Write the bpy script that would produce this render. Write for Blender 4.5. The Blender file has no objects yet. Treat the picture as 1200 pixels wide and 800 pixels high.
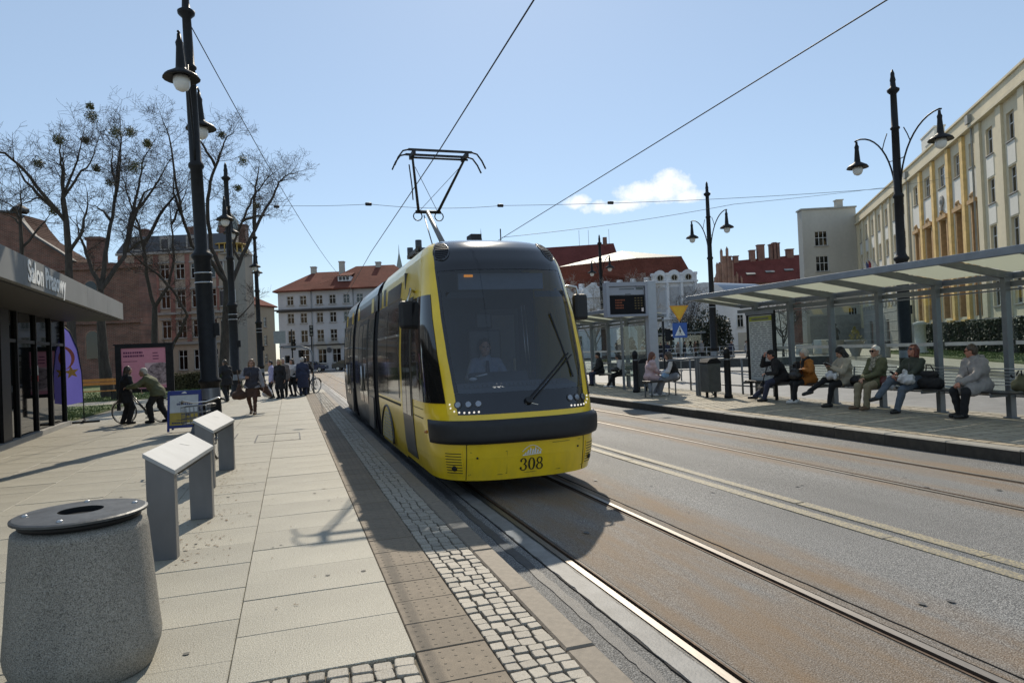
import bpy, math, random
import numpy as np
from mathutils import Vector, Matrix, Euler
R = math.radians
sin, cos, PI = math.sin, math.cos, math.pi
rng = random.Random(7)
SC = bpy.context.scene
COL = SC.collection

# ------------------------------------------------------------------ camera
cam_d = bpy.data.cameras.new('camera')
cam = bpy.data.objects.new('camera', cam_d)
COL.objects.link(cam)
TH, PH, RO = R(18.05), R(.63), R(2.46)
fw = Vector((sin(TH)*cos(PH), cos(TH)*cos(PH), sin(PH)))
rt = Vector((cos(TH), -sin(TH), 0))
upv = rt.cross(fw)
ix = cos(RO)*rt - sin(RO)*upv
iu = sin(RO)*rt + cos(RO)*upv
M = Matrix((ix, iu, -fw)).transposed().to_4x4()
M.translation = Vector((0, 0, 1.65))
cam.matrix_world = M
cam_d.sensor_width = 36
cam_d.lens = 24
cam_d.clip_start = .05
cam_d.clip_end = 6000
SC.camera = cam

# ------------------------------------------------------------------ light
SUN_AZ, SUN_EL = R(19), R(40)          # azimuth measured from +Y towards +X
w = bpy.data.worlds.new('World')
SC.world = w
w.use_nodes = True
nt = w.node_tree
bg = nt.nodes['Background']
sky = nt.nodes.new('ShaderNodeTexSky')
sky.sky_type = 'NISHITA'
sky.sun_disc = False
sky.sun_elevation = SUN_EL
sky.sun_rotation = SUN_AZ
sky.altitude = 60
sky.air_density = 1.0
sky.dust_density = .15
sky.ozone_density = 3.0
bg.inputs['Strength'].default_value = .135
# one small cumulus cloud low in the sky, as part of the sky
tc = nt.nodes.new('ShaderNodeTexCoord')
def vmath(op, a, b=None):
    n = nt.nodes.new('ShaderNodeVectorMath'); n.operation = op
    nt.links.new(a, n.inputs[0])
    if b is not None:
        if isinstance(b, (tuple, Vector)): n.inputs[1].default_value = b
        else: nt.links.new(b, n.inputs[1])
    return n
def fmath(op, a, b=None, c=None, clamp=False):
    n = nt.nodes.new('ShaderNodeMath'); n.operation = op; n.use_clamp = clamp
    for i, q in enumerate((a, b, c)):
        if q is None: continue
        if isinstance(q, (int, float)): n.inputs[i].default_value = q
        else: nt.links.new(q, n.inputs[i])
    return n.outputs[0]
def cloud_blob(dx, dy, rx, ry):
    """soft ellipse around a compass direction: dx, dy degrees (heading, elevation)"""
    h, e = R(dx), R(dy)
    c = Vector((sin(h)*cos(e), cos(h)*cos(e), sin(e)))
    r_ = Vector((cos(h), -sin(h), 0)); u_ = r_.cross(c)
    d = vmath('SUBTRACT', tc.outputs['Generated'], c).outputs[0]
    a = vmath('DOT_PRODUCT', d, tuple(r_)).outputs['Value']
    b = vmath('DOT_PRODUCT', d, tuple(u_)).outputs['Value']
    a = fmath('DIVIDE', a, R(rx)); b = fmath('DIVIDE', b, R(ry))
    q = fmath('ADD', fmath('MULTIPLY', a, a), fmath('MULTIPLY', b, b))
    return fmath('SUBTRACT', 1.0, q)
blobs = [cloud_blob(30.3, 12.2, 3.3, 1.05), cloud_blob(31.6, 12.7, 2.0, 1.2), cloud_blob(27.2, 11.3, 2.9, .62), cloud_blob(24.0, 11.9, 1.2, .6), cloud_blob(33.2, 11.6, 1.6, .6)]
m_ = blobs[0]
for b_ in blobs[1:]:
    m_ = fmath('MAXIMUM', m_, b_)
nz = nt.nodes.new('ShaderNodeTexNoise')
nz.inputs['Scale'].default_value = 52; nz.inputs['Detail'].default_value = 7; nz.inputs['Roughness'].default_value = .62
nt.links.new(tc.outputs['Generated'], nz.inputs['Vector'])
m_ = fmath('ADD', m_, fmath('MULTIPLY', fmath('SUBTRACT', nz.outputs[0], .5), 2.6))
m_ = fmath('MULTIPLY', m_, 1.2, clamp=True)
m_ = fmath('MULTIPLY', m_, .85)
mixc = nt.nodes.new('ShaderNodeMix'); mixc.data_type = 'RGBA'
nt.links.new(m_, mixc.inputs[0])
veil = nt.nodes.new('ShaderNodeMix'); veil.data_type = 'RGBA'      # thin even high haze
veil.inputs[0].default_value = .46
nt.links.new(sky.outputs[0], veil.inputs[6]); veil.inputs[7].default_value = (3.9, 4.8, 5.6, 1)
nt.links.new(veil.outputs[2], mixc.inputs[6])
mixc.inputs[7].default_value = (8, 8.2, 8.5, 1)
nt.links.new(mixc.outputs[2], bg.inputs['Color'])

sun_d = bpy.data.lights.new('sun', 'SUN')
sun_d.energy = 4.2
sun_d.angle = R(.53)
sun_d.color = (1, .9, .74)
sun = bpy.data.objects.new('sun', sun_d)
COL.objects.link(sun)
sd = Vector((sin(SUN_AZ)*cos(SUN_EL), cos(SUN_AZ)*cos(SUN_EL), sin(SUN_EL)))
sun.rotation_euler = (-sd).to_track_quat('-Z', 'Y').to_euler()
sun.location = sd*100
SC.view_settings.view_transform = 'Standard'
SC.view_settings.look = 'None'
SC.view_settings.exposure = 0
SC.view_settings.gamma = 1
SC.render.engine = 'CYCLES'
SC.cycles.max_bounces = 8
SC.cycles.transparent_max_bounces = 16
SC.cycles.caustics_reflective = False
SC.cycles.caustics_refractive = False

# ------------------------------------------------------------------ materials
MATS = {}
def mat(name, col, rough=.6, metal=0, var=.12, vscale=6, bump=0, bscale=60, col2=None, spec=.5, stretch=None, coat=0, detail=4, bdist=.01):
    """principled surface with noise variation of the colour (col..col2) and fine relief"""
    if name in MATS: return MATS[name]
    m = bpy.data.materials.new(name); m.use_nodes = True
    t = m.node_tree; p = t.nodes['Principled BSDF']
    p.inputs['Roughness'].default_value = rough
    p.inputs['Metallic'].default_value = metal
    p.inputs['Specular IOR Level'].default_value = spec
    p.inputs['Coat Weight'].default_value = coat
    p.inputs['Coat Roughness'].default_value = .08
    c = col if len(col) == 4 else (*col, 1)
    if col2 is None:
        a = tuple(max(0, v*(1-var)) for v in c[:3]); b = tuple(min(1, v*(1+var)) for v in c[:3])
    else: a, b = c[:3], col2
    tcn = t.nodes.new('ShaderNodeTexCoord'); src = tcn.outputs['Object']
    if stretch:
        mp = t.nodes.new('ShaderNodeMapping'); mp.inputs['Scale'].default_value = stretch
        t.links.new(src, mp.inputs[0]); src = mp.outputs[0]
    n = t.nodes.new('ShaderNodeTexNoise'); n.inputs['Scale'].default_value = vscale; n.inputs['Detail'].default_value = detail
    n.inputs['Roughness'].default_value = .6
    t.links.new(src, n.inputs['Vector'])
    rp = t.nodes.new('ShaderNodeValToRGB')
    rp.color_ramp.elements[0].position = .3; rp.color_ramp.elements[1].position = .7
    rp.color_ramp.elements[0].color = (*a, 1); rp.color_ramp.elements[1].color = (*b, 1)
    t.links.new(n.outputs[0], rp.inputs[0]); t.links.new(rp.outputs[0], p.inputs['Base Color'])
    if bump:
        n2 = t.nodes.new('ShaderNodeTexNoise'); n2.inputs['Scale'].default_value = bscale; n2.inputs['Detail'].default_value = 3
        t.links.new(src, n2.inputs['Vector'])
        bp = t.nodes.new('ShaderNodeBump'); bp.inputs['Strength'].default_value = bump; bp.inputs['Distance'].default_value = bdist
        t.links.new(n2.outputs[0], bp.inputs['Height']); t.links.new(bp.outputs[0], p.inputs['Normal'])
    MATS[name] = m
    return m
def speckle(m, scale, amount, dark=(.02, .02, .02), light=None, thr=.62):
    """adds fine aggregate specks to a material made by mat()"""
    t = m.node_tree; p = t.nodes['Principled BSDF']
    old = p.inputs['Base Color'].links[0].from_socket
    tcn = t.nodes.new('ShaderNodeTexCoord')
    for k, c in enumerate((dark, light)):
        if c is None: continue
        n = t.nodes.new('ShaderNodeTexNoise'); n.inputs['Scale'].default_value = scale*(1+.3*k); n.inputs['Detail'].default_value = 2
        t.links.new(tcn.outputs['Object'], n.inputs['Vector'])
        r = t.nodes.new('ShaderNodeValToRGB'); r.color_ramp.elements[0].position = thr-.08; r.color_ramp.elements[1].position = thr+.02
        r.color_ramp.elements[0].color = (0, 0, 0, 1); r.color_ramp.elements[1].color = (amount,)*3+(1,)
        t.links.new(n.outputs[0], r.inputs[0])
        mx = t.nodes.new('ShaderNodeMix'); mx.data_type = 'RGBA'
        t.links.new(r.outputs[0], mx.inputs[0]); t.links.new(old, mx.inputs[6]); mx.inputs[7].default_value = (*c, 1)
        old = mx.outputs[2]
    t.links.new(old, p.inputs['Base Color'])
    return m
def glass(name, tint=(.5, .55, .55), clear=.6, rough=.03, refl=1.0, f0=.05):
    """thin pane: tinted see-through plus fresnel reflection"""
    if name in MATS: return MATS[name]
    m = bpy.data.materials.new(name); m.use_nodes = True
    t = m.node_tree; t.nodes.remove(t.nodes['Principled BSDF'])
    out = t.nodes['Material Output']
    tr = t.nodes.new('ShaderNodeBsdfTransparent'); tr.inputs[0].default_value = (*[v*clear for v in tint], 1)
    gl = t.nodes.new('ShaderNodeBsdfGlossy'); gl.inputs['Roughness'].default_value = rough; gl.inputs[0].default_value = (refl, refl, refl, 1)
    lw = t.nodes.new('ShaderNodeLayerWeight'); lw.inputs[0].default_value = .5
    pw = t.nodes.new('ShaderNodeMath'); pw.operation = 'POWER'; t.links.new(lw.outputs['Facing'], pw.inputs[0]); pw.inputs[1].default_value = 4.5
    ma = t.nodes.new('ShaderNodeMath'); ma.operation = 'MULTIPLY_ADD'; t.links.new(pw.outputs[0], ma.inputs[0]); ma.inputs[1].default_value = 1-f0; ma.inputs[2].default_value = f0
    mx = t.nodes.new('ShaderNodeMixShader')
    t.links.new(ma.outputs[0], mx.inputs[0]); t.links.new(tr.outputs[0], mx.inputs[1]); t.links.new(gl.outputs[0], mx.inputs[2])
    t.links.new(mx.outputs[0], out.inputs[0])
    MATS[name] = m
    return m
def emis(name, col, s):
    if name in MATS: return MATS[name]
    m = bpy.data.materials.new(name); m.use_nodes = True
    p = m.node_tree.nodes['Principled BSDF']
    p.inputs['Base Color'].default_value = (*[v*.15 for v in col], 1)
    p.inputs['Emission Color'].default_value = (*col, 1); p.inputs['Emission Strength'].default_value = s
    MATS[name] = m
    return m

# ------------------------------------------------------------------ objects
def tag(o, label=None, cat=None, group=None, kind=None):
    if label: o['label'] = label
    if cat: o['category'] = cat
    if group: o['group'] = group
    if kind: o['kind'] = kind
    return o
def thing(name, label, cat, loc=(0, 0, 0), rz=0, group=None):
    o = bpy.data.objects.new(name, None); COL.objects.link(o)
    o.empty_display_size = .2
    o.location = loc; o.rotation_euler = (0, 0, rz)
    return tag(o, label, cat, group)
def link(name, me, parent=None, loc=None, rz=None, scale=None):
    o = bpy.data.objects.new(name, me); COL.objects.link(o)
    if parent is not None: o.parent = parent
    if loc is not None: o.location = loc
    if rz is not None: o.rotation_euler = rz if isinstance(rz, (tuple, list)) else (0, 0, rz)
    if scale is not None: o.scale = scale
    return o
def copy_tree(o, parent=None):
    kids = list(o.children)
    c = o.copy(); COL.objects.link(c)
    if parent is not None: c.parent = parent
    for ch in kids: copy_tree(ch, c)
    return c
class MB:
    def __init__(s): s.v = []; s.f = []; s.m = []; s.sm = []; s.cur = 0
    def add(s, vs, fs, smooth=False):
        b = len(s.v); s.v.extend([tuple(q) for q in vs])
        for f in fs: s.f.append([i+b for i in f]); s.m.append(s.cur); s.sm.append(smooth)
        return s
    def mat(s, i): s.cur = i; return s
    def box(s, x0, x1, y0, y1, z0, z1, T=None):
        vs = [(x, y, z) for z in (z0, z1) for y in (y0, y1) for x in (x0, x1)]
        if T is not None: vs = [tuple(T @ Vector(q)) for q in vs]
        return s.add(vs, [(0, 2, 3, 1), (4, 5, 7, 6), (0, 1, 5, 4), (2, 6, 7, 3), (0, 4, 6, 2), (1, 3, 7, 5)])
    def cbox(s, c, sz, T=None):
        return s.box(c[0]-sz[0]/2, c[0]+sz[0]/2, c[1]-sz[1]/2, c[1]+sz[1]/2, c[2]-sz[2]/2, c[2]+sz[2]/2, T)
    def rbar(s, p0, p1, w, h):
        """rectangular bar between two points"""
        p0, p1 = Vector(p0), Vector(p1); d = (p1-p0); L = d.length; d.normalize()
        u = Vector((0, 0, 1)) if abs(d.z) < .95 else Vector((0, 1, 0))
        a = d.cross(u).normalized(); b = a.cross(d).normalized()
        vs = []
        for p in (p0, p1):
            for i, j in ((-1, -1), (1, -1), (1, 1), (-1, 1)): vs.append(p+a*w/2*i+b*h/2*j)
        return s.add(vs, [(0, 1, 2, 3), (7, 6, 5, 4), (0, 4, 5, 1), (1, 5, 6, 2), (2, 6, 7, 3), (3, 7, 4, 0)])
    def tube(s, pts, rs, n=8, caps=True, smooth=True):
        pts = [Vector(p) for p in pts]
        if not isinstance(rs, (list, tuple)): rs = [rs]*len(pts)
        vs = []; prev = None
        for i, p in enumerate(pts):
            d = (pts[min(i+1, len(pts)-1)]-pts[max(i-1, 0)]).normalized()
            if prev is None:
                a = d.cross(Vector((0, 0, 1)) if abs(d.z) < .9 else Vector((0, 1, 0))).normalized()
            else: a = (prev-d*prev.dot(d)).normalized()
            prev = a; b = d.cross(a)
            for k in range(n):
                an = 2*PI*k/n
                vs.append(p+(a*cos(an)+b*sin(an))*rs[i])
        fs = []
        for i in range(len(pts)-1):
            for k in range(n):
                fs.append((i*n+k, i*n+(k+1) % n, (i+1)*n+(k+1) % n, (i+1)*n+k))
        s.add(vs, fs, smooth)
        if caps:
            b0 = len(s.v)-len(vs)
            s.f.append([b0+k for k in range(n)][::-1]); s.m.append(s.cur); s.sm.append(False)
            s.f.append([b0+(len(pts)-1)*n+k for k in range(n)]); s.m.append(s.cur); s.sm.append(False)
        return s
    def lathe(s, prof, n=16, c=(0, 0, 0), T=None, smooth=True, caps=True):
        vs = []
        for r, z in prof:
            for k in range(n):
                an = 2*PI*k/n; q = Vector((c[0]+r*cos(an), c[1]+r*sin(an), c[2]+z))
                vs.append(T @ q if T is not None else q)
        fs = []
        for i in range(len(prof)-1):
            for k in range(n): fs.append((i*n+k, i*n+(k+1) % n, (i+1)*n+(k+1) % n, (i+1)*n+k))
        s.add(vs, fs, smooth)
        if caps:
            b0 = len(s.v)-len(vs)
            s.f.append([b0+k for k in range(n)][::-1]); s.m.append(s.cur); s.sm.append(False)
            s.f.append([b0+(len(prof)-1)*n+k for k in range(n)]); s.m.append(s.cur); s.sm.append(False)
        return s
    def ball(s, c, r, n=10, T=None):
        rr = r if isinstance(r, (tuple, list)) else (r, r, r)
        vs = []; m = max(4, n//2+1)
        for i in range(m+1):
            th = PI*i/m
            for k in range(n):
                an = 2*PI*k/n
                q = Vector((c[0]+rr[0]*sin(th)*cos(an), c[1]+rr[1]*sin(th)*sin(an), c[2]-rr[2]*cos(th)))
                vs.append(T @ q if T is not None else q)
        fs = []
        for i in range(m):
            for k in range(n):
                if i == 0: fs.append((k, n+(k+1) % n, n+k))
                elif i == m-1: fs.append((i*n+k, i*n+(k+1) % n, (i+1)*n+k))
                else: fs.append((i*n+k, i*n+(k+1) % n, (i+1)*n+(k+1) % n, (i+1)*n+k))
        return s.add(vs, fs, True)
    def prism(s, poly, ax, a0, a1):
        """polygon in the two other axes, extruded along axis ax from a0 to a1"""
        n = len(poly); vs = []
        for a in (a0, a1):
            for p, q in poly:
                vs.append((a, p, q) if ax == 0 else (p, a, q) if ax == 1 else (p, q, a))
        fs = [list(range(n))[::-1], [n+i for i in range(n)]]+[(i, (i+1) % n, n+(i+1) % n, n+i) for i in range(n)]
        return s.add(vs, fs)
    def mesh(s, name, mats):
        me = bpy.data.meshes.new(name); me.from_pydata(s.v, [], s.f)
        for m in (mats if isinstance(mats, (list, tuple)) else [mats]): me.materials.append(m)
        me.polygons.foreach_set('material_index', s.m); me.polygons.foreach_set('use_smooth', s.sm)
        me.update()
        return me
    def build(s, name, mats, parent=None, loc=None, rz=None, bevel=0, fix=True):
        me = s.mesh(name, mats)
        if fix and len(s.f) < 20000:
            import bmesh
            b = bmesh.new(); b.from_mesh(me); bmesh.ops.recalc_face_normals(b, faces=b.faces); b.to_mesh(me); b.free()
        o = link(name, me, parent, loc, rz)
        if bevel:
            md = o.modifiers.new('bevel', 'BEVEL'); md.width = bevel; md.segments = 2; md.limit_method = 'ANGLE'; md.angle_limit = R(35)
        return o
def text(name, body, size, mats, parent, loc, rot, depth=.004, align='CENTER', sx=1, shear=0, bold=0):
    """lettering turned into a mesh"""
    cu = bpy.data.curves.new(name, 'FONT'); cu.body = body; cu.size = size; cu.extrude = depth
    cu.align_x = align; cu.align_y = 'CENTER'; cu.resolution_u = 3; cu.shear = shear; cu.offset = bold
    t = bpy.data.objects.new(name+'_src', cu)
    me = bpy.data.meshes.new_from_object(t)
    bpy.data.objects.remove(t); bpy.data.curves.remove(cu)
    me.materials.clear(); me.materials.append(mats)
    o = link(name, me, parent, loc, rot, (sx, 1, 1))
    return o
# ------------------------------------------------------------------ setting: ground, road, pavements
def rand_tone(m, amt=.25):
    """each piece (object) gets its own tone"""
    t = m.node_tree; p = t.nodes['Principled BSDF']
    old = p.inputs['Base Color'].links[0].from_socket
    oi = t.nodes.new('ShaderNodeObjectInfo')
    mr = t.nodes.new('ShaderNodeMapRange'); mr.inputs[3].default_value = 1-amt; mr.inputs[4].default_value = 1+amt
    t.links.new(oi.outputs['Random'], mr.inputs[0])
    mx = t.nodes.new('ShaderNodeMix'); mx.data_type = 'RGBA'; mx.blend_type = 'MULTIPLY'; mx.inputs[0].default_value = 1
    t.links.new(old, mx.inputs[6]); t.links.new(mr.outputs[0], mx.inputs[7]); t.links.new(mx.outputs[2], p.inputs['Base Color'])
    return m
def rail_dust(m, centres, halfw, col, strength, soft=.25):
    """rust and brake dust that lies along the tracks"""
    t = m.node_tree; p = t.nodes['Principled BSDF']
    old = p.inputs['Base Color'].links[0].from_socket
    g = t.nodes.new('ShaderNodeTexCoord')
    sx = t.nodes.new('ShaderNodeSeparateXYZ'); t.links.new(g.outputs['Object'], sx.inputs[0])
    def mth(op, a, b, cl=False):
        n = t.nodes.new('ShaderNodeMath'); n.operation = op; n.use_clamp = cl
        for i, q in enumerate((a, b)):
            if isinstance(q, (int, float)): n.inputs[i].default_value = q
            else: t.links.new(q, n.inputs[i])
        return n.outputs[0]
    acc = None
    for c, h in zip(centres, halfw):
        d = mth('ABSOLUTE', mth('SUBTRACT', sx.outputs[0], c), 0)
        k = mth('DIVIDE', mth('SUBTRACT', h+soft, d), soft, True)
        acc = k if acc is None else mth('MAXIMUM', acc, k)
    mp = t.nodes.new('ShaderNodeMapping'); mp.inputs['Scale'].default_value = (2.2, .35, 1); t.links.new(g.outputs['Object'], mp.inputs[0])
    n = t.nodes.new('ShaderNodeTexNoise'); n.inputs['Scale'].default_value = 2.5; n.inputs['Detail'].default_value = 6; t.links.new(mp.outputs[0], n.inputs['Vector'])
    f = mth('MULTIPLY', acc, mth('MULTIPLY', mth('SUBTRACT', n.outputs[0], .22), 2.1, True), True)
    f = mth('MULTIPLY', f, strength, True)
    mx = t.nodes.new('ShaderNodeMix'); mx.data_type = 'RGBA'
    t.links.new(f, mx.inputs[0]); t.links.new(old, mx.inputs[6]); mx.inputs[7].default_value = (*col, 1)
    t.links.new(mx.outputs[2], p.inputs['Base Color'])
    return m
def wear(m, scale, stretch, lo, hi):
    """broad worn and stained patches multiply the colour"""
    t = m.node_tree; p = t.nodes['Principled BSDF']
    old = p.inputs['Base Color'].links[0].from_socket
    g = t.nodes.new('ShaderNodeTexCoord')
    mp = t.nodes.new('ShaderNodeMapping'); mp.inputs['Scale'].default_value = stretch; t.links.new(g.outputs['Object'], mp.inputs[0])
    n = t.nodes.new('ShaderNodeTexNoise'); n.inputs['Scale'].default_value = scale; n.inputs['Detail'].default_value = 5; t.links.new(mp.outputs[0], n.inputs['Vector'])
    mr = t.nodes.new('ShaderNodeMapRange'); mr.inputs[1].default_value = .3; mr.inputs[2].default_value = .7; mr.inputs[3].default_value = lo; mr.inputs[4].default_value = hi
    t.links.new(n.outputs[0], mr.inputs[0])
    mx = t.nodes.new('ShaderNodeMix'); mx.data_type = 'RGBA'; mx.blend_type = 'MULTIPLY'; mx.inputs[0].default_value = 1
    t.links.new(old, mx.inputs[6]); t.links.new(mr.outputs[0], mx.inputs[7]); t.links.new(mx.outputs[2], p.inputs['Base Color'])
    return m

m_asph = mat('asphalt', (.098, .099, .1), rough=.7, var=.35, vscale=45, bump=1.0, bscale=95, detail=8, bdist=.009, spec=.4)
speckle(m_asph, 95, .85, (.025, .025, .025), (.36, .35, .33), .57)
wear(m_asph, .8, (1, .25, 1), .75, 1.25)
rail_dust(m_asph, (2.9, 3.75, 7.0, 8.2), (.5, .22, .12, .3), (.2, .118, .048), .8, .28)
m_asph2 = mat('asphalt_far', (.16, .157, .15), rough=.65, var=.2, vscale=3, bump=.5, bscale=60, spec=.5)
wear(m_asph2, .25, (1, 1, 1), .85, 1.2)
m_steel_rail = mat('rail_steel', (.24, .22, .2), rough=.5, metal=1, var=.15, vscale=30, stretch=(6, .3, 1))
m_rust = mat('rusty_steel', (.1, .06, .035), rough=.7, metal=.3, var=.4, vscale=20)
m_bitumen = mat('bitumen_seal', (.05, .048, .045), rough=.55, var=.3, vscale=25, bump=.4, bscale=80)
m_groove = mat('groove_dirt', (.03, .026, .022), rough=.9)
m_yline = mat('worn_yellow_paint', (.37, .31, .18), rough=.6, var=.25, vscale=70, bump=.6, bscale=140, bdist=.006)
speckle(m_yline, 60, .8, (.13, .12, .11), None, .5)
m_slab = mat('granite_slab', (.3, .272, .205), rough=.62, var=.16, vscale=55, bump=.6, bscale=120, bdist=.004)
speckle(m_slab, 120, .75, (.11, .105, .09), (.5, .48, .41), .58); wear(m_slab, 1.1, (1, 1, 1), .86, 1.1); rand_tone(m_slab, .07)
m_tact = mat('brown_tactile_slab', (.185, .145, .1), rough=.75, var=.18, vscale=14, bump=.5, bscale=120, bdist=.004)
speckle(m_tact, 160, .5, (.07, .05, .035), None, .6); rand_tone(m_tact, .1)
m_sett = mat('granite_sett', (.255, .225, .175), rough=.6, var=.2, vscale=25, bump=.7, bscale=70, bdist=.006)
speckle(m_sett, 200, .5, (.12, .11, .1), (.5, .48, .45), .62); rand_tone(m_sett, .18)
m_sand = mat('joint_sand', (.17, .15, .115), rough=.95, var=.3, vscale=60, bump=.5, bscale=150)
m_kerb = mat('kerb_granite', (.2, .165, .125), rough=.7, var=.2, vscale=18, bump=.5, bscale=110, bdist=.005)
rand_tone(m_kerb, .1)
m_kerb2 = mat('kerb_concrete', (.29, .27, .23), rough=.75, var=.18, vscale=8, bump=.5, bscale=90, bdist=.005)
rand_tone(m_kerb2, .08)
m_paver = mat('small_paver', (.31, .275, .21), rough=.7, var=.28, vscale=3, bump=.4, bscale=90)
m_paver_tan = mat('tan_paver', (.33, .27, .185), rough=.7, var=.2, vscale=9, bump=.4, bscale=90)
m_plaza = mat('pale_plaza', (.31, .28, .22), rough=.7, var=.1, vscale=.6)
m_grass = mat('lawn', (.085, .115, .03), rough=.9, var=.4, vscale=8, bump=1, bscale=60, bdist=.03)
m_blade = mat('grass_blade', (.09, .13, .03), rough=.6, var=.35, vscale=3)

# ground to the horizon
g = MB(); g.box(-3000, 3000, -60, 4000, -1.2, -.27); tag(g.build('ground', m_asph2), kind='structure')
# tram road: strips between the rail slots
RAILS = [2.215, 3.475, 7.0, 8.26]
road = MB()
edges = [1.4]
for i, x in enumerate(RAILS):
    s = 1 if i % 2 == 0 else -1
    a, b = (x-.05, x+.10) if s > 0 else (x-.10, x+.05)
    edges += [a, b]
edges.append(9.6)
ys = [-8+i*2 for i in range(0, 30)]+[60, 90, 130]
for i in range(0, len(edges), 2):
    x0, x1 = edges[i], edges[i+1]
    n = max(1, int((x1-x0)/.5))
    vs = []; fs = []
    for y in ys:
        for k in range(n+1): vs.append((x0+(x1-x0)*k/n, y, -.2+.006*sin(y*1.3+x0*3)*sin(PI*k/n)))
    for a in range(len(ys)-1):
        for k in range(n): fs.append((a*(n+1)+k, a*(n+1)+k+1, (a+1)*(n+1)+k+1, (a+1)*(n+1)+k))
    road.add(vs, fs, True)
road_o = tag(road.build('road', m_asph), kind='structure')
for i, x in enumerate(RAILS):
    s = 1 if i % 2 == 0 else -1
    b = MB()
    b.mat(0).box(min(x-.028*s, x+.028*s), max(x-.028*s, x+.028*s), -8, 130, -.33, -.194)
    b.mat(1).box(min(x+.064*s, x+.08*s), max(x+.064*s, x+.08*s), -8, 130, -.33, -.197)
    b.mat(2).box(min(x+.0285*s, x+.0635*s), max(x+.0285*s, x+.0635*s), -8, 130, -.33, -.238)
    b.build('tram_rail', [m_steel_rail, m_rust, m_groove], road_o)
    b = MB()
    b.box(min(x-.05*s, x-.0285*s), max(x-.05*s, x-.0285*s), -8, 130, -.33, -.203)
    b.box(min(x+.0805*s, x+.1*s), max(x+.0805*s, x+.1*s), -8, 130, -.33, -.203)
    b.build('rail_seal', m_bitumen, road_o)
# worn double yellow centre line
for xc in (5.07, 5.33):
    b = MB(); y = -6; 
    while y < 60:
        L = rng.uniform(1.5, 3.2)
        b.box(xc-.065+rng.uniform(-.006, .006), xc+.065+rng.uniform(-.006, .006), y, y+L, -.22, -.1925); y += L+rng.uniform(.0, .03)
    b.build('painted_line', m_yline, road_o)
# repair strips next to the near rail: pale concrete haunch, dark bitumen band, crack
def ragged(name, x0, x1, y0, y1, z, m, jit, step=.12):
    vs = []; fs = []; y = y0; i = 0
    while y < y1:
        vs += [(x0+rng.uniform(-jit, jit), y, z), (x1+rng.uniform(-jit, jit), y, z), (x0-.01, y, z-.03), (x1+.01, y, z-.03)]
        if i: 
            a = (i-1)*4; c = i*4
            fs += [(a, a+1, c+1, c), (a+2, a, c, c+2), (a+1, a+3, c+3, c+1)]
        y += step*rng.uniform(.5, 1.5); i += 1
    b = MB(); b.add(vs, fs); return b.build(name, m, road_o)
m_haunch = mat('concrete_haunch', (.21, .205, .195), rough=.6, var=.22, vscale=5, bump=.6, bscale=60, bdist=.006); wear(m_haunch, 2, (1, .3, 1), .7, 1.15)
m_patch = mat('dark_bitumen', (.06, .06, .062), rough=.55, var=.3, vscale=20, bump=.8, bscale=120, bdist=.006)
ragged('concrete_haunch', 2.0, 2.155, -6, 40, -.1925, m_haunch, .009)
ragged('bitumen_band', 1.82, 1.9, -6, 40, -.1935, m_patch, .012)
ragged('crack', 1.985, 1.992, -6, 11, -.1895, m_groove, .005, .1)
ragged('crack', 3.60, 3.606, -6, 16, -.1925, m_groove, .005, .12)
# oil drips and tar spots
b = MB()
for k in range(40):
    x, y, r_ = rng.uniform(2.4, 9), rng.uniform(2.5, 18), rng.uniform(.01, .03)
    b.add([(x+r_*cos(q*PI/4)*rng.uniform(.7, 1.3), y+r_*1.5*sin(q*PI/4), -.1895) for q in range(8)], [list(range(8))])
tag(b.build('tar_spots', m_patch, road_o), kind='stuff')

# ---- left stop pavement
pv = MB(); pv.box(-45, 1.369, -8, 34, -.5, -.03)
pav = tag(pv.build('pavement', m_sand), kind='structure')
def slab_mesh(w_, l_, h_, m, ch=.006):
    b = MB(); x, y = w_/2, l_/2
    vs = [(-x, -y, -h_), (x, -y, -h_), (x, y, -h_), (-x, y, -h_), (-x, -y, -ch), (x, -y, -ch), (x, y, -ch), (-x, y, -ch), (-x+ch, -y+ch, 0), (x-ch, -y+ch, 0), (x-ch, y-ch, 0), (-x+ch, y-ch, 0)]
    fs = [(0, 1, 5, 4), (1, 2, 6, 5), (2, 3, 7, 6), (3, 0, 4, 7), (4, 5, 9, 8), (5, 6, 10, 9), (6, 7, 11, 10), (7, 4, 8, 11), (8, 9, 10, 11)]
    b.add(vs, fs); return b.mesh('slab', m)
SW, SL = .97, .64
sm = slab_mesh(SW-.004, SL-.004, .06, m_slab, .004)
far = MB()
for c in range(0, 40):
    xc = .6-SW/2-c*SW
    y = 3.47 if c % 2 else 3.79
    r_ = 0
    while y < 34:
        if xc < -13 and y > 24: break
        if c < 7 and y < 15.3+.5:
            o = link('paving_slab', sm, pav, (xc, y+SL/2, rng.uniform(-.0025, .001)), (rng.uniform(-.002, .002), rng.uniform(-.002, .002), 0))
        elif xc > -6.4 or y < 24:
            z = rng.uniform(-.003, .001); far.box(xc-SW/2+.004, xc+SW/2-.004, y+.004, y+SL-.004, -.06, z)
        y += SL
        r_ += 1
    y = (3.47 if c % 2 else 3.79)-SL
    while y > -8 and c >= 2:
        far.box(xc-SW/2+.004, xc+SW/2-.004, y+.004, y+SL-.004, -.06, rng.uniform(-.003, .001)); y -= SL
tag(far.build('distant_paving_slabs', m_slab, pav), kind='stuff')
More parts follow.
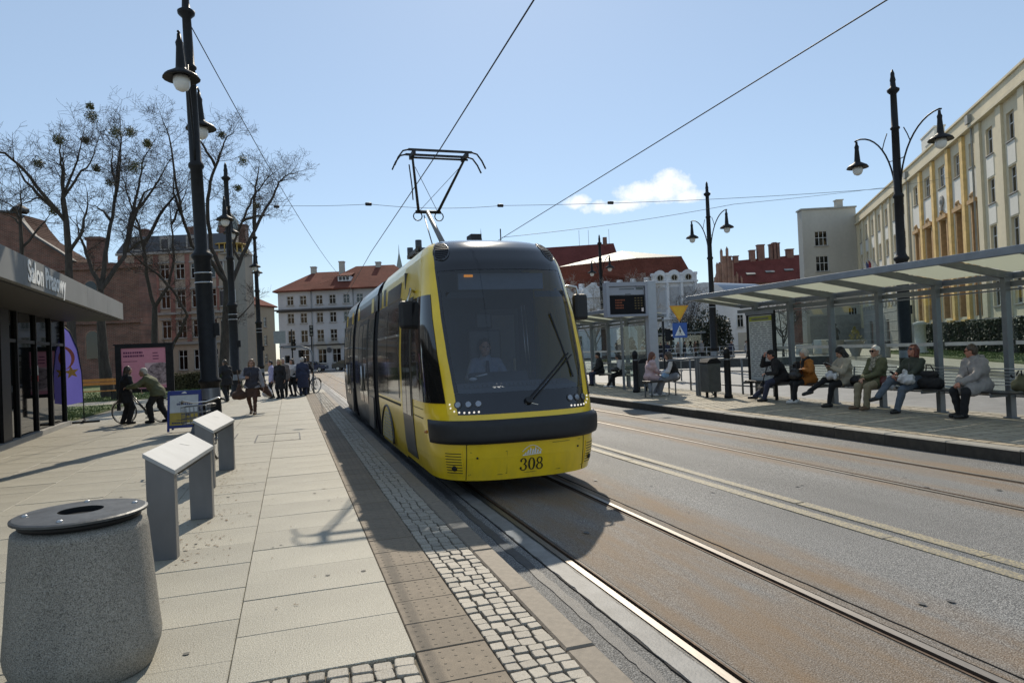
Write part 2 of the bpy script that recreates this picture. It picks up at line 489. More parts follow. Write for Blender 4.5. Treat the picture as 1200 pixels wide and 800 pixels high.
# drain cover lines in the slabs
b = MB()
for (x0, x1, y0, y1) in ((-.75, .15, 14.6, 14.63), (-.75, .15, 16.0, 16.03), (-.75, -.72, 14.6, 16.0), (.12, .15, 14.6, 16.0), (-1.6, -1.2, 15.6, 15.63), (-1.6, -1.57, 15.6, 16.6), (-1.2, -1.17, 15.6, 16.6)):
    b.box(x0, x1, y0, y1, -.02, .004)
b.build('drain_frame', m_bitumen, pav)
# dry leaves, grit and gum on the slabs
b = MB()
for k in range(420):
    near = rng.random() < .6
    x, y = (rng.gauss(-.85, .16), rng.uniform(6.2, 11.8)) if near else (rng.uniform(-4, .5), rng.uniform(4, 16))
    r_ = rng.uniform(.004, .014 if near else .009); a = rng.uniform(0, PI)
    b.add([(x+r_*cos(a+q*PI*.5)*(1.6 if q % 2 else .8), y+r_*sin(a+q*PI*.5)*(1.6 if q % 2 else .8), .004+rng.uniform(0, .004)) for q in range(4)], [(0, 1, 2, 3)])
tag(b.build('leaf_litter', mat('dry_leaf', (.15, .09, .045), rough=.9, var=.4, vscale=30), pav, fix=False), kind='stuff')
b = MB()
for k in range(70):
    x, y = rng.uniform(-3, .55), rng.uniform(3.9, 15); r_ = rng.uniform(.008, .02)
    b.add([(x+r_*cos(q*PI/4)*rng.uniform(.8, 1.2), y+r_*sin(q*PI/4), .0035) for q in range(8)], [list(range(8))])
tag(b.build('gum_spots', mat('old_gum', (.12, .115, .1), rough=.8), pav, fix=False), kind='stuff')
# granite setts: irregular blocks
def sett_mesh(k):
    r2 = random.Random(k); b = MB(); n = 8; vs = []
    pts = []
    for px, py in ((.051, -.041), (.051, .041), (.041, .051), (-.041, .051), (-.051, .041), (-.051, -.041), (-.041, -.051), (.041, -.051)):
        pts.append((px*r2.uniform(.87, 1.0), py*r2.uniform(.87, 1.0)))
    for z, s in ((-.05, 1), (-.012, 1), (-.003, .96), (r2.uniform(-.001, .002), .88)):
        vs += [(x*s, y*s, z+r2.uniform(-.001, .001)) for x, y in pts]
    fs = []
    for i in range(3):
        for q in range(n): fs.append((i*n+q, i*n+(q+1) % n, (i+1)*n+(q+1) % n, (i+1)*n+q))
    fs.append([3*n+q for q in range(n)])
    b.add(vs, fs, False)
    return b
SET = [sett_mesh(k) for k in range(8)]
SETM = [s.mesh('sett', m_sett) for s in SET]
far = MB(); cnt = 0
def put_sett(x, y, sx, sy, single):
    z = rng.uniform(-.012, 0); k = rng.randrange(8); a = rng.uniform(-.08, .08)
    if single: link('sett', SETM[k], pav, (x, y, z), (rng.uniform(-.03, .03), rng.uniform(-.03, .03), a), (sx, sy, 1))
    else: far.add([((q[0]*cos(a)-q[1]*sin(a))*sx+x, (q[0]*sin(a)+q[1]*cos(a))*sy+y, q[2]+z) for q in SET[k].v], SET[k].f[8:], False)
y = 2.6
while y < 33.5:
    xw = [rng.uniform(.8, 1.15) for _ in range(4)]; t = .368/sum(xw); x = 1.002
    h = rng.uniform(.085, .11)
    for q in xw:
        put_sett(x+q*t/2, y+h/2+rng.uniform(-.006, .006), q*t/.104, h/.104, y < 7.2); x += q*t
    y += h
y = 3.775
while y > 1.2:
    h = rng.uniform(.09, .115); x = .585
    while x > (-.28 if y > 3.46 else -2.6):
        w_ = rng.uniform(.085, .13); put_sett(x-w_/2, y-h/2, w_/.104, h/.104, y > 2.95 and x > -.75); x -= w_
    y -= h
tag(far.build('distant_setts', m_sett, pav), kind='stuff')
# brown tactile slabs with studs
b = MB()
tb = slab_mesh(.394, .394, .05, m_tact, .005)
vs = [tuple(v.co) for v in tb.vertices]; fs = [tuple(p.vertices) for p in tb.polygons]
b.add(vs, fs)
for i in range(5):
    for j in range(5):
        x, y = -.15+i*.075, -.15+j*.075
        b.add([(x+.011*cos(q*PI/3), y+.011*sin(q*PI/3), -.0005) for q in range(6)]+[(x+.007*cos(q*PI/3), y+.007*sin(q*PI/3), .0025) for q in range(6)],
              [(q, (q+1) % 6, 6+(q+1) % 6, 6+q) for q in range(6)]+[list(range(6, 12))])
tm = b.mesh('tactile_slab', m_tact)
y = 2.2
while y < 33.5:
    link('tactile_slab', tm, pav, (.8, y+.2, rng.uniform(-.004, .001)), (rng.uniform(-.004, .004), rng.uniform(-.004, .004), 0)); y += .4
# kerb stones of the left stop
km = slab_mesh(.178, .994, .32, m_kerb, .012)
y = .5
while y < 33.5:
    link('kerb_stone', km, pav, (1.462, y+.5, rng.uniform(-.006, .002)), (0, rng.uniform(-.006, .006), 0)); y += 1.0
# pavement corner and the pavement beyond, towards the crossing
b = MB(); b.box(-45, -1.2, 34.005, 72, -.5, -.012); b.box(-45, -6, 72.005, 130, -.5, -.02)
tag(b.build('far_pavement', m_plaza), kind='structure')
b = MB(); b.box(.6, 1.55, 33.51, 36.5, -.5, -.005); b.box(-1.2, .59, 34.005, 36.5, -.5, -.005)
tag(b.build('corner_pavement', m_plaza), kind='structure')

# ---- right stop island
rp = MB(); rp.box(9.3, 13.0, -6, 70, -.5, -.025)
rpo = tag(rp.build('tram_stop_island', m_sand), kind='structure')
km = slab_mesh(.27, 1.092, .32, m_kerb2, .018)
m_grime_shade = mat('kerb_face_grime_shade', (.06, .052, .042), rough=.85, var=.35, vscale=7, bump=.5, bscale=60); rand_tone(m_grime_shade, .2)  # dark kerb sides: grime, with the shade of the face painted into the colour
km.materials.append(m_grime_shade)
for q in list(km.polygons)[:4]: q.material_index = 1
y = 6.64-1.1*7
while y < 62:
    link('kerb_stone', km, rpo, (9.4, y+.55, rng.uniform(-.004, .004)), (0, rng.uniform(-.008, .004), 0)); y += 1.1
b = MB(); b2 = MB(); b3 = MB()
y = -2
r_ = 0
while y < 45:
    x = 9.545-(.1 if r_ % 2 else 0)
    while x < 12.95:
        x0, x1 = max(x, 9.545), min(x+.2, 12.96)
        if x1-x0 > .03:
            t = b2 if (x0 < 9.74 or (12.0 < x0 < 12.25)) else b
            t.box(x0+.011, x1-.011, y+.013, y+.287, -.05, rng.uniform(-.004, .001))
        x += .2
    y += .3; r_ += 1
tag(b.build('small_pavers', m_paver, rpo), kind='stuff'); tag(b2.build('tan_pavers', m_paver_tan, rpo), kind='stuff')
b = MB(); b.box(9.54, 12.96, 45.005, 70, -.3, -.004); b.build('distant_paving', m_paver, rpo)
km3 = slab_mesh(.14, .994, .3, m_kerb2, .012)
y = 2
while y < 45:
    link('kerb_stone', km3, rpo, (13.05, y+.5, rng.uniform(-.004, .003))); y += 1.0

# ---- street beyond the stop and the square in front of the big building
b = MB(); b.box(13.125, 120, -20, 200, -.4, -.19)
st = tag(b.build('street', m_asph2), kind='structure')
b = MB(); b.box(13.2, 13.32, 0, 60, -.25, -.185); b.build('painted_line', m_yline, st)
BA = Vector((41.95, 29.45, 0)); BH = R(35)
bu = Vector((sin(BH), cos(BH), 0)); bn = Vector((-cos(BH), sin(BH), 0))     # along the facade, out towards the street
def bp(u, d, z=0): return BA+bu*u+bn*d+Vector((0, 0, z))
def sheet(name, pts, z0, z1, m, kind='structure', parent=None):
    b = MB(); b.prism([(p[0], p[1]) for p in pts], 2, z0, z1)
    o = b.build(name, m, parent)
    if kind: tag(o, kind=kind)
    return o
sheet('square', [bp(-40, 7.2), bp(0, 8), bp(30, 9.5), bp(75, 9.5), bp(75, -6), bp(-40, -6)], -.4, .06, m_plaza)
lawn_r = sheet('lawn', [bp(-40, 5), bp(13.5, 5.3), bp(15, 4), bp(15.5, 1.0), bp(-40, .9)], -.3, .16, m_grass)
# lawns of the park on the left
lawn_l = sheet('lawn', [(-6.6, 24.2), (-6.6, 33), (-40, 33), (-40, 24.2)], -.3, .03, m_grass)
lawn_l2 = sheet('lawn', [(-4.6, 37), (-4.6, 70), (-44, 70), (-44, 37)], -.3, .03, m_grass)
def blades(name, region, n, h, z, parent, wd=.012):
    b = MB()
    for k in range(n):
        x, y = region(); a = rng.uniform(0, PI); hh = h*rng.uniform(.5, 1.2); dx, dy = cos(a)*wd, sin(a)*wd
        lx, ly = rng.uniform(-.5, .5)*hh, rng.uniform(-.5, .5)*hh
        b.add([(x-dx, y-dy, z-.01), (x+dx, y+dy, z-.01), (x+lx, y+ly, z+hh)], [(0, 1, 2)])
    return tag(b.build(name, m_blade, parent, fix=False), kind='stuff')
blades('grass', lambda: (rng.uniform(-14, -6.6), rng.triangular(24.2, 33, 24.2)), 9000, .07, .03, lawn_l, .02)
blades('grass', lambda: (rng.uniform(-16, -4.6), rng.triangular(37, 50, 37)), 5000, .09, .03, lawn_l2, .03)
def lr():
    p = bp(rng.uniform(-14, 15), rng.uniform(1, 5)); return p.x, p.y
blades('grass', lr, 7000, .08, .16, lawn_r, .025)
# ------------------------------------------------------------------ buildings
def brickmat(name, c1, c2, mortar, sc=1.0, rough=.8):
    if name in MATS: return MATS[name]
    m = bpy.data.materials.new(name); m.use_nodes = True
    t = m.node_tree; p = t.nodes['Principled BSDF']; p.inputs['Roughness'].default_value = rough
    tcn = t.nodes.new('ShaderNodeTexCoord'); mp = t.nodes.new('ShaderNodeMapping'); mp.inputs['Rotation'].default_value = (PI/2, 0, 0)
    t.links.new(tcn.outputs['Object'], mp.inputs[0])
    b = t.nodes.new('ShaderNodeTexBrick'); b.inputs['Scale'].default_value = 1/sc
    b.inputs['Color1'].default_value = (*c1, 1); b.inputs['Color2'].default_value = (*c2, 1); b.inputs['Mortar'].default_value = (*mortar, 1)
    b.inputs['Brick Width'].default_value = .27; b.inputs['Row Height'].default_value = .085; b.inputs['Mortar Size'].default_value = .012
    t.links.new(mp.outputs[0], b.inputs['Vector'])
    n = t.nodes.new('ShaderNodeTexNoise'); n.inputs['Scale'].default_value = .8; n.inputs['Detail'].default_value = 6; t.links.new(tcn.outputs['Object'], n.inputs['Vector'])
    mr = t.nodes.new('ShaderNodeMapRange'); mr.inputs[1].default_value = .3; mr.inputs[2].default_value = .7; mr.inputs[3].default_value = .65; mr.inputs[4].default_value = 1.25
    t.links.new(n.outputs[0], mr.inputs[0])
    mx = t.nodes.new('ShaderNodeMix'); mx.data_type = 'RGBA'; mx.blend_type = 'MULTIPLY'; mx.inputs[0].default_value = 1
    t.links.new(b.outputs[0], mx.inputs[6]); t.links.new(mr.outputs[0], mx.inputs[7]); t.links.new(mx.outputs[2], p.inputs['Base Color'])
    MATS[name] = m; return m
def plaster(name, col, lo=.86, hi=1.06):
    m = mat(name, col, rough=.85, var=.05, vscale=3, bump=.2, bscale=40)
    return wear(m, .35, (1, 1, .35), lo, hi)
def tilemat(name, col):
    """tiled roof: fine courses as relief"""
    m = mat(name, col, rough=.95, var=.25, vscale=5, spec=.12)
    t = m.node_tree; p = t.nodes['Principled BSDF']
    g = t.nodes.new('ShaderNodeTexCoord'); wv = t.nodes.new('ShaderNodeTexWave'); wv.bands_direction = 'Z'; wv.inputs['Scale'].default_value = 1.6; wv.inputs['Distortion'].default_value = .4
    t.links.new(g.outputs['Object'], wv.inputs['Vector'])
    bp_ = t.nodes.new('ShaderNodeBump'); bp_.inputs['Strength'].default_value = .6; bp_.inputs['Distance'].default_value = .05
    t.links.new(wv.outputs[1], bp_.inputs['Height']); t.links.new(bp_.outputs[0], p.inputs['Normal'])
    return wear(m, .5, (1, 1, 1), .8, 1.15)
M_CREAM = plaster('cream_plaster', (.68, .6, .43)); M_PALE = plaster('pale_plaster', (.74, .72, .65)); M_GREY = plaster('grey_plaster', (.48, .455, .4))
M_YSTONE = mat('yellow_sandstone', (.72, .5, .2), rough=.8, var=.2, vscale=2); M_ORSTONE = mat('orange_stone', (.45, .29, .14), rough=.8, var=.2, vscale=3)
M_GSTONE = mat('grey_stone', (.3, .29, .27), rough=.8, var=.15, vscale=2); M_WHITE = plaster('white_plaster', (.74, .75, .77)); M_BLUEW = plaster('bluish_white_plaster', (.5, .51, .54))
M_FRAME = mat('white_window_frame', (.6, .6, .58), rough=.5); M_FRAMEG = mat('grey_window_frame', (.3, .3, .3), rough=.5)
M_ROOFR = tilemat('red_roof_tile', (.16, .055, .038)); M_ROOFD = tilemat('dark_red_roof_tile', (.15, .045, .038)); M_SHEET = mat('zinc_sheet', (.33, .33, .31), rough=.65, metal=.3, var=.15, vscale=2)
M_BRICK = brickmat('red_brick', (.22, .075, .047), (.12, .042, .028), (.26, .19, .15), 1.25); M_BRICKP = brickmat('pink_brick', (.3, .11, .08), (.25, .085, .065), (.3, .21, .17))
M_DARKROOF = mat('slate_roof', (.07, .07, .075), rough=.7, var=.2); M_BROWN = mat('brown_door', (.2, .1, .055), rough=.6, var=.15)
M_PANE = glass('window_pane', (.25, .28, .3), .55, .04)
M_CURT = mat('curtain', (.55, .53, .48), rough=.9, var=.1, vscale=6, stretch=(8, 1, 1))
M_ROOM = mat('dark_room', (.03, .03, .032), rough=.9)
M_GOLD = mat('gilded_metal', (.45, .3, .08), rough=.45, metal=.7); M_COPPER = mat('green_copper', (.27, .3, .28), rough=.85, spec=.2)
WIN = {}
def window(parent, x, z, w_, h_, y=.16, nx=2, transom=.68, frame=None, arch=False, sill=True, name='window'):
    """a window (frame, with the pane and the sill as sub-parts) whose opening is centred on x and starts at z"""
    fm = frame or M_FRAME
    k = (round(w_, 2), round(h_, 2), nx, transom, fm.name, arch)
    if k not in WIN:
        b = MB(); t = .07
        b.box(-w_/2, -w_/2+t, -.04, .04, 0, h_).box(w_/2-t, w_/2, -.04, .04, 0, h_)
        b.box(-w_/2+t, w_/2-t, -.04, .04, 0, t).box(-w_/2+t, w_/2-t, -.04, .04, h_-t, h_)
        if transom: b.box(-w_/2+t, w_/2-t, -.035, .035, h_*transom-.03, h_*transom+.03)
        for i in range(1, nx):
            x_ = -w_/2+w_*i/nx
            if transom: b.box(x_-.03, x_+.03, -.034, .034, t, h_*transom-.031).box(x_-.03, x_+.03, -.034, .034, h_*transom+.031, h_-t)
            else: b.box(x_-.03, x_+.03, -.034, .034, t, h_-t)
        me = b.mesh('window_frame', fm)
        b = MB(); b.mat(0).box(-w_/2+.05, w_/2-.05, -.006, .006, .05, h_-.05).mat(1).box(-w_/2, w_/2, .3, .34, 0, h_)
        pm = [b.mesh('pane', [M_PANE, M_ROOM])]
        for v_ in range(2):
            c2 = MB(); c2.v, c2.f, c2.m, c2.sm = list(b.v), list(b.f), list(b.m), list(b.sm); c2.mat(2)
            if v_ == 0: c2.box(-w_/2+.05, -w_*.18, .1, .12, .05, h_-.05).box(w_*.2, w_/2-.05, .1, .12, .05, h_-.05)
            else: c2.box(-w_/2+.05, w_/2-.05, .1, .12, h_*.45, h_-.05)
            pm.append(c2.mesh('pane', [M_PANE, M_ROOM, M_CURT]))
        b = MB(); b.box(-w_/2-.08, w_/2+.08, -.3, -.05, -.07, -.005); smh = b.mesh('sill', M_GSTONE)
        WIN[k] = (me, pm, smh)
    me, pm, smh = WIN[k]
    o = link(name, me, parent, (x, y, z)); link('pane', pm[rng.choice((0, 0, 1, 1, 2))], o)
    if sill: link('sill', smh, o)
    return o
def facade(b, x0, x1, z0, z1, ops, depth=.22, y=0, outer=True):
    """wall sheet in the xz plane facing -y, real openings with reveals"""
    xs = sorted({x0, x1, *[q for o in ops for q in o[:2]]}); zs = sorted({z0, z1, *[q for o in ops for q in o[2:4]]})
    for i in range(len(xs)-1):
        for j in range(len(zs)-1):
            cx, cz = (xs[i]+xs[i+1])/2, (zs[j]+zs[j+1])/2
            if any(o[0] < cx < o[1] and o[2] < cz < o[3] for o in ops): continue
            b.add([(xs[i], y, zs[j]), (xs[i+1], y, zs[j]), (xs[i+1], y, zs[j+1]), (xs[i], y, zs[j+1])], [(0, 1, 2, 3)])
    for a, c, d, e in [o[:4] for o in ops]:
        for p, q in (((a, d), (a, e)), ((c, e), (c, d)), ((c, d), (a, d)), ((a, e), (c, e))):
            b.add([(p[0], y, p[1]), (q[0], y, q[1]), (q[0], y+depth, q[1]), (p[0], y+depth, p[1])], [(0, 1, 2, 3)])
    return b
def shell(b, x0, x1, z0, z1, depth, y=0):
    """sides, back and lid behind a facade sheet"""
    b.add([(x0, y, z0), (x0, y, z1), (x0, depth, z1), (x0, depth, z0)], [(0, 1, 2, 3)])
    b.add([(x1, y, z0), (x1, depth, z0), (x1, depth, z1), (x1, y, z1)], [(0, 1, 2, 3)])
    b.add([(x0, depth, z0), (x0, depth, z1), (x1, depth, z1), (x1, depth, z0)], [(0, 1, 2, 3)])
    b.add([(x0, y, z1), (x1, y, z1), (x1, depth, z1), (x0, depth, z1)], [(0, 1, 2, 3)])
    return b
def hip(b, x0, x1, y0, y1, z0, z1, ov=.5, hipx=None, hx1=None):
    hipx = (y1-y0)/2 if hipx is None else hipx; hx1 = hipx if hx1 is None else hx1; ym = (y0+y1)/2
    v = [(x0-ov, y0-ov, z0), (x1+ov, y0-ov, z0), (x1+ov, y1+ov, z0), (x0-ov, y1+ov, z0), (x0+hipx, ym, z1), (x1-hx1, ym, z1)]
    v += [(q[0], q[1], z0-.18) for q in v[:4]]
    return b.add(v, [(0, 1, 5, 4), (1, 2, 5), (2, 3, 4, 5), (3, 0, 4), (6, 7, 1, 0), (7, 8, 2, 1), (8, 9, 3, 2), (9, 6, 0, 3), (9, 8, 7, 6)])
def site(name, label, p0, p1, z=0):
    d = Vector(p1)-Vector(p0)
    return thing(name, label, 'building', (p0[0], p0[1], z), math.atan2(d[1], d[0])), d.length

# --- the long cream building on the right
c = BA+bu*50
rb = thing('office_building', 'long cream building with pilasters, yellow stone pillars and tall orange doorways behind the right shelter', 'building', (c.x, c.y, 0), R(235))
U = lambda u: 50-u
ops = []; wins = []
rows = [(13.05, 14.8), (9.85, 11.5), (6.6, 8.4), (3.1, 4.8)]
for u in [.5, 3.9, -2.9, -6.3, -9.7, -13.1]+[26.2+3.4*i for i in range(7)]:
    for z0, z1 in rows:
        if 22 < u and z0 < 4: continue
        ops.append((U(u)-.58, U(u)+.58, z0, z1)); wins.append((U(u), z0, 1.16, z1-z0, 2, .62))
mid = [(7.25, 1.15), (10.3, 1.7), (14.05, 1.9), (18.0, 1.9), (21.6, 1.5)]
for u, w_ in mid:
    ops.append((U(u)-w_*.42, U(u)+w_*.42, 13.05, 14.75)); wins.append((U(u), 13.05, w_*.84, 1.7, 2 if w_ < 1.6 else 3, .62))
    ops.append((U(u)-w_/2, U(u)+w_/2, 2.6, 10.5))
b = MB(); facade(b, 0, 66, 0, 15.7, ops, .3); shell(b, 0, 66, 0, 15.7, 14)
b.build('wall', M_CREAM, rb)
for x, z, w_, h_, nx, tr in wins: window(rb, x, z, w_, h_, .2, nx, tr)
b = MB(); b.box(-.25, 66, -.35, 0, 15.62, 15.82).box(-.1, 66, -.18, 14, 15.83, 16.75).box(-.2, 66, -.3, 14.1, 16.76, 16.9)
b.build('cornice', M_CREAM, rb)
b = MB(); b.box(U(18.1), U(14.4), -.24, .5, 16.91, 18.0).box(U(18.2), U(14.3), -.3, .56, 18.01, 18.14).box(U(17.0), U(15.6), -.3, -.25, 17.1, 17.5)
b.build('raised_parapet', M_PALE, rb)
for u in [1.9, 5.6, -1.5, -4.9, -8.3, -11.7]+[24.5+3.4*i for i in range(8)]:
    b = MB(); b.box(U(u)-.42, U(u)+.42, -.16, -.002, 2.4, 15.6); b.build('pilaster', M_CREAM, rb)
# whitish spandrel panels between the windows
for u in [.5, 3.9, -2.9, -6.3]+[26.2+3.4*i for i in range(7)]:
    for z0, z1 in ((11.6, 12.95), (8.5, 9.75), (5.0, 6.45)):
        b = MB(); b.box(U(u)-.62, U(u)+.62, -.03, -.002, z0, z1); b.build('spandrel_panel', M_PALE, rb)
for u, w_ in mid:
    b = MB(); b.box(U(u)-w_*.5-.25, U(u)+w_*.5+.25, -.03, -.002, 10.75, 12.9); b.build('spandrel_panel', M_PALE, rb)
for u in (8.72, 11.95, 15.95, 19.6):
    b = MB(); b.box(U(u)-.3, U(u)+.3, -.22, -.002, 2.4, 15.55).box(U(u)-.42, U(u)+.42, -.6, -.001, 2.0, 2.39); b.build('pillar', M_YSTONE, rb)
for u, w_ in mid:
    b = MB(); x = U(u); t = .24
    b.box(x-w_/2-.06, x-w_/2+t, -.04, .55, 2.6, 10.5).box(x+w_/2-t, x+w_/2+.06, -.04, .55, 2.6, 10.5).box(x-w_/2-.2, x+w_/2+.2, -.2, .55, 10.51, 10.8)
    b.box(x-w_*.3, x+w_*.3, -.16, .1, 10.81, 10.95).lathe([(.25, 0), (.22, .2), (.1, .32), (.02, .36)], 8, (x, -.03, 10.95))
    po = b.build('portal', M_ORSTONE, rb)
    b = MB(); iw = w_/2-t
    for i in range(6):
        z = 2.7+i*1.3; b.box(x-iw, x+iw, .42, .5, z, z+.12)
    b.box(x-.04, x+.04, .421, .499, 2.7, 10.5)
    f = b.build('glazing_bars', M_BROWN, po)
    b = MB(); b.mat(0).box(x-iw, x+iw, .52, .54, 2.6, 10.5).mat(1).box(x-w_/2, x+w_/2, .9, .95, 2.6, 10.5); b.build('pane', [M_PANE, M_ROOM], po)
b = MB(); b.lathe([(.45, 0), (.5, .06), (.38, .12), (.3, .08), (.2, .16), (.05, .2)], 14, T=Matrix.Translation((U(14.05), -.03, 11.95)) @ Matrix.Rotation(PI/2, 4, 'X')).box(U(14.05)-.2, U(14.05)+.2, -.2, -.03, 11.2, 11.5)
b.build('relief_medallion', M_GSTONE, rb)
for u in (6.55, 23.3):
    b = MB(); b.tube([(U(u), -.16, .2), (U(u), -.16, 15.5), (U(u), -.3, 15.9)], .075, 8).box(U(u)-.28, U(u)+.28, -.45, -.05, 15.9, 16.5); b.build('downpipe', M_SHEET, rb)
b = MB(); b.box(-.1, 66, -.4, -.003, .0, 1.0).box(-.05, 66, -.3, -.002, 1.01, 2.35); b.build('plinth', M_GSTONE, rb)
b = MB(); ops2 = [(U(37.5), U(36.1), .2, 3.0), (U(33.5), U(32.3), .2, 3.0), (U(29.5), U(28.3), .2, 3.0)]
facade(b, U(41), U(25), 0, 4.3, ops2, .3, -1.2); shell(b, U(41), U(25), 0, 4.3, -.41, -1.2)
for i in range(12): b.box(U(41)+i*1.36, U(41)+i*1.36+.7, -1.25, -.9, 4.31, 4.75)
po = b.build('entrance_block', M_GSTONE, rb)
for a, c_, d, e in ops2:
    b = MB(); b.box(a, (a+c_)/2-.02, -1.0, -.94, d, e).box((a+c_)/2+.02, c_, -1.0, -.94, d, e).box(a+.1, a+.5, -1.03, -1.001, 1.6, 2.7); b.build('door', M_BROWN, po)
for i in range(4):
    b = MB(); b.box(U(41)+.05, U(25)-.05, -1.23, -1.201, .9+i*.95, .96+i*.95); b.build('stone_course', M_GREY, po)

# --- grey end block joined to it
gb, L = site('end_block', 'plain grey tower block with two white windows beside the long cream building', (63.4, 71.8), (69.7, 69.3))
wl = [(1.5, 13.2, 1.6, 1.9), (1.5, 9.9, 1.6, 2.0), (1.5, 6.4, 1.6, 2.0), (5.3, 3.1, 1.1, 2.0)]
b = MB(); facade(b, 0, L, 0, 17.9, [(x, x+w_, z, z+h_) for x, z, w_, h_ in wl]); shell(b, 0, L, 0, 17.9, 1.6); b.build('wall', M_GREY, gb)
for x, z, w_, h_ in wl: window(gb, x+w_/2, z, w_, h_, .12, 3, .55)
b = MB(); b.box(-.15, L+.1, -.15, 1.7, 17.91, 18.1); b.build('roof_edge', M_SHEET, gb)
b = MB(); b.box(.4, L+.3, -.1, -.002, 0, 4.2); b.build('plinth', M_GSTONE, gb)
b = MB(); b.box(4.6, 5.4, .4, 1.2, 18.1, 19.0).box(4.5, 5.5, .3, 1.3, 19.01, 19.12); b.build('chimney', M_GREY, gb)

# --- red neo-gothic block with a stepped gable
ng, L = site('neogothic_building', 'dark red brick building with stepped gable, chimneys and bright roof windows', (77.2, 111.4), (96, 105.2))
b = MB(); wl = [(5+i*2.3, z, 1.0, 1.9) for i in range(6) for z in (8.2, 4.6)]
facade(b, 0, L, 0, 12.2, [(x, x+w_, z, z+h_) for x, z, w_, h_ in wl]); shell(b, 0, L, 0, 12.2, 10); b.build('wall', M_BRICK, ng)
for x, z, w_, h_ in wl: window(ng, x+w_/2, z, w_, h_, .12)
b = MB(); v = [(2.6, -.4, 12.2), (L+.5, -.4, 12.2), (L+.5, 5, 17.9), (2.6, 5, 17.0), (L+.5, 10.4, 12.2), (2.6, 10.4, 12.2)]
b.add(v, [(0, 1, 2, 3), (3, 2, 4, 5), (0, 3, 5), (1, 4, 2), (0, 5, 4, 1)]); rf = b.build('roof', M_ROOFD, ng)
for x, z in ((7.5, 14.3), (11.3, 14.6), (15.0, 14.8)):
    y = -.4+(z-12.2)*.95; b = MB(); b.mat(1).box(x-.75, x+.75, y-.45, y+.6, z-.9, z-.25); b.mat(0).add([(x-.85, y-.7, z-.25), (x+.85, y-.7, z-.25), (x+.95, y+.8, z+.35), (x-.75, y+.8, z+.35), (x-.85, y-.7, z-.33), (x+.85, y-.7, z-.33), (x+.95, y+.8, z+.27), (x-.75, y+.8, z+.27)], [(0, 1, 2, 3), (7, 6, 5, 4), (0, 4, 5, 1), (1, 5, 6, 2), (2, 6, 7, 3), (3, 7, 4, 0)])
    b.build('dormer', [M_SHEET, M_DARKROOF], rf)
for x, h_, w_ in ((4.6, 17.9, .7), (5.9, 17.9, .9), (9.2, 18.9, 1.0), (10.9, 19.9, 1.3), (12.9, 19.9, .5), (13.6, 20.2, .5), (14.3, 20.1, .5), (16.6, 18.8, 1.3)):
    b = MB(); b.box(x-w_/2, x+w_/2, 4.4, 5.4, 15.5, h_).box(x-w_/2-.1, x+w_/2+.1, 4.3, 5.5, h_+.001, h_+.2); b.build('chimney', M_BRICK, ng)
b = MB()
for x, h_ in ((-.1, 12.4), (.75, 16.0), (1.65, 18.6), (2.75, 18.9), (3.6, 16.4), (4.4, 14.0), (5.2, 13.2)):
    b.box(x-.17, x+.17, -.35, .35, 0, h_); b.lathe([(.24, 0), (.02, .5)], 4, (x, 0, h_))
for x0, x1, h_ in ((.08, .57, 13.6), (.93, 1.47, 16.2), (1.83, 2.57, 17.6), (2.93, 3.42, 16.2), (3.78, 4.22, 13.7)): b.box(x0-.01, x1+.01, -.1, .2, 0, h_)
b.build('stepped_gable', brickmat('pale_red_brick', (.28, .12, .075), (.22, .09, .055), (.3, .25, .2)), ng)

# --- white vaulted hall in front of it
vh, L = site('vaulted_hall', 'small white hall with rounded end and blue grey vaulted roof', (52.8, 86.5), (66, 82.3))
b = MB(); n = 16; r_ = 3.6
pts = [(r_+1-r_*cos(PI*i/n), 7.0+r_*.85*sin(PI*i/n)) for i in range(n+1)]
b.mat(0); b.add([(x, -.3, z) for x, z in pts]+[(pts[-1][0], -.3, 0), (pts[0][0], -.3, 0)], [list(range(n+3))])
wa = b.build('end_wall', M_WHITE, vh)
b = MB(); vs = []
for i in range(n+1): vs += [(pts[i][0], -.29, pts[i][1]), (pts[i][0]+9, 6, pts[i][1])]
b.add(vs, [(2*i, 2*i+1, 2*i+3, 2*i+2) for i in range(n)], True); b.build('vault_roof', mat('blue_grey_sheet', (.2, .25, .33), rough=.45, var=.15), vh)
b = MB(); b.box(.5, L+3, -.2, 7, 0, 6.9); b.build('wall', M_WHITE, vh)
for x in (9.6, 11.8): window(vh, x, 3.4, .9, 1.8, -.26); 
b = MB(); b.box(9.2, 11, -.26, -.21, .1, 2.6); b.build('door', M_GREY, vh)

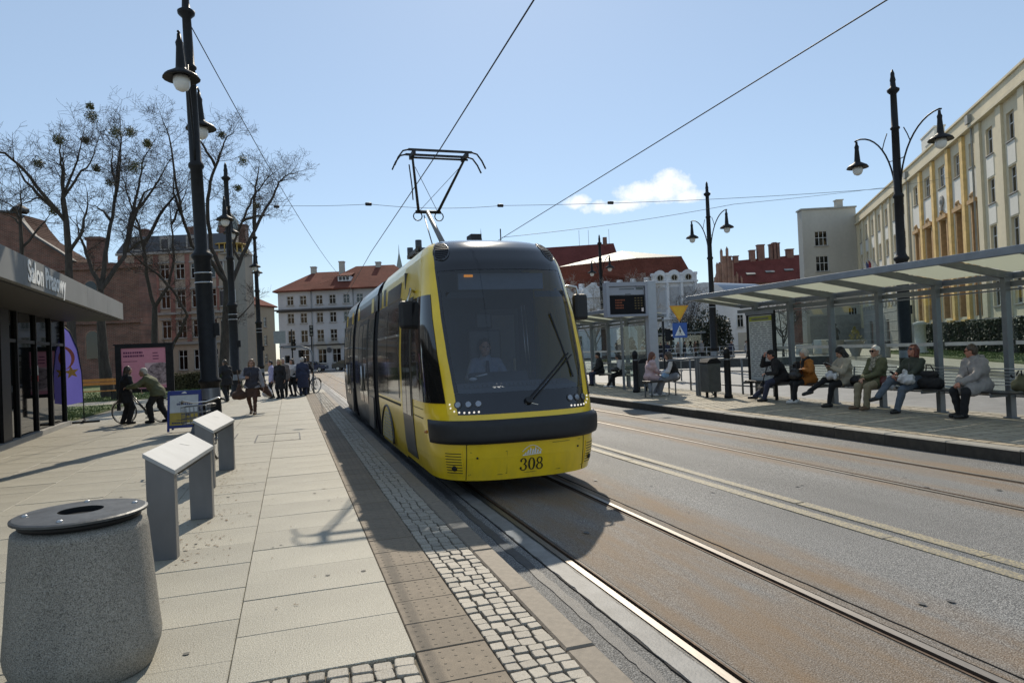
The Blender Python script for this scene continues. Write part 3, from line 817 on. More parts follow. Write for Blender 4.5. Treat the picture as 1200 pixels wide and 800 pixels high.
# --- theatre: white corner block with three round gables, red mansard, huge dark red roof behind
th, L = site('theatre', 'white theatre with arched attic and tall dark red tiled roof behind the display board', (45.8, 79.6), (51.1, 77.9))
b = MB(); wl = [(.7+i*1.72, 5.9, .9, 1.9) for i in range(3)]
facade(b, 0, L, 0, 9.7, [], .2); shell(b, 0, L, 0, 9.7, 12); b.build('wall', M_WHITE, th)
for i in range(3):
    cx = L*(i+.5)/3; n = 12; r_ = L/6-.08
    pts = [(cx+r_*cos(PI*k/n), 9.75+.35+1.05*sin(PI*k/n)) for k in range(n+1)]
    b = MB(); b.prism([(cx+r_, 9.72)]+pts+[(cx-r_, 9.72)], 1, -.25, .5); g_ = b.build('round_gable', M_WHITE, th)
    b = MB(); b.lathe([(.48, 0), (.48, .06), (.36, .06), (.36, 0)], 16, T=Matrix.Translation((cx, -.25, 10.1)) @ Matrix.Rotation(PI/2, 4, 'X'), caps=False).box(cx-.03, cx+.03, -.29, -.252, 9.74, 10.46); b.build('round_window_frame', M_GREY, g_)
    b = MB(); b.lathe([(.36, 0), (.36, .02)], 16, T=Matrix.Translation((cx, -.251, 10.1)) @ Matrix.Rotation(PI/2, 4, 'X')); b.build('pane', M_PANE, g_)
    b = MB(); b.box(cx-.6, cx+.6, -.1, -.002, 5.6, 8.9); b.build('wall_panel', plaster('grey_white_plaster', (.46, .47, .49)), th)
for i in range(4):
    x = L*i/3; b = MB(); b.box(x-.16, x+.16, -.34, .3, 3.8, 10.4).box(x-.24, x+.24, -.42, .36, 10.41, 10.75); b.build('pier', M_WHITE, th)
b = MB(); b.box(-.3, L+.4, -.5, -.002, 4.6, 5.0).box(-.2, L+.3, -.4, -.003, 9.45, 9.68); b.build('cornice', M_WHITE, th)
b = MB(); b.add([(.0, .4, 9.75), (L+.1, .4, 9.75), (L-1.1, 2.2, 13.2), (-1.6, 2.2, 13.2), (L+.1, 12, 9.75), (L-1.1, 9, 13.2), (-12, 12, 9.75), (-12, 9, 13.2)], [(0, 1, 2, 3), (1, 4, 5, 2), (4, 6, 7, 5), (0, 3, 7, 6)])
b.build('mansard_roof', M_ROOFR, th)
b = MB(); b.add([(-1.6, 2.1, 13.15), (L-1.0, 2.1, 13.15), (L-1.0, 9, 13.15), (-12, 9, 13.15), (-2.4, 8.5, 15.1)], [(0, 1, 4), (1, 2, 4), (2, 3, 4), (3, 0, 4)])
b.build('sheet_roof', M_SHEET, th)
# left flank of the corner block, running back to the left, with small attic blocks
fl = [(-.02, .02), (-9.5, 6.5)]
d = Vector((fl[1][0]-fl[0][0], fl[1][1]-fl[0][1])); Lf = d.length; T = Matrix.Translation((fl[1][0], fl[1][1], 0)) @ Matrix.Rotation(math.atan2(-d.y, -d.x), 4, 'Z')
b = MB(); b.box(0, Lf, 0, 5, 0, 9.6, T).box(-.1, Lf, -.25, 0, 9.3, 9.62, T).box(0, Lf-.4, -.3, 0, 4.6, 4.95, T); b.build('flank_wall', M_WHITE, th)
for i in range(6):
    b = MB(); x = .6+i*1.95; b.box(x, x+.6, -.3, .3, 9.63, 10.35, T); b.build('attic_block', M_WHITE, th)
for i in range(5):
    b = MB(); x = 1.4+i*1.95; b.box(x, x+.7, -.03, -.002, 6.2, 8.3, T).box(x, x+.7, -.03, -.002, 1.6, 3.6, T); b.build('window', M_DARKROOF, th)
b = MB(); b.add([(.2, 1.5, 9.63), (Lf+.1, .2, 9.63), (Lf-2, 4.0, 13.2), (0, 6, 11.8)], [(0, 1, 2, 3)], False); b.v = b.v[:-4]+[tuple(T @ Vector(q)) for q in b.v[-4:]]; b.build('flank_roof', M_ROOFR, th)
mh, L = site('theatre_hall', 'huge plain dark red roof of the theatre hall seen right beside the tram', (24, 99.5), (48.5, 92))
b = MB(); b.box(0, L, 0, 16, 0, 11); b.build('wall', M_WHITE, mh)
b = MB(); b.add([(-.6, -.6, 10.4), (L, -.6, 10.4), (L-.5, 7, 17.9), (.5, 7, 17.3), (-.6, 16.5, 10.4), (L, 16.5, 10.4)], [(0, 1, 2, 3), (3, 2, 5, 4), (0, 3, 4), (1, 5, 2), (0, 4, 5, 1)]); rf = b.build('roof', M_ROOFD, mh)
b = MB(); b.box(L-2.2, L-1.6, 6.7, 7.3, 17.5, 18.9); b.build('chimney', M_BRICK, rf)
for x in (L-4.5, L-1.2, L-6):
    b = MB(); b.tube([(x, 7, 17.4), (x, 7, 20.2)], .03, 5); b.build('antenna', M_SHEET, rf)
lw, L = site('theatre_wing', 'low white wing with pointed gables in front of the dark red theatre roof', (28, 86), (43.2, 81.6))
wl = [(1+i*1.9, z, .8, 1.6) for i in range(7) for z in (1.4, 5)]
b = MB(); facade(b, 0, L, 0, 8.4, [(x, x+w_, z, z+h_) for x, z, w_, h_ in wl]); shell(b, 0, L, 0, 8.4, 9); b.build('wall', M_WHITE, lw)
for x, z, w_, h_ in wl: window(lw, x+w_/2, z, w_, h_, .12)
b = MB(); b.box(-.2, L+.2, -.35, -.002, 8.0, 8.39); b.build('cornice', M_WHITE, lw)
for x in (2.5, 6.8, 11):
    b = MB(); b.prism([(x-1.7, 8.41), (x+1.7, 8.41), (x+1.2, 9.2), (x, 10.0), (x-1.2, 9.2)], 1, -.25, .3); b.build('gable', M_WHITE, lw)

# --- white house with a red hipped roof, across the junction
ch, L = site('corner_house', 'white four storey house with red hipped roof across the junction', (-1.3, 100.3), (17, 94.2))
cols = [1.7, 3.5, 5.75, 7.6, 9.55, 11.4, 13.3, 15.2]; wl = []
for x in cols:
    for z, h_, w_ in ((9.0, 1.3, .95), (6.45, 1.45, .95), (3.75, 1.75, 1.0)): wl.append((x-w_/2, z, w_, h_))
for x in (3.5, 5.9, 7.9, 9.9, 12, 14): wl.append((x-.6, .8, 1.2, 2.0))
b = MB(); facade(b, 0, L, -.3, 11, [(x, x+w_, z, z+h_) for x, z, w_, h_ in wl])
b.add([(0, 0, -.3), (0, 0, 11), (3.4, 17, 11), (3.4, 17, -.3)], [(0, 1, 2, 3)]); b.add([(L, 0, -.3), (L, 0, 11), (L, 17, 11), (L, 17, -.3)], [(0, 1, 2, 3)])
b.build('wall', M_BLUEW, ch)
for x, z, w_, h_ in wl:
    o = window(ch, x+w_/2, z, w_, h_, .14, 2, .62)
for x in (5.9, 7.9, 9.9, 12, 14):
    b = MB(); n = 10; b.prism([(x+.72*cos(PI*k/n), 2.82+.72*sin(PI*k/n)) for k in range(n+1)], 1, -.1, .05); b.build('arch_moulding', M_GREY, ch)
b = MB(); b.box(-.4, L+.4, -.6, -.002, 8.25, 8.45).box(-.2, L+.2, -.25, -.002, 8.05, 8.249).box(0, L, -.2, -.002, 3.25, 3.42); b.build('cornice', M_DARKROOF, ch)
for x in (4.65, 10.5):
    b = MB(); b.tube([(x, -.1, 0), (x, -.1, 10.9)], .06, 6); b.build('downpipe', M_SHEET, ch)
for x in (5.75, 7.6, 9.55):
    b = MB(); b.box(x-.75, x+.75, -.6, -.005, 3.45, 3.55)
    for k in range(9): b.box(x-.72+k*.175, x-.69+k*.175, -.58, -.55, 3.56, 4.2)
    b.box(x-.75, x+.75, -.6, -.53, 4.21, 4.26); b.build('balcony', M_GREY, ch)
b = MB(); b.lathe([(.35, 0), (.35, .1), (.28, .12)], 14, T=Matrix.Translation((6.9, -.05, 2.6)) @ Matrix.Rotation(PI/2, 4, 'X')); b.build('round_plaque', M_DARKROOF, ch)
b = MB(); hip(b, 0, 8.0, 0, 12, 11.05, 14.2, .55, 3.4, .5); hip(b, 5.4, L, -.3, 13, 11.1, 14.9, .55, 4.2, 4); rf = b.build('roof', M_ROOFR, ch)
for x, y, z in ((3.4, 6, 14.9), (7.8, 5.2, 15.4), (13, 6, 15.2)):
    b = MB(); b.box(x-.35, x+.35, y-.4, y+.4, 12.5, z).box(x-.42, x+.42, y-.47, y+.47, z+.001, z+.15); b.build('chimney', M_GREY, rf)
b = MB(); b.mat(0).box(8.2, 10.0, 1.0, 3.5, 12.2, 12.9).mat(1).add([(8.0, .6, 12.95), (10.2, .6, 12.95), (10.0, 4, 13.7), (8.2, 4, 13.7)], [(0, 1, 2, 3)])
b.mat(2)
for k in range(3): b.box(8.4+k*.5, 8.75+k*.5, .96, .999, 12.35, 12.8)
b.build('dormer', [M_WHITE, M_ROOFR, M_DARKROOF], rf)
# side street house, left of it
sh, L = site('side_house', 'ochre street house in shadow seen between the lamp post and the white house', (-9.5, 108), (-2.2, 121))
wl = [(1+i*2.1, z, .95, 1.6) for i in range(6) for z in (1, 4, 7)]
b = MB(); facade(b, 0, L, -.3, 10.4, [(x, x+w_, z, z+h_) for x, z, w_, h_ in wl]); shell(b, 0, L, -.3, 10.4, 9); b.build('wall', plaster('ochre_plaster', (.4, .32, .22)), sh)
for x, z, w_, h_ in wl: window(sh, x+w_/2, z, w_, h_, .14)
b = MB(); hip(b, 0, L, 0, 9, 10.45, 13, .4, 1.5); b.build('roof', M_ROOFR, sh)

# --- tenement with a corner turret behind the park trees
tn, L = site('tenement', 'tall tenement of pale stone and pink brick behind the bare park trees', (-17.6, 84.6), (-5.7, 80.6))
cols = [1.3, 3.3, 5.1, 6.8, 8.5, 10.2, 11.6]; wl = []
for x in cols:
    for z, h_ in ((.9, 2.2), (4.4, 2.0), (7.7, 2.0), (10.9, 1.7)): wl.append((x-.5, z, 1.0, h_))
b = MB(); facade(b, 0, L, -.2, 14.0, [(x, x+w_, z, z+h_) for x, z, w_, h_ in wl], .25); shell(b, 0, L, -.2, 14.0, 6); b.build('wall', plaster('beige_plaster', (.42, .35, .27)), tn)
for x0, x1, z0, z1 in ((0, .75, 7, 13.6), (1.85, 2.85, 7, 13.6), (5.7, 6.2, 4, 13.6), (7.4, 7.9, 4, 13.6), (9.1, 9.6, 7, 13.6), (3.9, 4.5, 7, 13.6), (10.8, 11.05, 7, 13.6)):
    b = MB(); b.box(x0, x1, -.06, -.002, z0, z1); b.build('brick_panel', M_BRICKP, tn)
for x, z, w_, h_ in wl: window(tn, x+w_/2, z, w_, h_, .16)
for x, z, w_, h_ in wl:
    if z > 4: 
        b = MB(); b.box(x-.12, x+w_+.12, -.16, -.003, z+h_+.02, z+h_+.2); b.build('lintel', M_GSTONE, tn)
for z in (3.7, 7.0, 13.7):
    b = MB(); b.box(-.1, L+.1, -.3, -.07, z, z+.25); b.build('cornice', M_GSTONE, tn)
for i in range(6):
    b = MB(); b.box(0, L, -.05, -.002, .1+i*.55, .5+i*.55) if False else b.box(0, .6, -.05, -.002, .1+i*.55, .5+i*.55); b.build('rusticated_block', M_GSTONE, tn)
b = MB(); b.add([(-.1, -.2, 14.02), (L+.1, -.2, 14.02), (L-.8, 1.4, 16), (.4, 1.4, 16), (L+.1, 6.1, 14.02), (L-.8, 4.8, 16), (-.1, 6.1, 14.02), (.4, 4.8, 16)], [(0, 1, 2, 3), (1, 4, 5, 2), (4, 6, 7, 5), (6, 0, 3, 7), (3, 2, 5, 7)]); rf = b.build('mansard_roof', M_DARKROOF, tn)
for x in (2.2, 5.3, 8.2):
    b = MB(); b.mat(0).box(x-.55, x+.55, -.1, 1.5, 14.1, 15.6).mat(1).box(x-.35, x+.35, -.13, -.101, 14.3, 15.3); b.build('dormer', [M_GSTONE, M_DARKROOF], rf)
for x in (1.2, 6.8, 10.4, 12.6):
    b = MB(); b.box(x-.4, x+.4, 3, 4, 15, 17.0).box(x-.45, x+.45, 2.95, 4.05, 17.01, 17.2); b.build('chimney', M_BRICK, rf)
b = MB(); tx = L-.6; b.lathe([(1.5, -.2), (1.5, 13.3), (1.75, 13.4), (1.75, 13.6), (1.5, 13.6)], 8, (tx, 1.4, 0), smooth=False); tw = b.build('corner_turret', plaster('stone_plaster', (.3, .28, .24)), tn)
b = MB()
for k in range(16):
    a = 2*PI*k/16; b.box(tx+1.65*cos(a)-.05, tx+1.65*cos(a)+.05, 1.4+1.65*sin(a)-.05, 1.4+1.65*sin(a)+.05, 13.62, 14.5)
b.lathe([(1.6, 14.5), (1.74, 14.5), (1.74, 14.65), (1.6, 14.65)], 16, (tx, 1.4, 0)); b.build('gilded_railing', M_GOLD, tw)
for z in (4.4, 7.7, 10.9):
    for a in (-2.0, -1.2):
        b = MB(); T = Matrix.Translation((tx, 1.4, z)) @ Matrix.Rotation(a, 4, 'Z'); b.mat(0).box(1.37, 1.5, -.35, .35, 0, 1.8, T).mat(1).box(1.5, 1.53, -.28, .28, .1, 1.7, T); b.build('window', [M_FRAME, M_DARKROOF], tw)
b = MB(); b.lathe([(1.2, 14.1), (1.2, 16.9), (1.45, 17.0), (1.3, 17.4), (1.1, 18.2), (.65, 18.8), (.2, 19.2), (.16, 19.9), (.03, 20.6)], 10, (9.9, 6.0, 0)); b.build('copper_dome', M_COPPER, tn)

# --- brick church-like block on the far left
cb, L = site('brick_church', 'dark red brick building with a large gable on the far left', (-30, 73), (-12.4, 67.2))
prof = [(0, 0), (L, 0), (L, 10.6), (13.0, 10.9), (11.8, 11.8), (9.6, 13.3), (8.6, 14.6), (8.2, 15.4), (6.6, 15.6), (2, 15.8), (0, 15.8)]
b = MB(); b.prism(prof, 1, 0, 3); b.build('wall', M_BRICK, cb)
b = MB()
for (x0, z0), (x1, z1) in zip(prof[2:-2], prof[3:-1]): b.add([(x0, .02, z0+.03), (x1, .02, z1+.03), (x1, 3.2, z1+.03), (x0, 3.2, z0+.03)], [(0, 1, 2, 3)])
b.build('roof', tilemat('brown_roof_tile', (.075, .04, .03)), cb)
b = MB(); q = prof[3:9]
for (x0, z0), (x1, z1) in zip(q[:-1], q[1:]): b.rbar((x0, -.1, z0+.08), (x1, -.1, z1+.08), .5, .16)
b.lathe([(.9, 0), (.9, .25), (.05, .8)], 4, (8.0, .3, 15.6)); b.build('gable_coping', M_DARKROOF, cb)
for x, z, w_, h_ in ((2.5, 6.8, 1.1, 2.6), (5.2, 6.8, 1.1, 2.6), (8.4, 7.0, 1.2, 2.5), (11.4, 7.6, 1.2, 1.9), (14.3, 6.6, 1.1, 2.6), (2.5, 2.4, 1.1, 2.4), (5.2, 2.4, 1.1, 2.4), (8.4, 2.4, 1.1, 2.4), (11.4, 2.4, 1.1, 2.4), (14.3, 2.4, 1.1, 2.4)):
    b = MB(); n = 8; pts = [(x-w_/2, z), (x+w_/2, z)]+[(x+w_/2*cos(PI*k/n), z+h_-w_/2+w_/2*sin(PI*k/n)) for k in range(n+1)]
    b.prism([(x+(px-x)*1.22, z+(pz-z)*1.06-.05) for px, pz in pts], 1, -.07, -.002); f = b.build('arched_window', brickmat('pale_red_brick', (.2, .09, .06), (.2, .09, .06), (.2, .2, .2)), cb)
    b = MB(); b.prism(pts, 1, -.09, -.071); b.build('pane', M_PANE, f)
b = MB(); b.box(13.4, 14.6, 1, 2.2, 10, 13.0).box(13.3, 14.7, .9, 2.3, 13.01, 13.3); b.build('chimney', M_BRICK, cb)
b = MB(); b.box(-.1, L+.2, -.25, -.002, 5.4, 5.7).box(9, L+.15, -.2, -.002, 10.2, 10.5); b.build('brick_band', M_BRICK, cb)
# --- two far spires
for i, (x, y, h_, lab) in enumerate(((31.5, 200, 32, 'small dark church spire far beyond the tram roof, left of the pantograph foot'), (55, 194, 36, 'dark slender church spire far away, just above the tram front'))):
    sp = thing('church_spire', lab, 'spire', (x, y, 0), 0, None)
    b = MB(); b.box(-1.6, 1.6, -1.6, 1.6, 0, h_-9); b.build('tower', M_BRICK, sp)
    b = MB(); b.lathe([(1.8, h_-9), (1.5, h_-7.5), (1.6, h_-7), (.9, h_-5), (.15, h_-1), (.03, h_+1.6)], 8); b.build('spire_cap', M_COPPER, sp)
# ------------------------------------------------------------------ the tram
M_TY = mat('tram_yellow', (.95, .64, .018), rough=.28, var=.05, vscale=3, coat=.5, spec=.5); wear(M_TY, 1.2, (1, 1, 2), .9, 1.04)
def road_dirt(m, amt=.28):
    """dried road dirt on the skirts, thickest low down and patchy"""
    t = m.node_tree; p = t.nodes['Principled BSDF']; old = p.inputs['Base Color'].links[0].from_socket
    g = t.nodes.new('ShaderNodeTexCoord'); sx = t.nodes.new('ShaderNodeSeparateXYZ'); t.links.new(g.outputs['Object'], sx.inputs[0])
    mr = t.nodes.new('ShaderNodeMapRange'); mr.inputs[1].default_value = .85; mr.inputs[2].default_value = .22; t.links.new(sx.outputs[2], mr.inputs[0])
    mp = t.nodes.new('ShaderNodeMapping'); mp.inputs['Scale'].default_value = (3, 3, 1.2); t.links.new(g.outputs['Object'], mp.inputs[0])
    n = t.nodes.new('ShaderNodeTexNoise'); n.inputs['Scale'].default_value = 2.2; n.inputs['Detail'].default_value = 8; n.inputs['Roughness'].default_value = .7; t.links.new(mp.outputs[0], n.inputs['Vector'])
    m2 = t.nodes.new('ShaderNodeMapRange'); m2.inputs[1].default_value = .38; m2.inputs[2].default_value = .75; t.links.new(n.outputs[0], m2.inputs[0])
    f = t.nodes.new('ShaderNodeMath'); f.operation = 'MULTIPLY'; t.links.new(mr.outputs[0], f.inputs[0]); t.links.new(m2.outputs[0], f.inputs[1])
    f2 = t.nodes.new('ShaderNodeMath'); f2.operation = 'MULTIPLY'; t.links.new(f.outputs[0], f2.inputs[0]); f2.inputs[1].default_value = amt
    mx = t.nodes.new('ShaderNodeMix'); mx.data_type = 'RGBA'; t.links.new(f2.outputs[0], mx.inputs[0]); t.links.new(old, mx.inputs[6]); mx.inputs[7].default_value = (.17, .13, .08, 1)
    t.links.new(mx.outputs[2], p.inputs['Base Color'])
    r2 = t.nodes.new('ShaderNodeMapRange'); r2.inputs[3].default_value = p.inputs['Roughness'].default_value; r2.inputs[4].default_value = .75; t.links.new(f2.outputs[0], r2.inputs[0]); t.links.new(r2.outputs[0], p.inputs['Roughness'])
road_dirt(M_TY)
M_TB = mat('tram_black_gloss', (.012, .013, .018), rough=.12, var=.1, coat=.4)
M_TD = mat('tram_dark_grey', (.035, .036, .04), rough=.35, var=.15, vscale=3, coat=.2)
M_TR = mat('tram_roof_grey', (.33, .33, .32), rough=.35, var=.1, vscale=3, coat=.3)
M_RUB = mat('black_rubber', (.014, .014, .016), rough=.55, var=.2, vscale=10, bump=.15, bscale=60)
M_TG = mat('tinted_tram_glass', (.014, .013, .012), rough=.05, var=.15, vscale=1, coat=.6)
M_WS = glass('windscreen', (.8, .88, 1.0), .58, .02, 1.0, .075)
M_SEAM = mat('seam_black', (.02, .018, .012), rough=.7)
M_CHR = mat('brushed_steel', (.55, .55, .54), rough=.32, metal=.9, var=.08, vscale=20)
M_LENS = mat('lamp_lens', (.3, .31, .33), rough=.08, metal=.8, var=.1)
M_LED = emis('lit_led', (1, .95, .85), .85)
M_AMB = emis('amber_led', (1, .35, .03), .9)
M_WHITEP = mat('white_print', (.75, .75, .73), rough=.5, var=.04); M_BLACKP = mat('black_print', (.012, .012, .012), rough=.5)
tram = thing('tram', 'yellow and black low floor tram numbered 308 coming along the near track', 'tram', (2.8, 8.0, -.2))
def tab(t):
    zs, vs = zip(*t)
    return lambda z: float(np.interp(z, zs, vs))
HW = tab([(.2, 1.07), (.5, 1.12), (1.0, 1.15), (1.8, 1.15), (2.3, 1.12), (2.7, 1.07), (3.0, 1.03), (3.2, .98), (3.34, .91), (3.44, .79), (3.5, .6)])
Y0 = tab([(.2, .12), (.5, .05), (.72, .02), (.97, .03), (1.06, .06), (1.3, .13), (1.6, .22), (2.0, .37), (2.4, .53), (2.8, .72), (3.06, .87), (3.25, 1.05), (3.36, 1.25), (3.44, 1.5), (3.5, 2.0)])
LC = tab([(.2, 1.0), (1.0, 1.05), (2.0, 1.0), (2.8, .85), (3.2, .7), (3.5, .5)])
NE = 2.8; YB = 2.9
UG = tab([(1.0, .455), (1.3, .47), (2.0, .515), (2.6, .565), (3.0, .61), (3.3, .66), (3.5, .7)])
US = lambda z: UG(z)+.105
def S0(u, z):
    a = abs(u); s = 1 if u >= 0 else -1
    if a <= 1:
        f = a*PI/2; x = HW(z)*max(0, sin(f))**(2/NE); y = Y0(z)+LC(z)*(1-max(0, cos(f))**(2/NE))
    else: x = HW(z); y = Y0(z)+LC(z)+(a-1)*(YB-Y0(z)-LC(z))
    return Vector((x*s, y, z))
def S(u, z, off=0):
    p = S0(u, z)
    if off == 0: return p
    e = .004; du = S0(u+e, z)-S0(u-e, z); dz = S0(u, z+.02)-S0(u, z-.02)
    n = du.cross(dz)
    if n.length < 1e-9: return p
    n.normalize()
    return p+n*off
def UY(y, z):
    """u on the flank at distance y from the nose tip"""
    y0, l = Y0(z), LC(z)
    if y >= y0+l: return 1+(y-y0-l)/(YB-y0-l)
    q = max(0, min(1, 1-(y-y0)/l)); return math.acos(q**(NE/2))/(PI/2)
def patch(name, ua, ub, z0, z1, m, off=0, nu=12, nz=8, parent=None, thick=.02, offf=None, zf=None, mb=None):
    """curved panel on the nose between the edges ua(z), ub(z)"""
    b = mb or MB(); vs = []; fs = []
    ua = ua if callable(ua) else (lambda z, q=ua: q); ub = ub if callable(ub) else (lambda z, q=ub: q)
    for j in range(nz+1):
        z = z0+(z1-z0)*j/nz
        for i in range(nu+1):
            t = i/nu; u = ua(z)+(ub(z)-ua(z))*t
            zz = z if zf is None else zf(u, z, j/nz)
            o = off if offf is None else offf(t, j/nz)
            vs.append(S(u, zz, o))
    W = nu+1
    for j in range(nz):
        for i in range(nu): fs.append((j*W+i, j*W+i+1, (j+1)*W+i+1, (j+1)*W+i))
    b.add(vs, fs, True)
    if thick:
        rim = [i for i in range(W)]+[j*W+nu for j in range(1, nz+1)]+[nz*W+i for i in range(nu-1, -1, -1)]+[j*W for j in range(nz-1, 0, -1)]
        ins = []
        for k in rim:
            j, i = divmod(k, W); z = z0+(z1-z0)*j/nz; u = ua(z)+(ub(z)-ua(z))*i/nu
            zz = z if zf is None else zf(u, z, j/nz)
            ins.append(S(u, zz, (off if offf is None else offf(i/nu, j/nz))-thick))
        outer = [vs[k] for k in rim]; n = len(rim)
        b.add(outer+ins, [(k, (k+1) % n, n+(k+1) % n, n+k) for k in range(n)], False)
    if mb: return None
    return b.build(name, m, parent, fix=False)
P_ = tram
# shell
patch('apron', -2, 2, .24, .52, M_TY, 0, 72, 5, P_)
patch('lower_shell', -2, 2, .521, 1.06, M_TY, 0, 72, 5, P_)
for s in (-1, 1):
    f = (lambda z, s=s: s*UG(z)); g_ = (lambda z, s=s: s*US(z))
    a, b_ = (f, g_) if s > 0 else (g_, f)
    patch('windscreen_pillar', a, b_, 1.06, 3.33, M_TY, .006, 4, 26, P_)
    e = 2.0*s
    a, b_ = (g_, e) if s > 0 else (e, g_)
    patch('side_shell', a, b_, 1.06, 3.2, M_TY, 0, 24, 24, P_)
patch('nose_mask', lambda z: -UG(z), UG, 1.06, 1.32, M_TB, .002, 30, 5, P_)
ws = patch('windscreen', lambda z: -UG(z), UG, 1.321, 3.0, M_WS, .003, 30, 20, P_, thick=0)
patch('roof_fairing', lambda z: -UG(z), UG, 3.001, 3.49, M_TB, .004, 30, 12, P_)
patch('roof_shoulder', lambda z: -2, lambda z: -UG(z)-.003 if z > 3.33 else -US(z), 3.201, 3.49, M_TY, -.001, 14, 8, P_)
patch('roof_shoulder', lambda z: UG(z)+.003 if z > 3.33 else US(z), lambda z: 2, 3.201, 3.49, M_TY, -.001, 14, 8, P_)
b = MB(); b.add([(-.5, 2.15, 3.488), (.5, 2.15, 3.488), (.5, YB, 3.488), (-.5, YB, 3.488)], [(0, 1, 2, 3)]); b.build('roof_panel', M_TR, P_)
# black frame printed round the windscreen edge
for s in (-1, 1):
    f = (lambda z, s=s: s*(UG(z)-.035)); g_ = (lambda z, s=s: s*(UG(z)+.001))
    a, b_ = (f, g_) if s > 0 else (g_, f)
    patch('windscreen_seal', a, b_, 1.33, 3.0, M_TB, .006, 3, 18, P_)
patch('windscreen_seal', lambda z: -UG(z)+.03, lambda z: UG(z)-.03, 2.93, 3.01, M_TB, .0075, 24, 2, P_)
# grilles in the fairing corners
for s in (-1, 1):
    b = MB()
    for k in range(9):
        z = 3.10+k*.03; w_ = .20*math.sqrt(max(.05, 1-((z-3.24)/.16)**2))
        u1 = UG(z)-.025; u0 = u1-w_
        u0, u1 = (u0, u1) if s > 0 else (-u1, -u0)
        patch('', u0, u1, z, z+.014, None, .012, 6, 1, mb=b)
    b.build('air_grille', M_RUB, P_, fix=False)
    u = .53
    b = MB(); vs = []
    for k in range(20):
        a = 2*PI*k/20; z = 3.23+.15*sin(a); uu = s*(UG(z)-.115+.118*cos(a)); vs.append(S(uu, z, .012))
    b.tube(vs+[vs[0]], .006, 5, caps=False); b.build('grille_rim', M_TD, P_)
# bumper
def boff(t, v): return .015+.06*(1-abs(2*v-1)**4)**.5*min(1, (1-abs(2*t-1)**14))
patch('bumper', -.87, .87, .70, .99, M_RUB, 0, 64, 12, P_, .03, boff)
# apron seams, tow covers, vents
def seam(pts, r=.005, name='seam'):
    b = MB(); b.tube([S(u, z, .001) for u, z in pts], r, 5); return b.build(name, M_SEAM, P_)
UX = lambda x, z: (2/PI)*math.asin(min(1, (abs(x)/HW(z)))**(NE/2))*(1 if x >= 0 else -1)
for x in (-.78, .78): seam([(UX(x, z), z) for z in (.25, .35, .5, .6, .7)])
seam([(UX(-.74, .6), .6), (UX(-.3, .6), .6), (UX(-.3, .32), .32), (UX(-.74, .32), .32)], .003)
seam([(UX(x, .66), .66) for x in (.3, .5, .72)], .003)
seam([(UX(x, .31), .31) for x in (-.76, -.4, 0, .4, .76)], .003)
for s in (-1, 1):
    ua, ub = (UX(.82, .5), UX(1.0, .5)) if s > 0 else (UX(-1.0, .5), UX(-.82, .5))
    v = patch('vent_cover', ua, ub, .31, .62, M_TY, .008, 6, 5, P_, .01)
    b = MB()
    for k in range(8): patch('', ua+.012, ub-.012, .335+k*.035, .345+k*.035, None, .0095, 6, 1, mb=b, thick=.004)
    b.build('louvre_lines', M_SEAM, v, fix=False)
    u = UX(.90*s, .40); p = S(u, .40, .012); q = S(u, .40, .03)
    b = MB(); b.tube([p, q], [.036, .03], 14); b.build('tow_socket', M_RUB, P_)
for x, z in ((-.66, .53), (.68, .57)):
    p = S(UX(x, z), z, .0); b = MB(); b.tube([p, S(UX(x, z), z, .008)], .014, 10); b.build('lock', M_SEAM, P_)
for s in (-1, 1): seam([(s*(UG(1.32)+.012+.09*k/4), 1.32) for k in range(5)], .004)
# lamp clusters: three round lamps each side and a row of lit diodes
for s in (-1, 1):
    for k in range(3):
        x = s*(.84-k*.115); z = 1.185+.003*k
        u = UX(x, z); b = MB(); p = S(u, z, .0); q = S(u, z, .012); r_ = S(u, z, .018)
        b.tube([p, q], .05, 16); hl = b.build('headlight', M_TD, P_)
        b = MB(); b.tube([q, r_], [.042, .034], 16); b.build('lens', M_LENS, hl)
    pts = [(.925, 1.19), (.92, 1.145), (.885, 1.105), (.835, 1.092), (.78, 1.088), (.725, 1.088), (.67, 1.09), (.615, 1.093)]
    for x, z in pts:
        u = UX(s*x, z); b = MB(); b.ball(S(u, z, .006), (.0135, .009, .0135), 8); b.build('led_lamp', M_LED, P_)
b = MB(); b.rbar(S(UX(-.02, 1.16), 1.16, .006), S(UX(.08, 1.16), 1.16, .006), .01, .012); b.rbar(S(UX(.08, 1.155), 1.155, .006), S(UX(.14, 1.14), 1.14, .006), .01, .01); b.build('badge', M_CHR, P_)
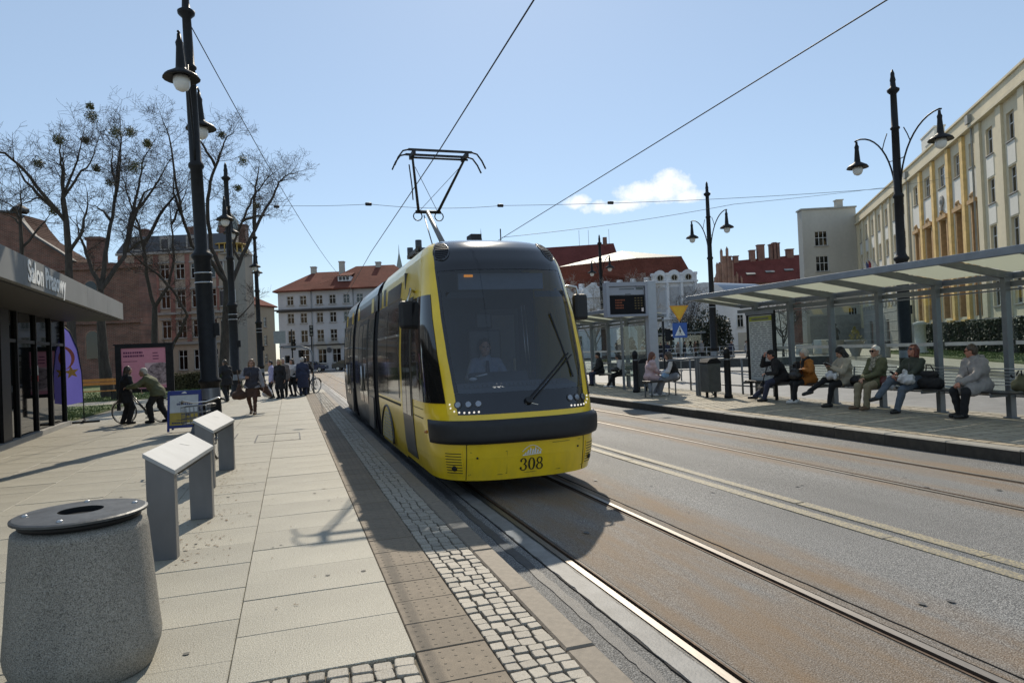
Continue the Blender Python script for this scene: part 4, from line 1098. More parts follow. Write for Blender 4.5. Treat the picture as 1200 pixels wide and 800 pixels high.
# number and crest on the apron
def on_nose(o, x, z):
    u = UX(x, z); p = S(u, z, .004); e = .02
    dx = (S0(UX(x+e, z), z)-S0(UX(x-e, z), z)).normalized(); dz = (S0(u, z+e)-S0(u, z-e)).normalized(); n = dx.cross(dz)
    o.matrix_local = Matrix((dx, n.cross(dx), n)).transposed().to_4x4(); o.location = p
    return o
def serif_digit(ch):
    """bold serif figure 1 high: strokes as plates"""
    b = MB()
    def ring(cx, cy, rx, ry, tx, ty, a0=0, a1=360, n=20):
        vs = []
        for i in range(n+1):
            a = R(a0+(a1-a0)*i/n)
            vs += [(cx+rx*cos(a), cy+ry*sin(a), 0), (cx+(rx-tx)*cos(a), cy+(ry-ty)*sin(a), 0), (cx+rx*cos(a), cy+ry*sin(a), .02), (cx+(rx-tx)*cos(a), cy+(ry-ty)*sin(a), .02)]
        fs = []
        for i in range(n):
            k = i*4; fs += [(k+2, k+6, k+7, k+3), (k, k+4, k+6, k+2), (k+1, k+3, k+7, k+5)]
        b.add(vs, fs)
    if ch == '0': ring(.31, .5, .3, .5, .15, .06)
    if ch == '8': ring(.31, .74, .25, .26, .11, .06); ring(.31, .26, .3, .27, .13, .06)
    if ch == '3': ring(.28, .74, .27, .26, .12, .06, -80, 165); ring(.28, .27, .31, .28, .13, .06, -165, 85); b.lathe([(.075, 0), (.075, .02)], 12, (.1, .76, 0)); b.lathe([(.085, 0), (.085, .02)], 12, (.07, .22, 0))
    return b
for i, c_ in enumerate('308'):
    o = serif_digit(c_).build('number', M_BLACKP, P_, fix=False); on_nose(o, -.135+i*.105, .335); o.scale = (.155, .165, .1)
b = MB()       # pale crest above the number: an arc of tower shapes
for k in range(7):
    x = -.5+k*.16; h_ = (.25, .5, .75, .6, .8, .55, .35)[k]
    b.prism([(x, .05), (x+.09, .05), (x+.15, h_*.7), (x+.1, h_), (x+.03, h_*.6)], 2, 0, .02)
b.prism([(-.62, -.1), (.6, .0), (.62, .12), (.3, .06), (-.3, .02), (-.6, .02)], 2, 0, .021)
pts = [(-.62+1.26*k/14, .1+.85*sin(PI*(k+1.5)/17)) for k in range(15)]
for p, q in zip(pts[:-1], pts[1:]): b.rbar((p[0], p[1], .01), (q[0], q[1], .01), .06, .02)
o = b.build('crest', M_WHITEP, P_, fix=False); on_nose(o, .02, .535); o.scale = (.2, .12, .1)
# wiper
b = MB(); pv_ = S(UX(.02, 1.2), 1.2, .05); e_ = S(UX(.66, 1.75), 1.75, .05); b.rbar(pv_, e_, .022, .016); b.rbar(pv_+Vector((.06, 0, 0)), e_+Vector((.05, 0, -.02)), .014, .014)
b.tube([S(UX(.02, 1.18), 1.18, 0), S(UX(.02, 1.2), 1.2, .06)], .045, 10); wp = b.build('wiper_arm', M_RUB, P_)
b = MB(); b.rbar(S(UX(.7, 1.45), 1.45, .022), S(UX(.52, 2.3), 2.3, .022), .014, .02); b.build('wiper_blade', M_RUB, wp)
# cab interior
M_INT = mat('cab_plastic', (.13, .14, .16), rough=.6, var=.1); M_INTL = mat('cab_light_plastic', (.3, .31, .33), rough=.6, var=.08)
b = MB(); b.box(-1.0, 1.0, .5, 2.85, .42, .5); b.build('cab_floor', M_INT, P_)
b = MB(); b.prism([(.42, .55), (1.0, .55), (1.0, 1.36), (.8, 1.42), (.42, 1.36)], 0, -.8, .82)
for k in range(22): b.box(-.7+k*.06, -.68+k*.06, .44, .5, 1.38, 1.41)
db = b.build('dashboard', M_INT, P_)
b = MB(); b.prism([(.8, 1.4), (1.0, 1.36), (1.05, 1.52), (.95, 1.55)], 0, -.5, .3); b.build('instrument_hood', M_TD, db)
b = MB(); b.box(-1.05, 1.05, 2.6, 2.66, .5, 3.1); cw = b.build('cab_wall', mat('cab_wall', (.06, .062, .07), rough=.6), P_)
b = MB(); b.mat(0).box(.12, .75, 2.53, 2.57, .6, 2.5).mat(1).box(.2, .67, 2.5, 2.529, 1.3, 2.4).mat(2).box(.62, .66, 2.46, 2.5, 1.5, 1.7); b.build('cab_door', [M_INT, M_INTL, M_CHR], cw)
b = MB(); b.box(-.33, .17, 1.62, 1.75, 1.0, 2.15).box(-.33, .17, 1.2, 1.72, .95, 1.08).box(-.2, .04, 1.6, 1.7, 2.16, 2.4); b.build('driver_seat', M_TD, P_, bevel=.03)
b = MB(); b.box(-.6, .62, .98, 1.06, 2.68, 2.9); ds = b.build('destination_display', mat('display_grey', (.17, .2, .24), rough=.3), P_)
b = MB(); b.box(-.52, -.4, .96, .978, 2.85, 2.88); b.build('lit_digits', M_AMB, ds)
for x0, x1 in ((-.82, -.3), (.42, .84)):
    b = MB(); b.box(x0, x1, .78, .8, 2.55, 2.63); b.build('sun_visor', M_RUB, P_)
b = MB(); b.tube([(-.45, .85, 1.5), (-.3, .8, 1.53)], .012, 6); b.ball((-.5, .8, 1.47), (.06, .03, .025), 8); b.build('cab_microphone', M_WHITEP, P_)
b = MB()
for x in (.55, .6): b.tube([(x, 1.6, 1.4), (x, 1.75, 2.5)], .012, 6)
b.build('cab_handrail', M_CHR, P_)
# cab side window, front door, both flanks
for s in (-1, 1):
    def e_(y, s=s): return lambda z: s*UY(y, z)
    def order(a, c): return (a, c) if s > 0 else (c, a)
    f = (lambda z, s=s: s*(US(z)+.008))
    patch('cab_side_window', *order(f, e_(1.72)), 1.2, 2.62, M_TG, .01, 12, 14, P_, .012)
    patch('front_door', *order(e_(1.78), e_(2.66)), .33, 2.66, M_TD, .012, 6, 12, P_, .014)
    d_ = P_.children[-1] if False else None
    patch('door_pane', *order(e_(1.86), e_(2.2)), .95, 2.56, M_TG, .02, 3, 8, P_, .008)
    patch('door_pane', *order(e_(2.24), e_(2.58)), .95, 2.56, M_TG, .02, 3, 8, P_, .008)
    b = MB(); b.tube([S(s*UY(z_, 1.1), 1.1, .004) for z_ in (1.0, 1.3, 1.7)], .004, 5); b.build('seam', M_SEAM, P_)
    b = MB(); b.tube([S(s*UY(y, .98), .98, .004) for y in (1.0, 1.2, 1.5, 1.75)], .005, 5); b.build('seam', M_SEAM, P_)
    p = S(s*.93, .82, .01); b = MB(); b.ball(p, (.03, .03, .022), 8); b.build('marker_lamp', mat('orange_lens', (.5, .2, .05), rough=.15), P_)
# mirrors on curved arms
for s in (-1, 1):
    hx, hy, hz = (1.40, 1.5, 2.46) if s > 0 else (-1.19, 1.72, 2.42)
    x0 = s*HW(2.75); b = MB()
    b.tube([(x0*.98, 1.62 if s > 0 else 1.8, 2.72), (s*(1.22 if s > 0 else 1.14), 1.48 if s > 0 else 1.66, 2.76), (hx-.06*s, hy-.02, 2.74), (hx-.02*s, hy, 2.6), (hx, hy, 2.5)], .02, 8); mr_ = b.build('mirror_arm', M_CHR, P_)
    b = MB(); b.cbox((hx, hy, hz-.02), (.23, .13, .40)); hs = b.build('mirror_housing', M_RUB, P_, bevel=.05)
    b = MB(); b.cbox((hx, hy+.068, hz-.02), (.17, .004, .32)); b.build('mirror_glass', M_LENS, hs)
# straight modules
def prof_pts(z0=.2, z1=3.5, n=26, sc=1.0):
    return [(HW(z0+(z1-z0)*i/n)*sc, z0+(z1-z0)*i/n) for i in range(n+1)]
def module(y0, y1, scheme, root=None, rot=None):
    par = P_
    def put(b, name, m, bevel=0, fix=True):
        o = b.build(name, m, par, bevel=bevel, fix=fix)
        if rot:
            pv, ang = rot
            o.matrix_local = Matrix.Translation((0, pv, 0)) @ Matrix.Rotation(ang, 4, 'Z') @ Matrix.Translation((0, -pv, 0))
        return o
    pr = prof_pts(); full = [(-x, z) for x, z in pr]+[(x, z) for x, z in pr[::-1]]; n = len(full)
    b = MB(); vs = [(x, y0, z) for x, z in full]+[(x, y1, z) for x, z in full]
    for i in range(n-1):
        z = (full[i][1]+full[i+1][1])/2
        b.mat(0 if z < 1.05 else 1 if z < 2.72 else 2 if z < 3.1 else 3)
        b.add([vs[i], vs[i+1], vs[n+i+1], vs[n+i]], [(0, 1, 2, 3)], True)
    b.mat(1); b.add(vs[:n], [list(range(n))]); b.add(vs[n:], [list(range(n))[::-1]])
    b.mat(3); b.add([vs[pr.__len__()-1], vs[pr.__len__()], vs[n+pr.__len__()], vs[n+pr.__len__()-1]], [(0, 1, 2, 3)])
    cols = {'front': [M_TY, M_TB, M_TY, M_TY], 'dark': [M_TD, M_TB, M_TD, M_TR]}[scheme]
    put(b, 'module_shell', cols, fix=False)
    L = y1-y0
    def flank(s, ya, yb, za, zb, off, k=6):
        """plate that follows the side wall"""
        b = MB(); vs = []
        for o in (off, off-.02):
            for i in range(k+1):
                z = za+(zb-za)*i/k; x = s*(HW(z)+o); vs += [(x, ya, z), (x, yb, z)]
        m = 2*(k+1); fs = []
        for i in range(k):
            q = 2*i; fs += [(q, q+1, q+3, q+2), (m+q, m+q+2, m+q+3, m+q+1), (q, q+2, m+q+2, m+q), (q+1, m+q+1, m+q+3, q+3)]
        fs += [(0, m, m+1, 1), (2*k, 2*k+1, m+2*k+1, m+2*k)]
        return b.add(vs, fs, False)
    for s in (-1, 1):
        if scheme == 'front':
            ny = 2; w_ = (L-.2)/ny
            for i in range(ny):
                ya = y0+.1+i*w_; f = put(flank(s, ya+.03, ya+w_-.03, 1.14, 2.6, .006), 'window', M_TG)
                b = MB(); z = 2.15; b.rbar((s*(HW(z)+.016), ya+.1, z), (s*(HW(z)+.016), ya+w_-.1, z), .02, .03); q = put(b, 'vent_bar', M_CHR)
            put(flank(s, y0+.15, y0+1.7, 2.74, 3.0, .008, 3), 'side_display', M_TB)
            for k in range(3):
                b = MB(); ya = y0+1.9+k*.62
                vs = [(s*(HW(z)+.008), y, z) for z, y in ((2.75, ya), (2.75, ya+.3), (3.08, ya+.55), (3.08, ya+.22))]
                b.add(vs, [(0, 1, 2, 3)] if s > 0 else [(3, 2, 1, 0)]); put(b, 'grey_chevron', M_TD)
            # wheel cover with slats
            yc = y0+1.75; n = 16; b = MB(); out = [(yc+.72*cos(PI*k/n)*1.0, .3+.56*sin(PI*k/n)) for k in range(n+1)]
            b.prism([(y, z) for y, z in out], 0, s*(HW(.5)-.02), s*(HW(.5)+.022)); wc = put(b, 'wheel_cover', mat('faded_yellow', (.5, .4, .06), rough=.4, var=.1))
            b = MB()
            for k in range(9):
                z = .33+k*.055; h_ = .68*math.sqrt(max(.02, 1-((z-.3)/.56)**2)); b.box(s*(HW(.5)+.022) if s > 0 else s*(HW(.5)+.034), s*(HW(.5)+.034) if s > 0 else s*(HW(.5)+.022), yc-h_+.1, yc+h_-.1, z, z+.022)
            put(b, 'cover_slats', M_TR)
            b = MB(); pts = [(s*(HW(.6)+.02), yc+.78*cos(PI*k/n), .3+.62*sin(PI*k/n)) for k in range(n+1)]; b.tube(pts, .022, 6); put(b, 'arch_rim', M_TD)
            put(flank(s, y0+.02, y1-.02, 1.02, 1.05, .008, 1), 'trim_strip', M_SEAM)
        else:
            w_ = (L-.3)/4
            put(flank(s, y0+.05, y0+w_, 1.14, 2.6, .006), 'window', M_TG)
            put(flank(s, y1-w_, y1-.05, 1.14, 2.6, .006), 'window', M_TG)
            for k in range(2):
                ya = y0+.15+w_+k*w_; dl = put(flank(s, ya+.015, ya+w_-.015, .34, 2.66, .012), 'door_leaf', M_TD)
                o = put(flank(s, ya+.09, ya+w_-.09, .75, 2.56, .018), 'door_pane', M_TG)
                b = MB(); y = ya+(w_-.06 if k == 0 else .06); b.tube([(s*(HW(1.2)+.05), y, 1.0), (s*(HW(1.2)+.05), y, 1.6)], .014, 6); put(b, 'door_rail', M_CHR)
            for k in range(2):
                b = MB(); ya = y0+.2+k*(L-1.0)
                vs = [(s*(HW(z)+.008), y, z) for z, y in ((2.75, ya), (2.75, ya+.45), (3.08, ya+.7), (3.08, ya+.25))]
                b.add(vs, [(0, 1, 2, 3)] if s > 0 else [(3, 2, 1, 0)]); put(b, 'yellow_chevron', M_TY)
            b = MB(); b.box(s*1.13 if s > 0 else s*1.165, s*1.165 if s > 0 else s*1.13, y0+.1, y0+w_, .3, .95); put(b, 'skirt_panel', M_TD)
    b = MB(); b.box(-.42, .42, y0+.4, y1-.4, 3.46, 3.58); put(b, 'roof_box', M_TR, bevel=.05)
    b = MB(); b.box(-.95, .95, y0+.6, y1-.6, .1, .26)
    for s in (-1, 1):
        for y in (y0+1.1, y0+2.5): b.lathe([(.3, -.06), (.33, -.05), (.33, .05), (.3, .06), (.12, .07)], 20, T=Matrix.Translation((s*.63, y, .33)) @ Matrix.Rotation(PI/2, 4, 'Y'))
    put(b, 'bogie', M_RUB)
def bellows(y0, y1, rot=None):
    b = MB(); n = 7; vs = []; k0 = None
    for i in range(n*2+1):
        y = y0+(y1-y0)*i/(2*n); sc = .97 if i % 2 == 0 else .91
        pr = prof_pts(.28, 3.4, 12, sc); full = [(-x, z) for x, z in pr]+[(x, z) for x, z in pr[::-1]]
        k0 = len(full); vs += [(x, y, z) for x, z in full]
    fs = [(i*k0+j, i*k0+(j+1) % k0, (i+1)*k0+(j+1) % k0, (i+1)*k0+j) for i in range(2*n) for j in range(k0)]
    b.add(vs, fs); o = b.build('bellows', M_RUB, P_)
module(YB, 5.75, 'front'); bellows(5.75, 6.5)
module(6.5, 10.65, 'dark'); bellows(10.65, 11.4)
module(11.4, 14.3, 'dark'); bellows(14.3, 15.0)
module(15.0, 19.0, 'dark', rot=(14.6, R(-11)))
# roof details near the front
b = MB(); b.box(-.28, -.02, 2.6, 3.2, 3.49, 3.57); b.build('roof_hatch', M_RUB, P_, bevel=.02)
b = MB(); b.box(.12, .3, 2.9, 3.2, 3.49, 3.78); b.build('roof_box', M_RUB, P_)
b = MB(); b.tube([(.6, 2.8, 3.48), (.6, 2.8, 3.85)], .01, 5); b.build('radio_aerial', M_RUB, P_)
# pantograph: single lower arm, V shaped upper arm, two contact strips with horns
pg_x = -.02
b = MB(); b.box(-.55, .55, 4.25, 5.3, 3.69, 3.76); b.tube([(-.5, 4.3, 3.68), (-.5, 4.3, 3.9)], .06, 8); b.tube([(.5, 4.3, 3.68), (.5, 4.3, 3.9)], .06, 8); b.tube([(-.5, 5.2, 3.68), (-.5, 5.2, 3.9)], .06, 8); b.tube([(.5, 5.2, 3.68), (.5, 5.2, 3.9)], .06, 8); b.build('pantograph_base', M_TD, P_)
KY, KZ = 5.75, 4.72; HY, HZ = 4.55, 5.52
b = MB(); b.tube([(.06, 4.55, 3.78), (-.02, KY, KZ)], [.055, .04], 10); b.tube([(-.14, 4.7, 3.8), (-.1, KY-.05, KZ-.08)], .012, 6)
b.build('lower_arm', mat('dull_steel', (.22, .21, .2), rough=.5, metal=.5), P_)
b = MB(); b.tube([(-.26, KY, KZ), (.26, KY, KZ)], .035, 8)
for s in (-1, 1):
    b.tube([(s*.2, KY, KZ), (s*.5, HY, HZ-.02)], [.03, .022], 8)
    vs = [(s*.22+.09*cos(a*PI/6), KY, KZ-.09+.09*sin(a*PI/6)) for a in range(13)]; b.tube(vs, .012, 5, caps=False)
    b.tube([(s*.2, KY, KZ), (-s*.42, HY+.2, HZ-.16)], .006, 4)
b.tube([(-.34, KY-.2, KZ+.2), (-.44, HY+.5, HZ-.45), (-.55, HY+.1, HZ-.15)], .012, 6)
b.build('upper_arm', M_RUB, P_)
for dy in (-.16, .16):
    b = MB(); b.rbar((-.6, HY+dy, HZ+.06), (.6, HY+dy, HZ+.06), .05, .035)
    for s in (-1, 1): b.tube([(s*.59, HY+dy, HZ+.06), (s*.7, HY+dy, HZ+.03), (s*.79, HY+dy, HZ-.09), (s*.86, HY+dy, HZ-.24)], .016, 6)
    b.build('contact_strip', M_RUB, P_)
b = MB(); b.tube([(-.56, HY, HZ-.04), (.56, HY, HZ-.04)], .02, 6)
for s in (-1, 1): b.box(s*.5-.03, s*.5+.03, HY-.2, HY+.2, HZ-.03, HZ+.045)
b.build('head_frame', M_RUB, P_)
# ------------------------------------------------------------------ kiosk, shelters, street furniture
M_STEELP = mat('grey_painted_steel', (.16, .175, .19), rough=.42, var=.1, vscale=5, metal=.2)
M_STEELB = mat('blue_grey_steel', (.2, .22, .25), rough=.35, var=.1, vscale=5, metal=.4)
M_BLACK = mat('black_paint', (.012, .012, .013), rough=.5, var=.3, vscale=6, spec=.25)
M_FASC = mat('grey_fascia', (.2, .205, .205), rough=.7, var=.08, vscale=1.5, spec=.2)
M_SHOP = glass('shop_glass', (.3, .33, .34), .07, .03, .6, .06)
M_CLEAR = glass('shelter_glass', (.9, .96, .95), .93, .02)
M_WOODB = mat('dark_bench_board', (.03, .028, .026), rough=.5, var=.3, vscale=8)
M_SS = mat('satin_steel', (.42, .43, .44), rough=.38, metal=.85, var=.1, vscale=12, stretch=(1, 1, 8))
M_GREYSIGN = mat('sign_back_grey', (.25, .27, .27), rough=.5)
def translucent(name, col, trans=.35):
    if name in MATS: return MATS[name]
    m = bpy.data.materials.new(name); m.use_nodes = True; t = m.node_tree; t.nodes.remove(t.nodes['Principled BSDF']); out = t.nodes['Material Output']
    a = t.nodes.new('ShaderNodeBsdfTranslucent'); a.inputs[0].default_value = (*col, 1)
    d = t.nodes.new('ShaderNodeBsdfTransparent'); d.inputs[0].default_value = (*col, 1)
    g_ = t.nodes.new('ShaderNodeBsdfDiffuse'); g_.inputs[0].default_value = (*col, 1)
    x = t.nodes.new('ShaderNodeMixShader'); x.inputs[0].default_value = trans; t.links.new(a.outputs[0], x.inputs[1]); t.links.new(d.outputs[0], x.inputs[2])
    y = t.nodes.new('ShaderNodeMixShader'); y.inputs[0].default_value = .3; t.links.new(x.outputs[0], y.inputs[1]); t.links.new(g_.outputs[0], y.inputs[2])
    t.links.new(y.outputs[0], out.inputs[0]); MATS[name] = m; return m
M_FROST = translucent('frosted_roof_glass', (.72, .73, .64), .3)
M_PAPER = mat('paper', (.5, .53, .53), rough=.6, var=.06); M_INK = mat('grey_ink', (.12, .13, .14), rough=.6)

# --- newsagent kiosk
KH = R(-3.7)
kx = thing('kiosk', 'newsagent kiosk with dark glass front and grey roof fascia on the far left', 'kiosk', (-6.23-12*sin(KH), 22.86-12*cos(KH), 0), PI/2-KH)
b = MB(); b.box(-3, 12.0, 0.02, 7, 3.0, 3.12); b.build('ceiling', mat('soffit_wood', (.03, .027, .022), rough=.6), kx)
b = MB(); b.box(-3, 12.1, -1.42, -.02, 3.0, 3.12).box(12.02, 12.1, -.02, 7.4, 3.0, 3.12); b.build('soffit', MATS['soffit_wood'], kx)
for i in range(6):
    b = MB(); x0 = -3+i*2.516; b.box(x0+.004, x0+2.512, -1.52, -1.42, 3.03, 3.52); b.build('fascia_panel', M_FASC, kx, bevel=.004)
b = MB(); b.box(12.101, 12.19, -1.52, 7.4, 3.03, 3.52); b.build('fascia_panel', M_FASC, kx, bevel=.004)
b = MB(); b.box(-3, 12.0, -1.2, 7.2, 3.45, 3.56).box(-3, 10, -.6, 6.5, 3.57, 3.7); b.build('roof', M_GREYSIGN, kx)
o = text('sign_letters', 'Salon Prasowy', .5, M_WHITEP, kx, (3.55, -1.528, 3.28), (PI/2, 0, 0), .004, 'CENTER', .9, 0, .014)
xs = [-3, -1.4, .2, 1.8, 3.4, 4.9, 5.9, 6.55, 7.45, 9.0, 10.45, 11.95]
for i, x in enumerate(xs):
    w_ = .3 if x == 6.55 else .035
    b = MB(); b.box(x-w_, x+w_, -.04, .1, .12, 3.0); b.build('mullion', M_BLACK, kx)
    if i < len(xs)-1:
        wn = .3 if xs[i+1] == 6.55 else .035
        x0, x1 = x+w_+.002, xs[i+1]-wn-.002
        b = MB(); b.box(x0, x1, .02, .035, .14, 2.28); b.build('pane', M_SHOP, kx)
        b = MB(); b.box(x0, x1, .02, .035, 2.36, 2.99); b.build('pane', M_SHOP, kx)
        b = MB(); b.box(x0, x1, -.02, .08, 2.282, 2.358); b.build('transom', M_BLACK, kx)
b = MB(); b.box(-3, 12.1, -.12, .15, 0, .119); b.build('plinth', M_GSTONE, kx)
for k in range(4):
    b = MB(); b.box(11.96, 11.985, .14+k*1.7, 1.76+k*1.7, .12, 3.0); b.build('end_pane', M_TG, kx)
    b = MB(); b.box(11.93, 12.02, 1.765+k*1.7, 1.835+k*1.7, .12, 3.0); b.build('mullion', M_BLACK, kx)
b = MB(); b.box(-3, 11.9, 6.8, 6.9, 0, 3.0); b.build('back_wall', M_TD, kx); b = MB(); b.box(-3, 11.9, .16, 6.79, .0, .04); b.build('shop_floor', M_GSTONE, kx)
for k, x in enumerate((7.9, 9.4, 10.8)):
    b = MB(); b.box(x-.5, x+.5, 1.2, 1.5, .05, 1.5); rk = b.build('magazine_rack', M_TD, kx)
    for j in range(3):
        b = MB(); b.box(x-.45, x+.45, 1.12, 1.19, .35+j*.4, .62+j*.4); b.build('magazines', mat('magazine_covers', (.25, .2, .2), rough=.5, col2=(.1, .2, .35), vscale=14), rk)
b = MB(); b.box(8.98, 9.02, -.05, -.041, 1.35, 1.5); b.mat(1).box(8.98, 9.02, -.05, -.041, 1.51, 1.75); b.build('door_sticker', [mat('red_sticker', (.4, .03, .03)), M_WHITEP], kx)
# --- feather flag beside it
bf = thing('feather_flag', 'purple feather flag with orange crescent and yellow star beside the kiosk corner', 'flag', (-5.9, 23.35, 0), R(10))
b = MB(); b.box(-.4, .4, -.03, .03, 0, .05).box(-.03, .03, -.35, .35, .051, .09); b.build('flag_foot', M_BLACK, bf)
pole = [(0, 0, .09), (0, 0, .6), (-.02, 0, 1.5), (-.1, 0, 2.2), (-.28, 0, 2.72), (-.5, 0, 2.95)]
b = MB(); b.tube(pole, .014, 6); b.build('pole', M_BLACK, bf)
nz_ = 14; vs = []; fs = []
def fx(z): return float(np.interp(z, [.6, 1.5, 2.2, 2.72, 2.95], [-.02, -.03, -.11, -.29, -.5]))
for j in range(nz_+1):
    z = .62+2.3*j/nz_
    for i in range(7):
        t = i/6; xr = fx(z); xl = -.62; vs.append((xr+(min(xl, xr-.02)-xr)*t, .03*sin(t*5+z*2), z-.1*t*(1-j/nz_)))
for j in range(nz_):
    for i in range(6): fs.append((j*7+i, j*7+i+1, (j+1)*7+i+1, (j+1)*7+i))
M_PURP = translucent('purple_cloth', (.115, .105, .37), .05)
b = MB(); b.add(vs, fs, True); fl_ = b.build('flag_cloth', M_PURP, bf)
def onflag(x, z): return .03*sin(((fx(z)-x)/max(.02, fx(z)+.62))*5+z*2)-.012
b = MB(); vs = []
for k in range(17):
    a = R(-75+190*k/16); r1, r2 = .36, .36-.1*sin(PI*k/16)
    for r_ in (r1, r2): x, z = -.52+r_*cos(a)*.95, 1.95+r_*1.0*sin(a); vs.append((x, onflag(x, z), z))
b.add(vs, [(2*k, 2*k+1, 2*k+3, 2*k+2) for k in range(16)]); b.build('crescent', translucent('orange_print', (.7, .28, .1), .05), fl_)
b = MB(); pts = []
for k in range(10):
    r_ = .2 if k % 2 == 0 else .085; a = PI/2+k*PI/5+.15; x, z = -.27+r_*cos(a), 1.52+r_*sin(a); pts.append((x, onflag(x, z)-.003, z))
b.add(pts+[(-.27, onflag(-.27, 1.52)-.003, 1.52)], [(k, (k+1) % 10, 10) for k in range(10)]); b.build('star', translucent('yellow_print', (.8, .55, .08), .05), fl_)

# --- steel info stands (inverted U, sloping top)
M_STAND = mat('stand_steel', (.17, .172, .18), rough=.42, metal=.35, var=.06, vscale=4); wear(M_STAND, 2.5, (1, 1, .3), .75, 1.15)
M_STANDT = mat('stand_top', (.33, .34, .345), rough=.6, metal=.0, var=.06, vscale=6)
def info_stand(x, y, label):
    t = thing('info_stand', label, 'info stand', (x, y, 0), R(-5), 'steel info stands on the left pavement')
    for y0 in (0, 1.5):
        b = MB(); b.prism([(-.22, 0), (0, 0), (0, .725), (-.22, .865)], 1, y0, y0+.1); b.build('leg', M_STAND, t, bevel=.004)
    b = MB(); b.prism([(-.235, .872), (.012, .712), (.012, .75), (-.235, .91)], 1, -.015, 1.615); tp = b.build('sloping_top', M_STANDT, t, bevel=.004)
    b = MB(); b.prism([(-.2, .80), (.005, .69), (.005, .712), (-.2, .845)], 1, .15, 1.45); b.build('under_tray', M_BLACK, t)
    b = MB(); r2 = random.Random(3)
    for k in range(7):
        q = k*.016; b.add([(-.17+q*.5, .95+q+j*.08, .871-q*.324) for j in (0, 1)]+[(-.162+q*.5, .95+q+j*.08, .866-q*.324) for j in (1, 0)], [(0, 1, 2, 3)])
    b.build('etched_mark', M_GREYSIGN, tp)
    return t
info_stand(-.97, 6.4, 'nearer steel info stand with sloping top, right behind the concrete bin')
info_stand(-1.0, 9.75, 'farther steel info stand with sloping top, beside the parked bicycle')

# --- concrete bin with metal lid
M_CONC = mat('exposed_aggregate', (.26, .242, .205), rough=.85, var=.25, vscale=70, bump=1, bscale=150, bdist=.006); speckle(M_CONC, 150, .7, (.05, .047, .043), (.42, .4, .36), .58); wear(M_CONC, 2.2, (1, 1, .35), .72, 1.12)
cb_ = thing('litter_bin', 'large round concrete litter bin with dark metal lid in the left foreground', 'bin', (-1.12, 4.31, 0))
b = MB(); prof = [(.32, 0), (.33, .01), (.37, .12), (.375, .16), (.362, .3), (.342, .55), (.325, .76), (.32, .79), (.26, .81)]
b.lathe(prof, 40); b.build('body', M_CONC, cb_)
M_LID = mat('worn_lid_metal', (.075, .078, .08), rough=.5, metal=.4, var=.35, vscale=9, bump=.2, bscale=30)
b = MB(); b.lathe([(.11, .872), (.312, .866), (.325, .86), (.325, .848), (.11, .852), (.11, .872)], 40, caps=False, smooth=False); ld = b.build('lid', M_LID, cb_)
b = MB(); b.lathe([(.108, .62), (.108, .87)], 24, caps=False).lathe([(.107, .64), (.107, .641)], 24); b.build('opening_sleeve', M_BLACK, ld)
b = MB(); b.lathe([(.26, .812), (.29, .814), (.295, .842), (.26, .844)], 32); b.build('collar', M_BLACK, cb_)
for a in (.3, 1.7, 3.2, 4.6):
    b = MB(); b.lathe([(.016, .86), (.016, .874), (.008, .878)], 8, (.26*cos(a), .26*sin(a), 0)); b.build('bolt', M_SS, ld)
b = MB(); T = Matrix.Rotation(R(-28), 4, 'Z'); b.box(.312, .328, -.03, .03, .6, .7, T); b.build('lock_plate', M_BLACK, cb_)
b2_ = thing('ash_bin', 'low dark bin with domed metal top at the left edge beside the concrete bin', 'bin', (-1.87, 4.62, 0))
b = MB(); b.lathe([(.17, 0), (.17, .5), (.16, .53)], 24); b.build('body', M_BLACK, b2_)
b = MB(); b.lathe([(.2, .535), (.2, .56), (.14, .61), (.05, .63)], 24); b.build('domed_top', M_SS, b2_)

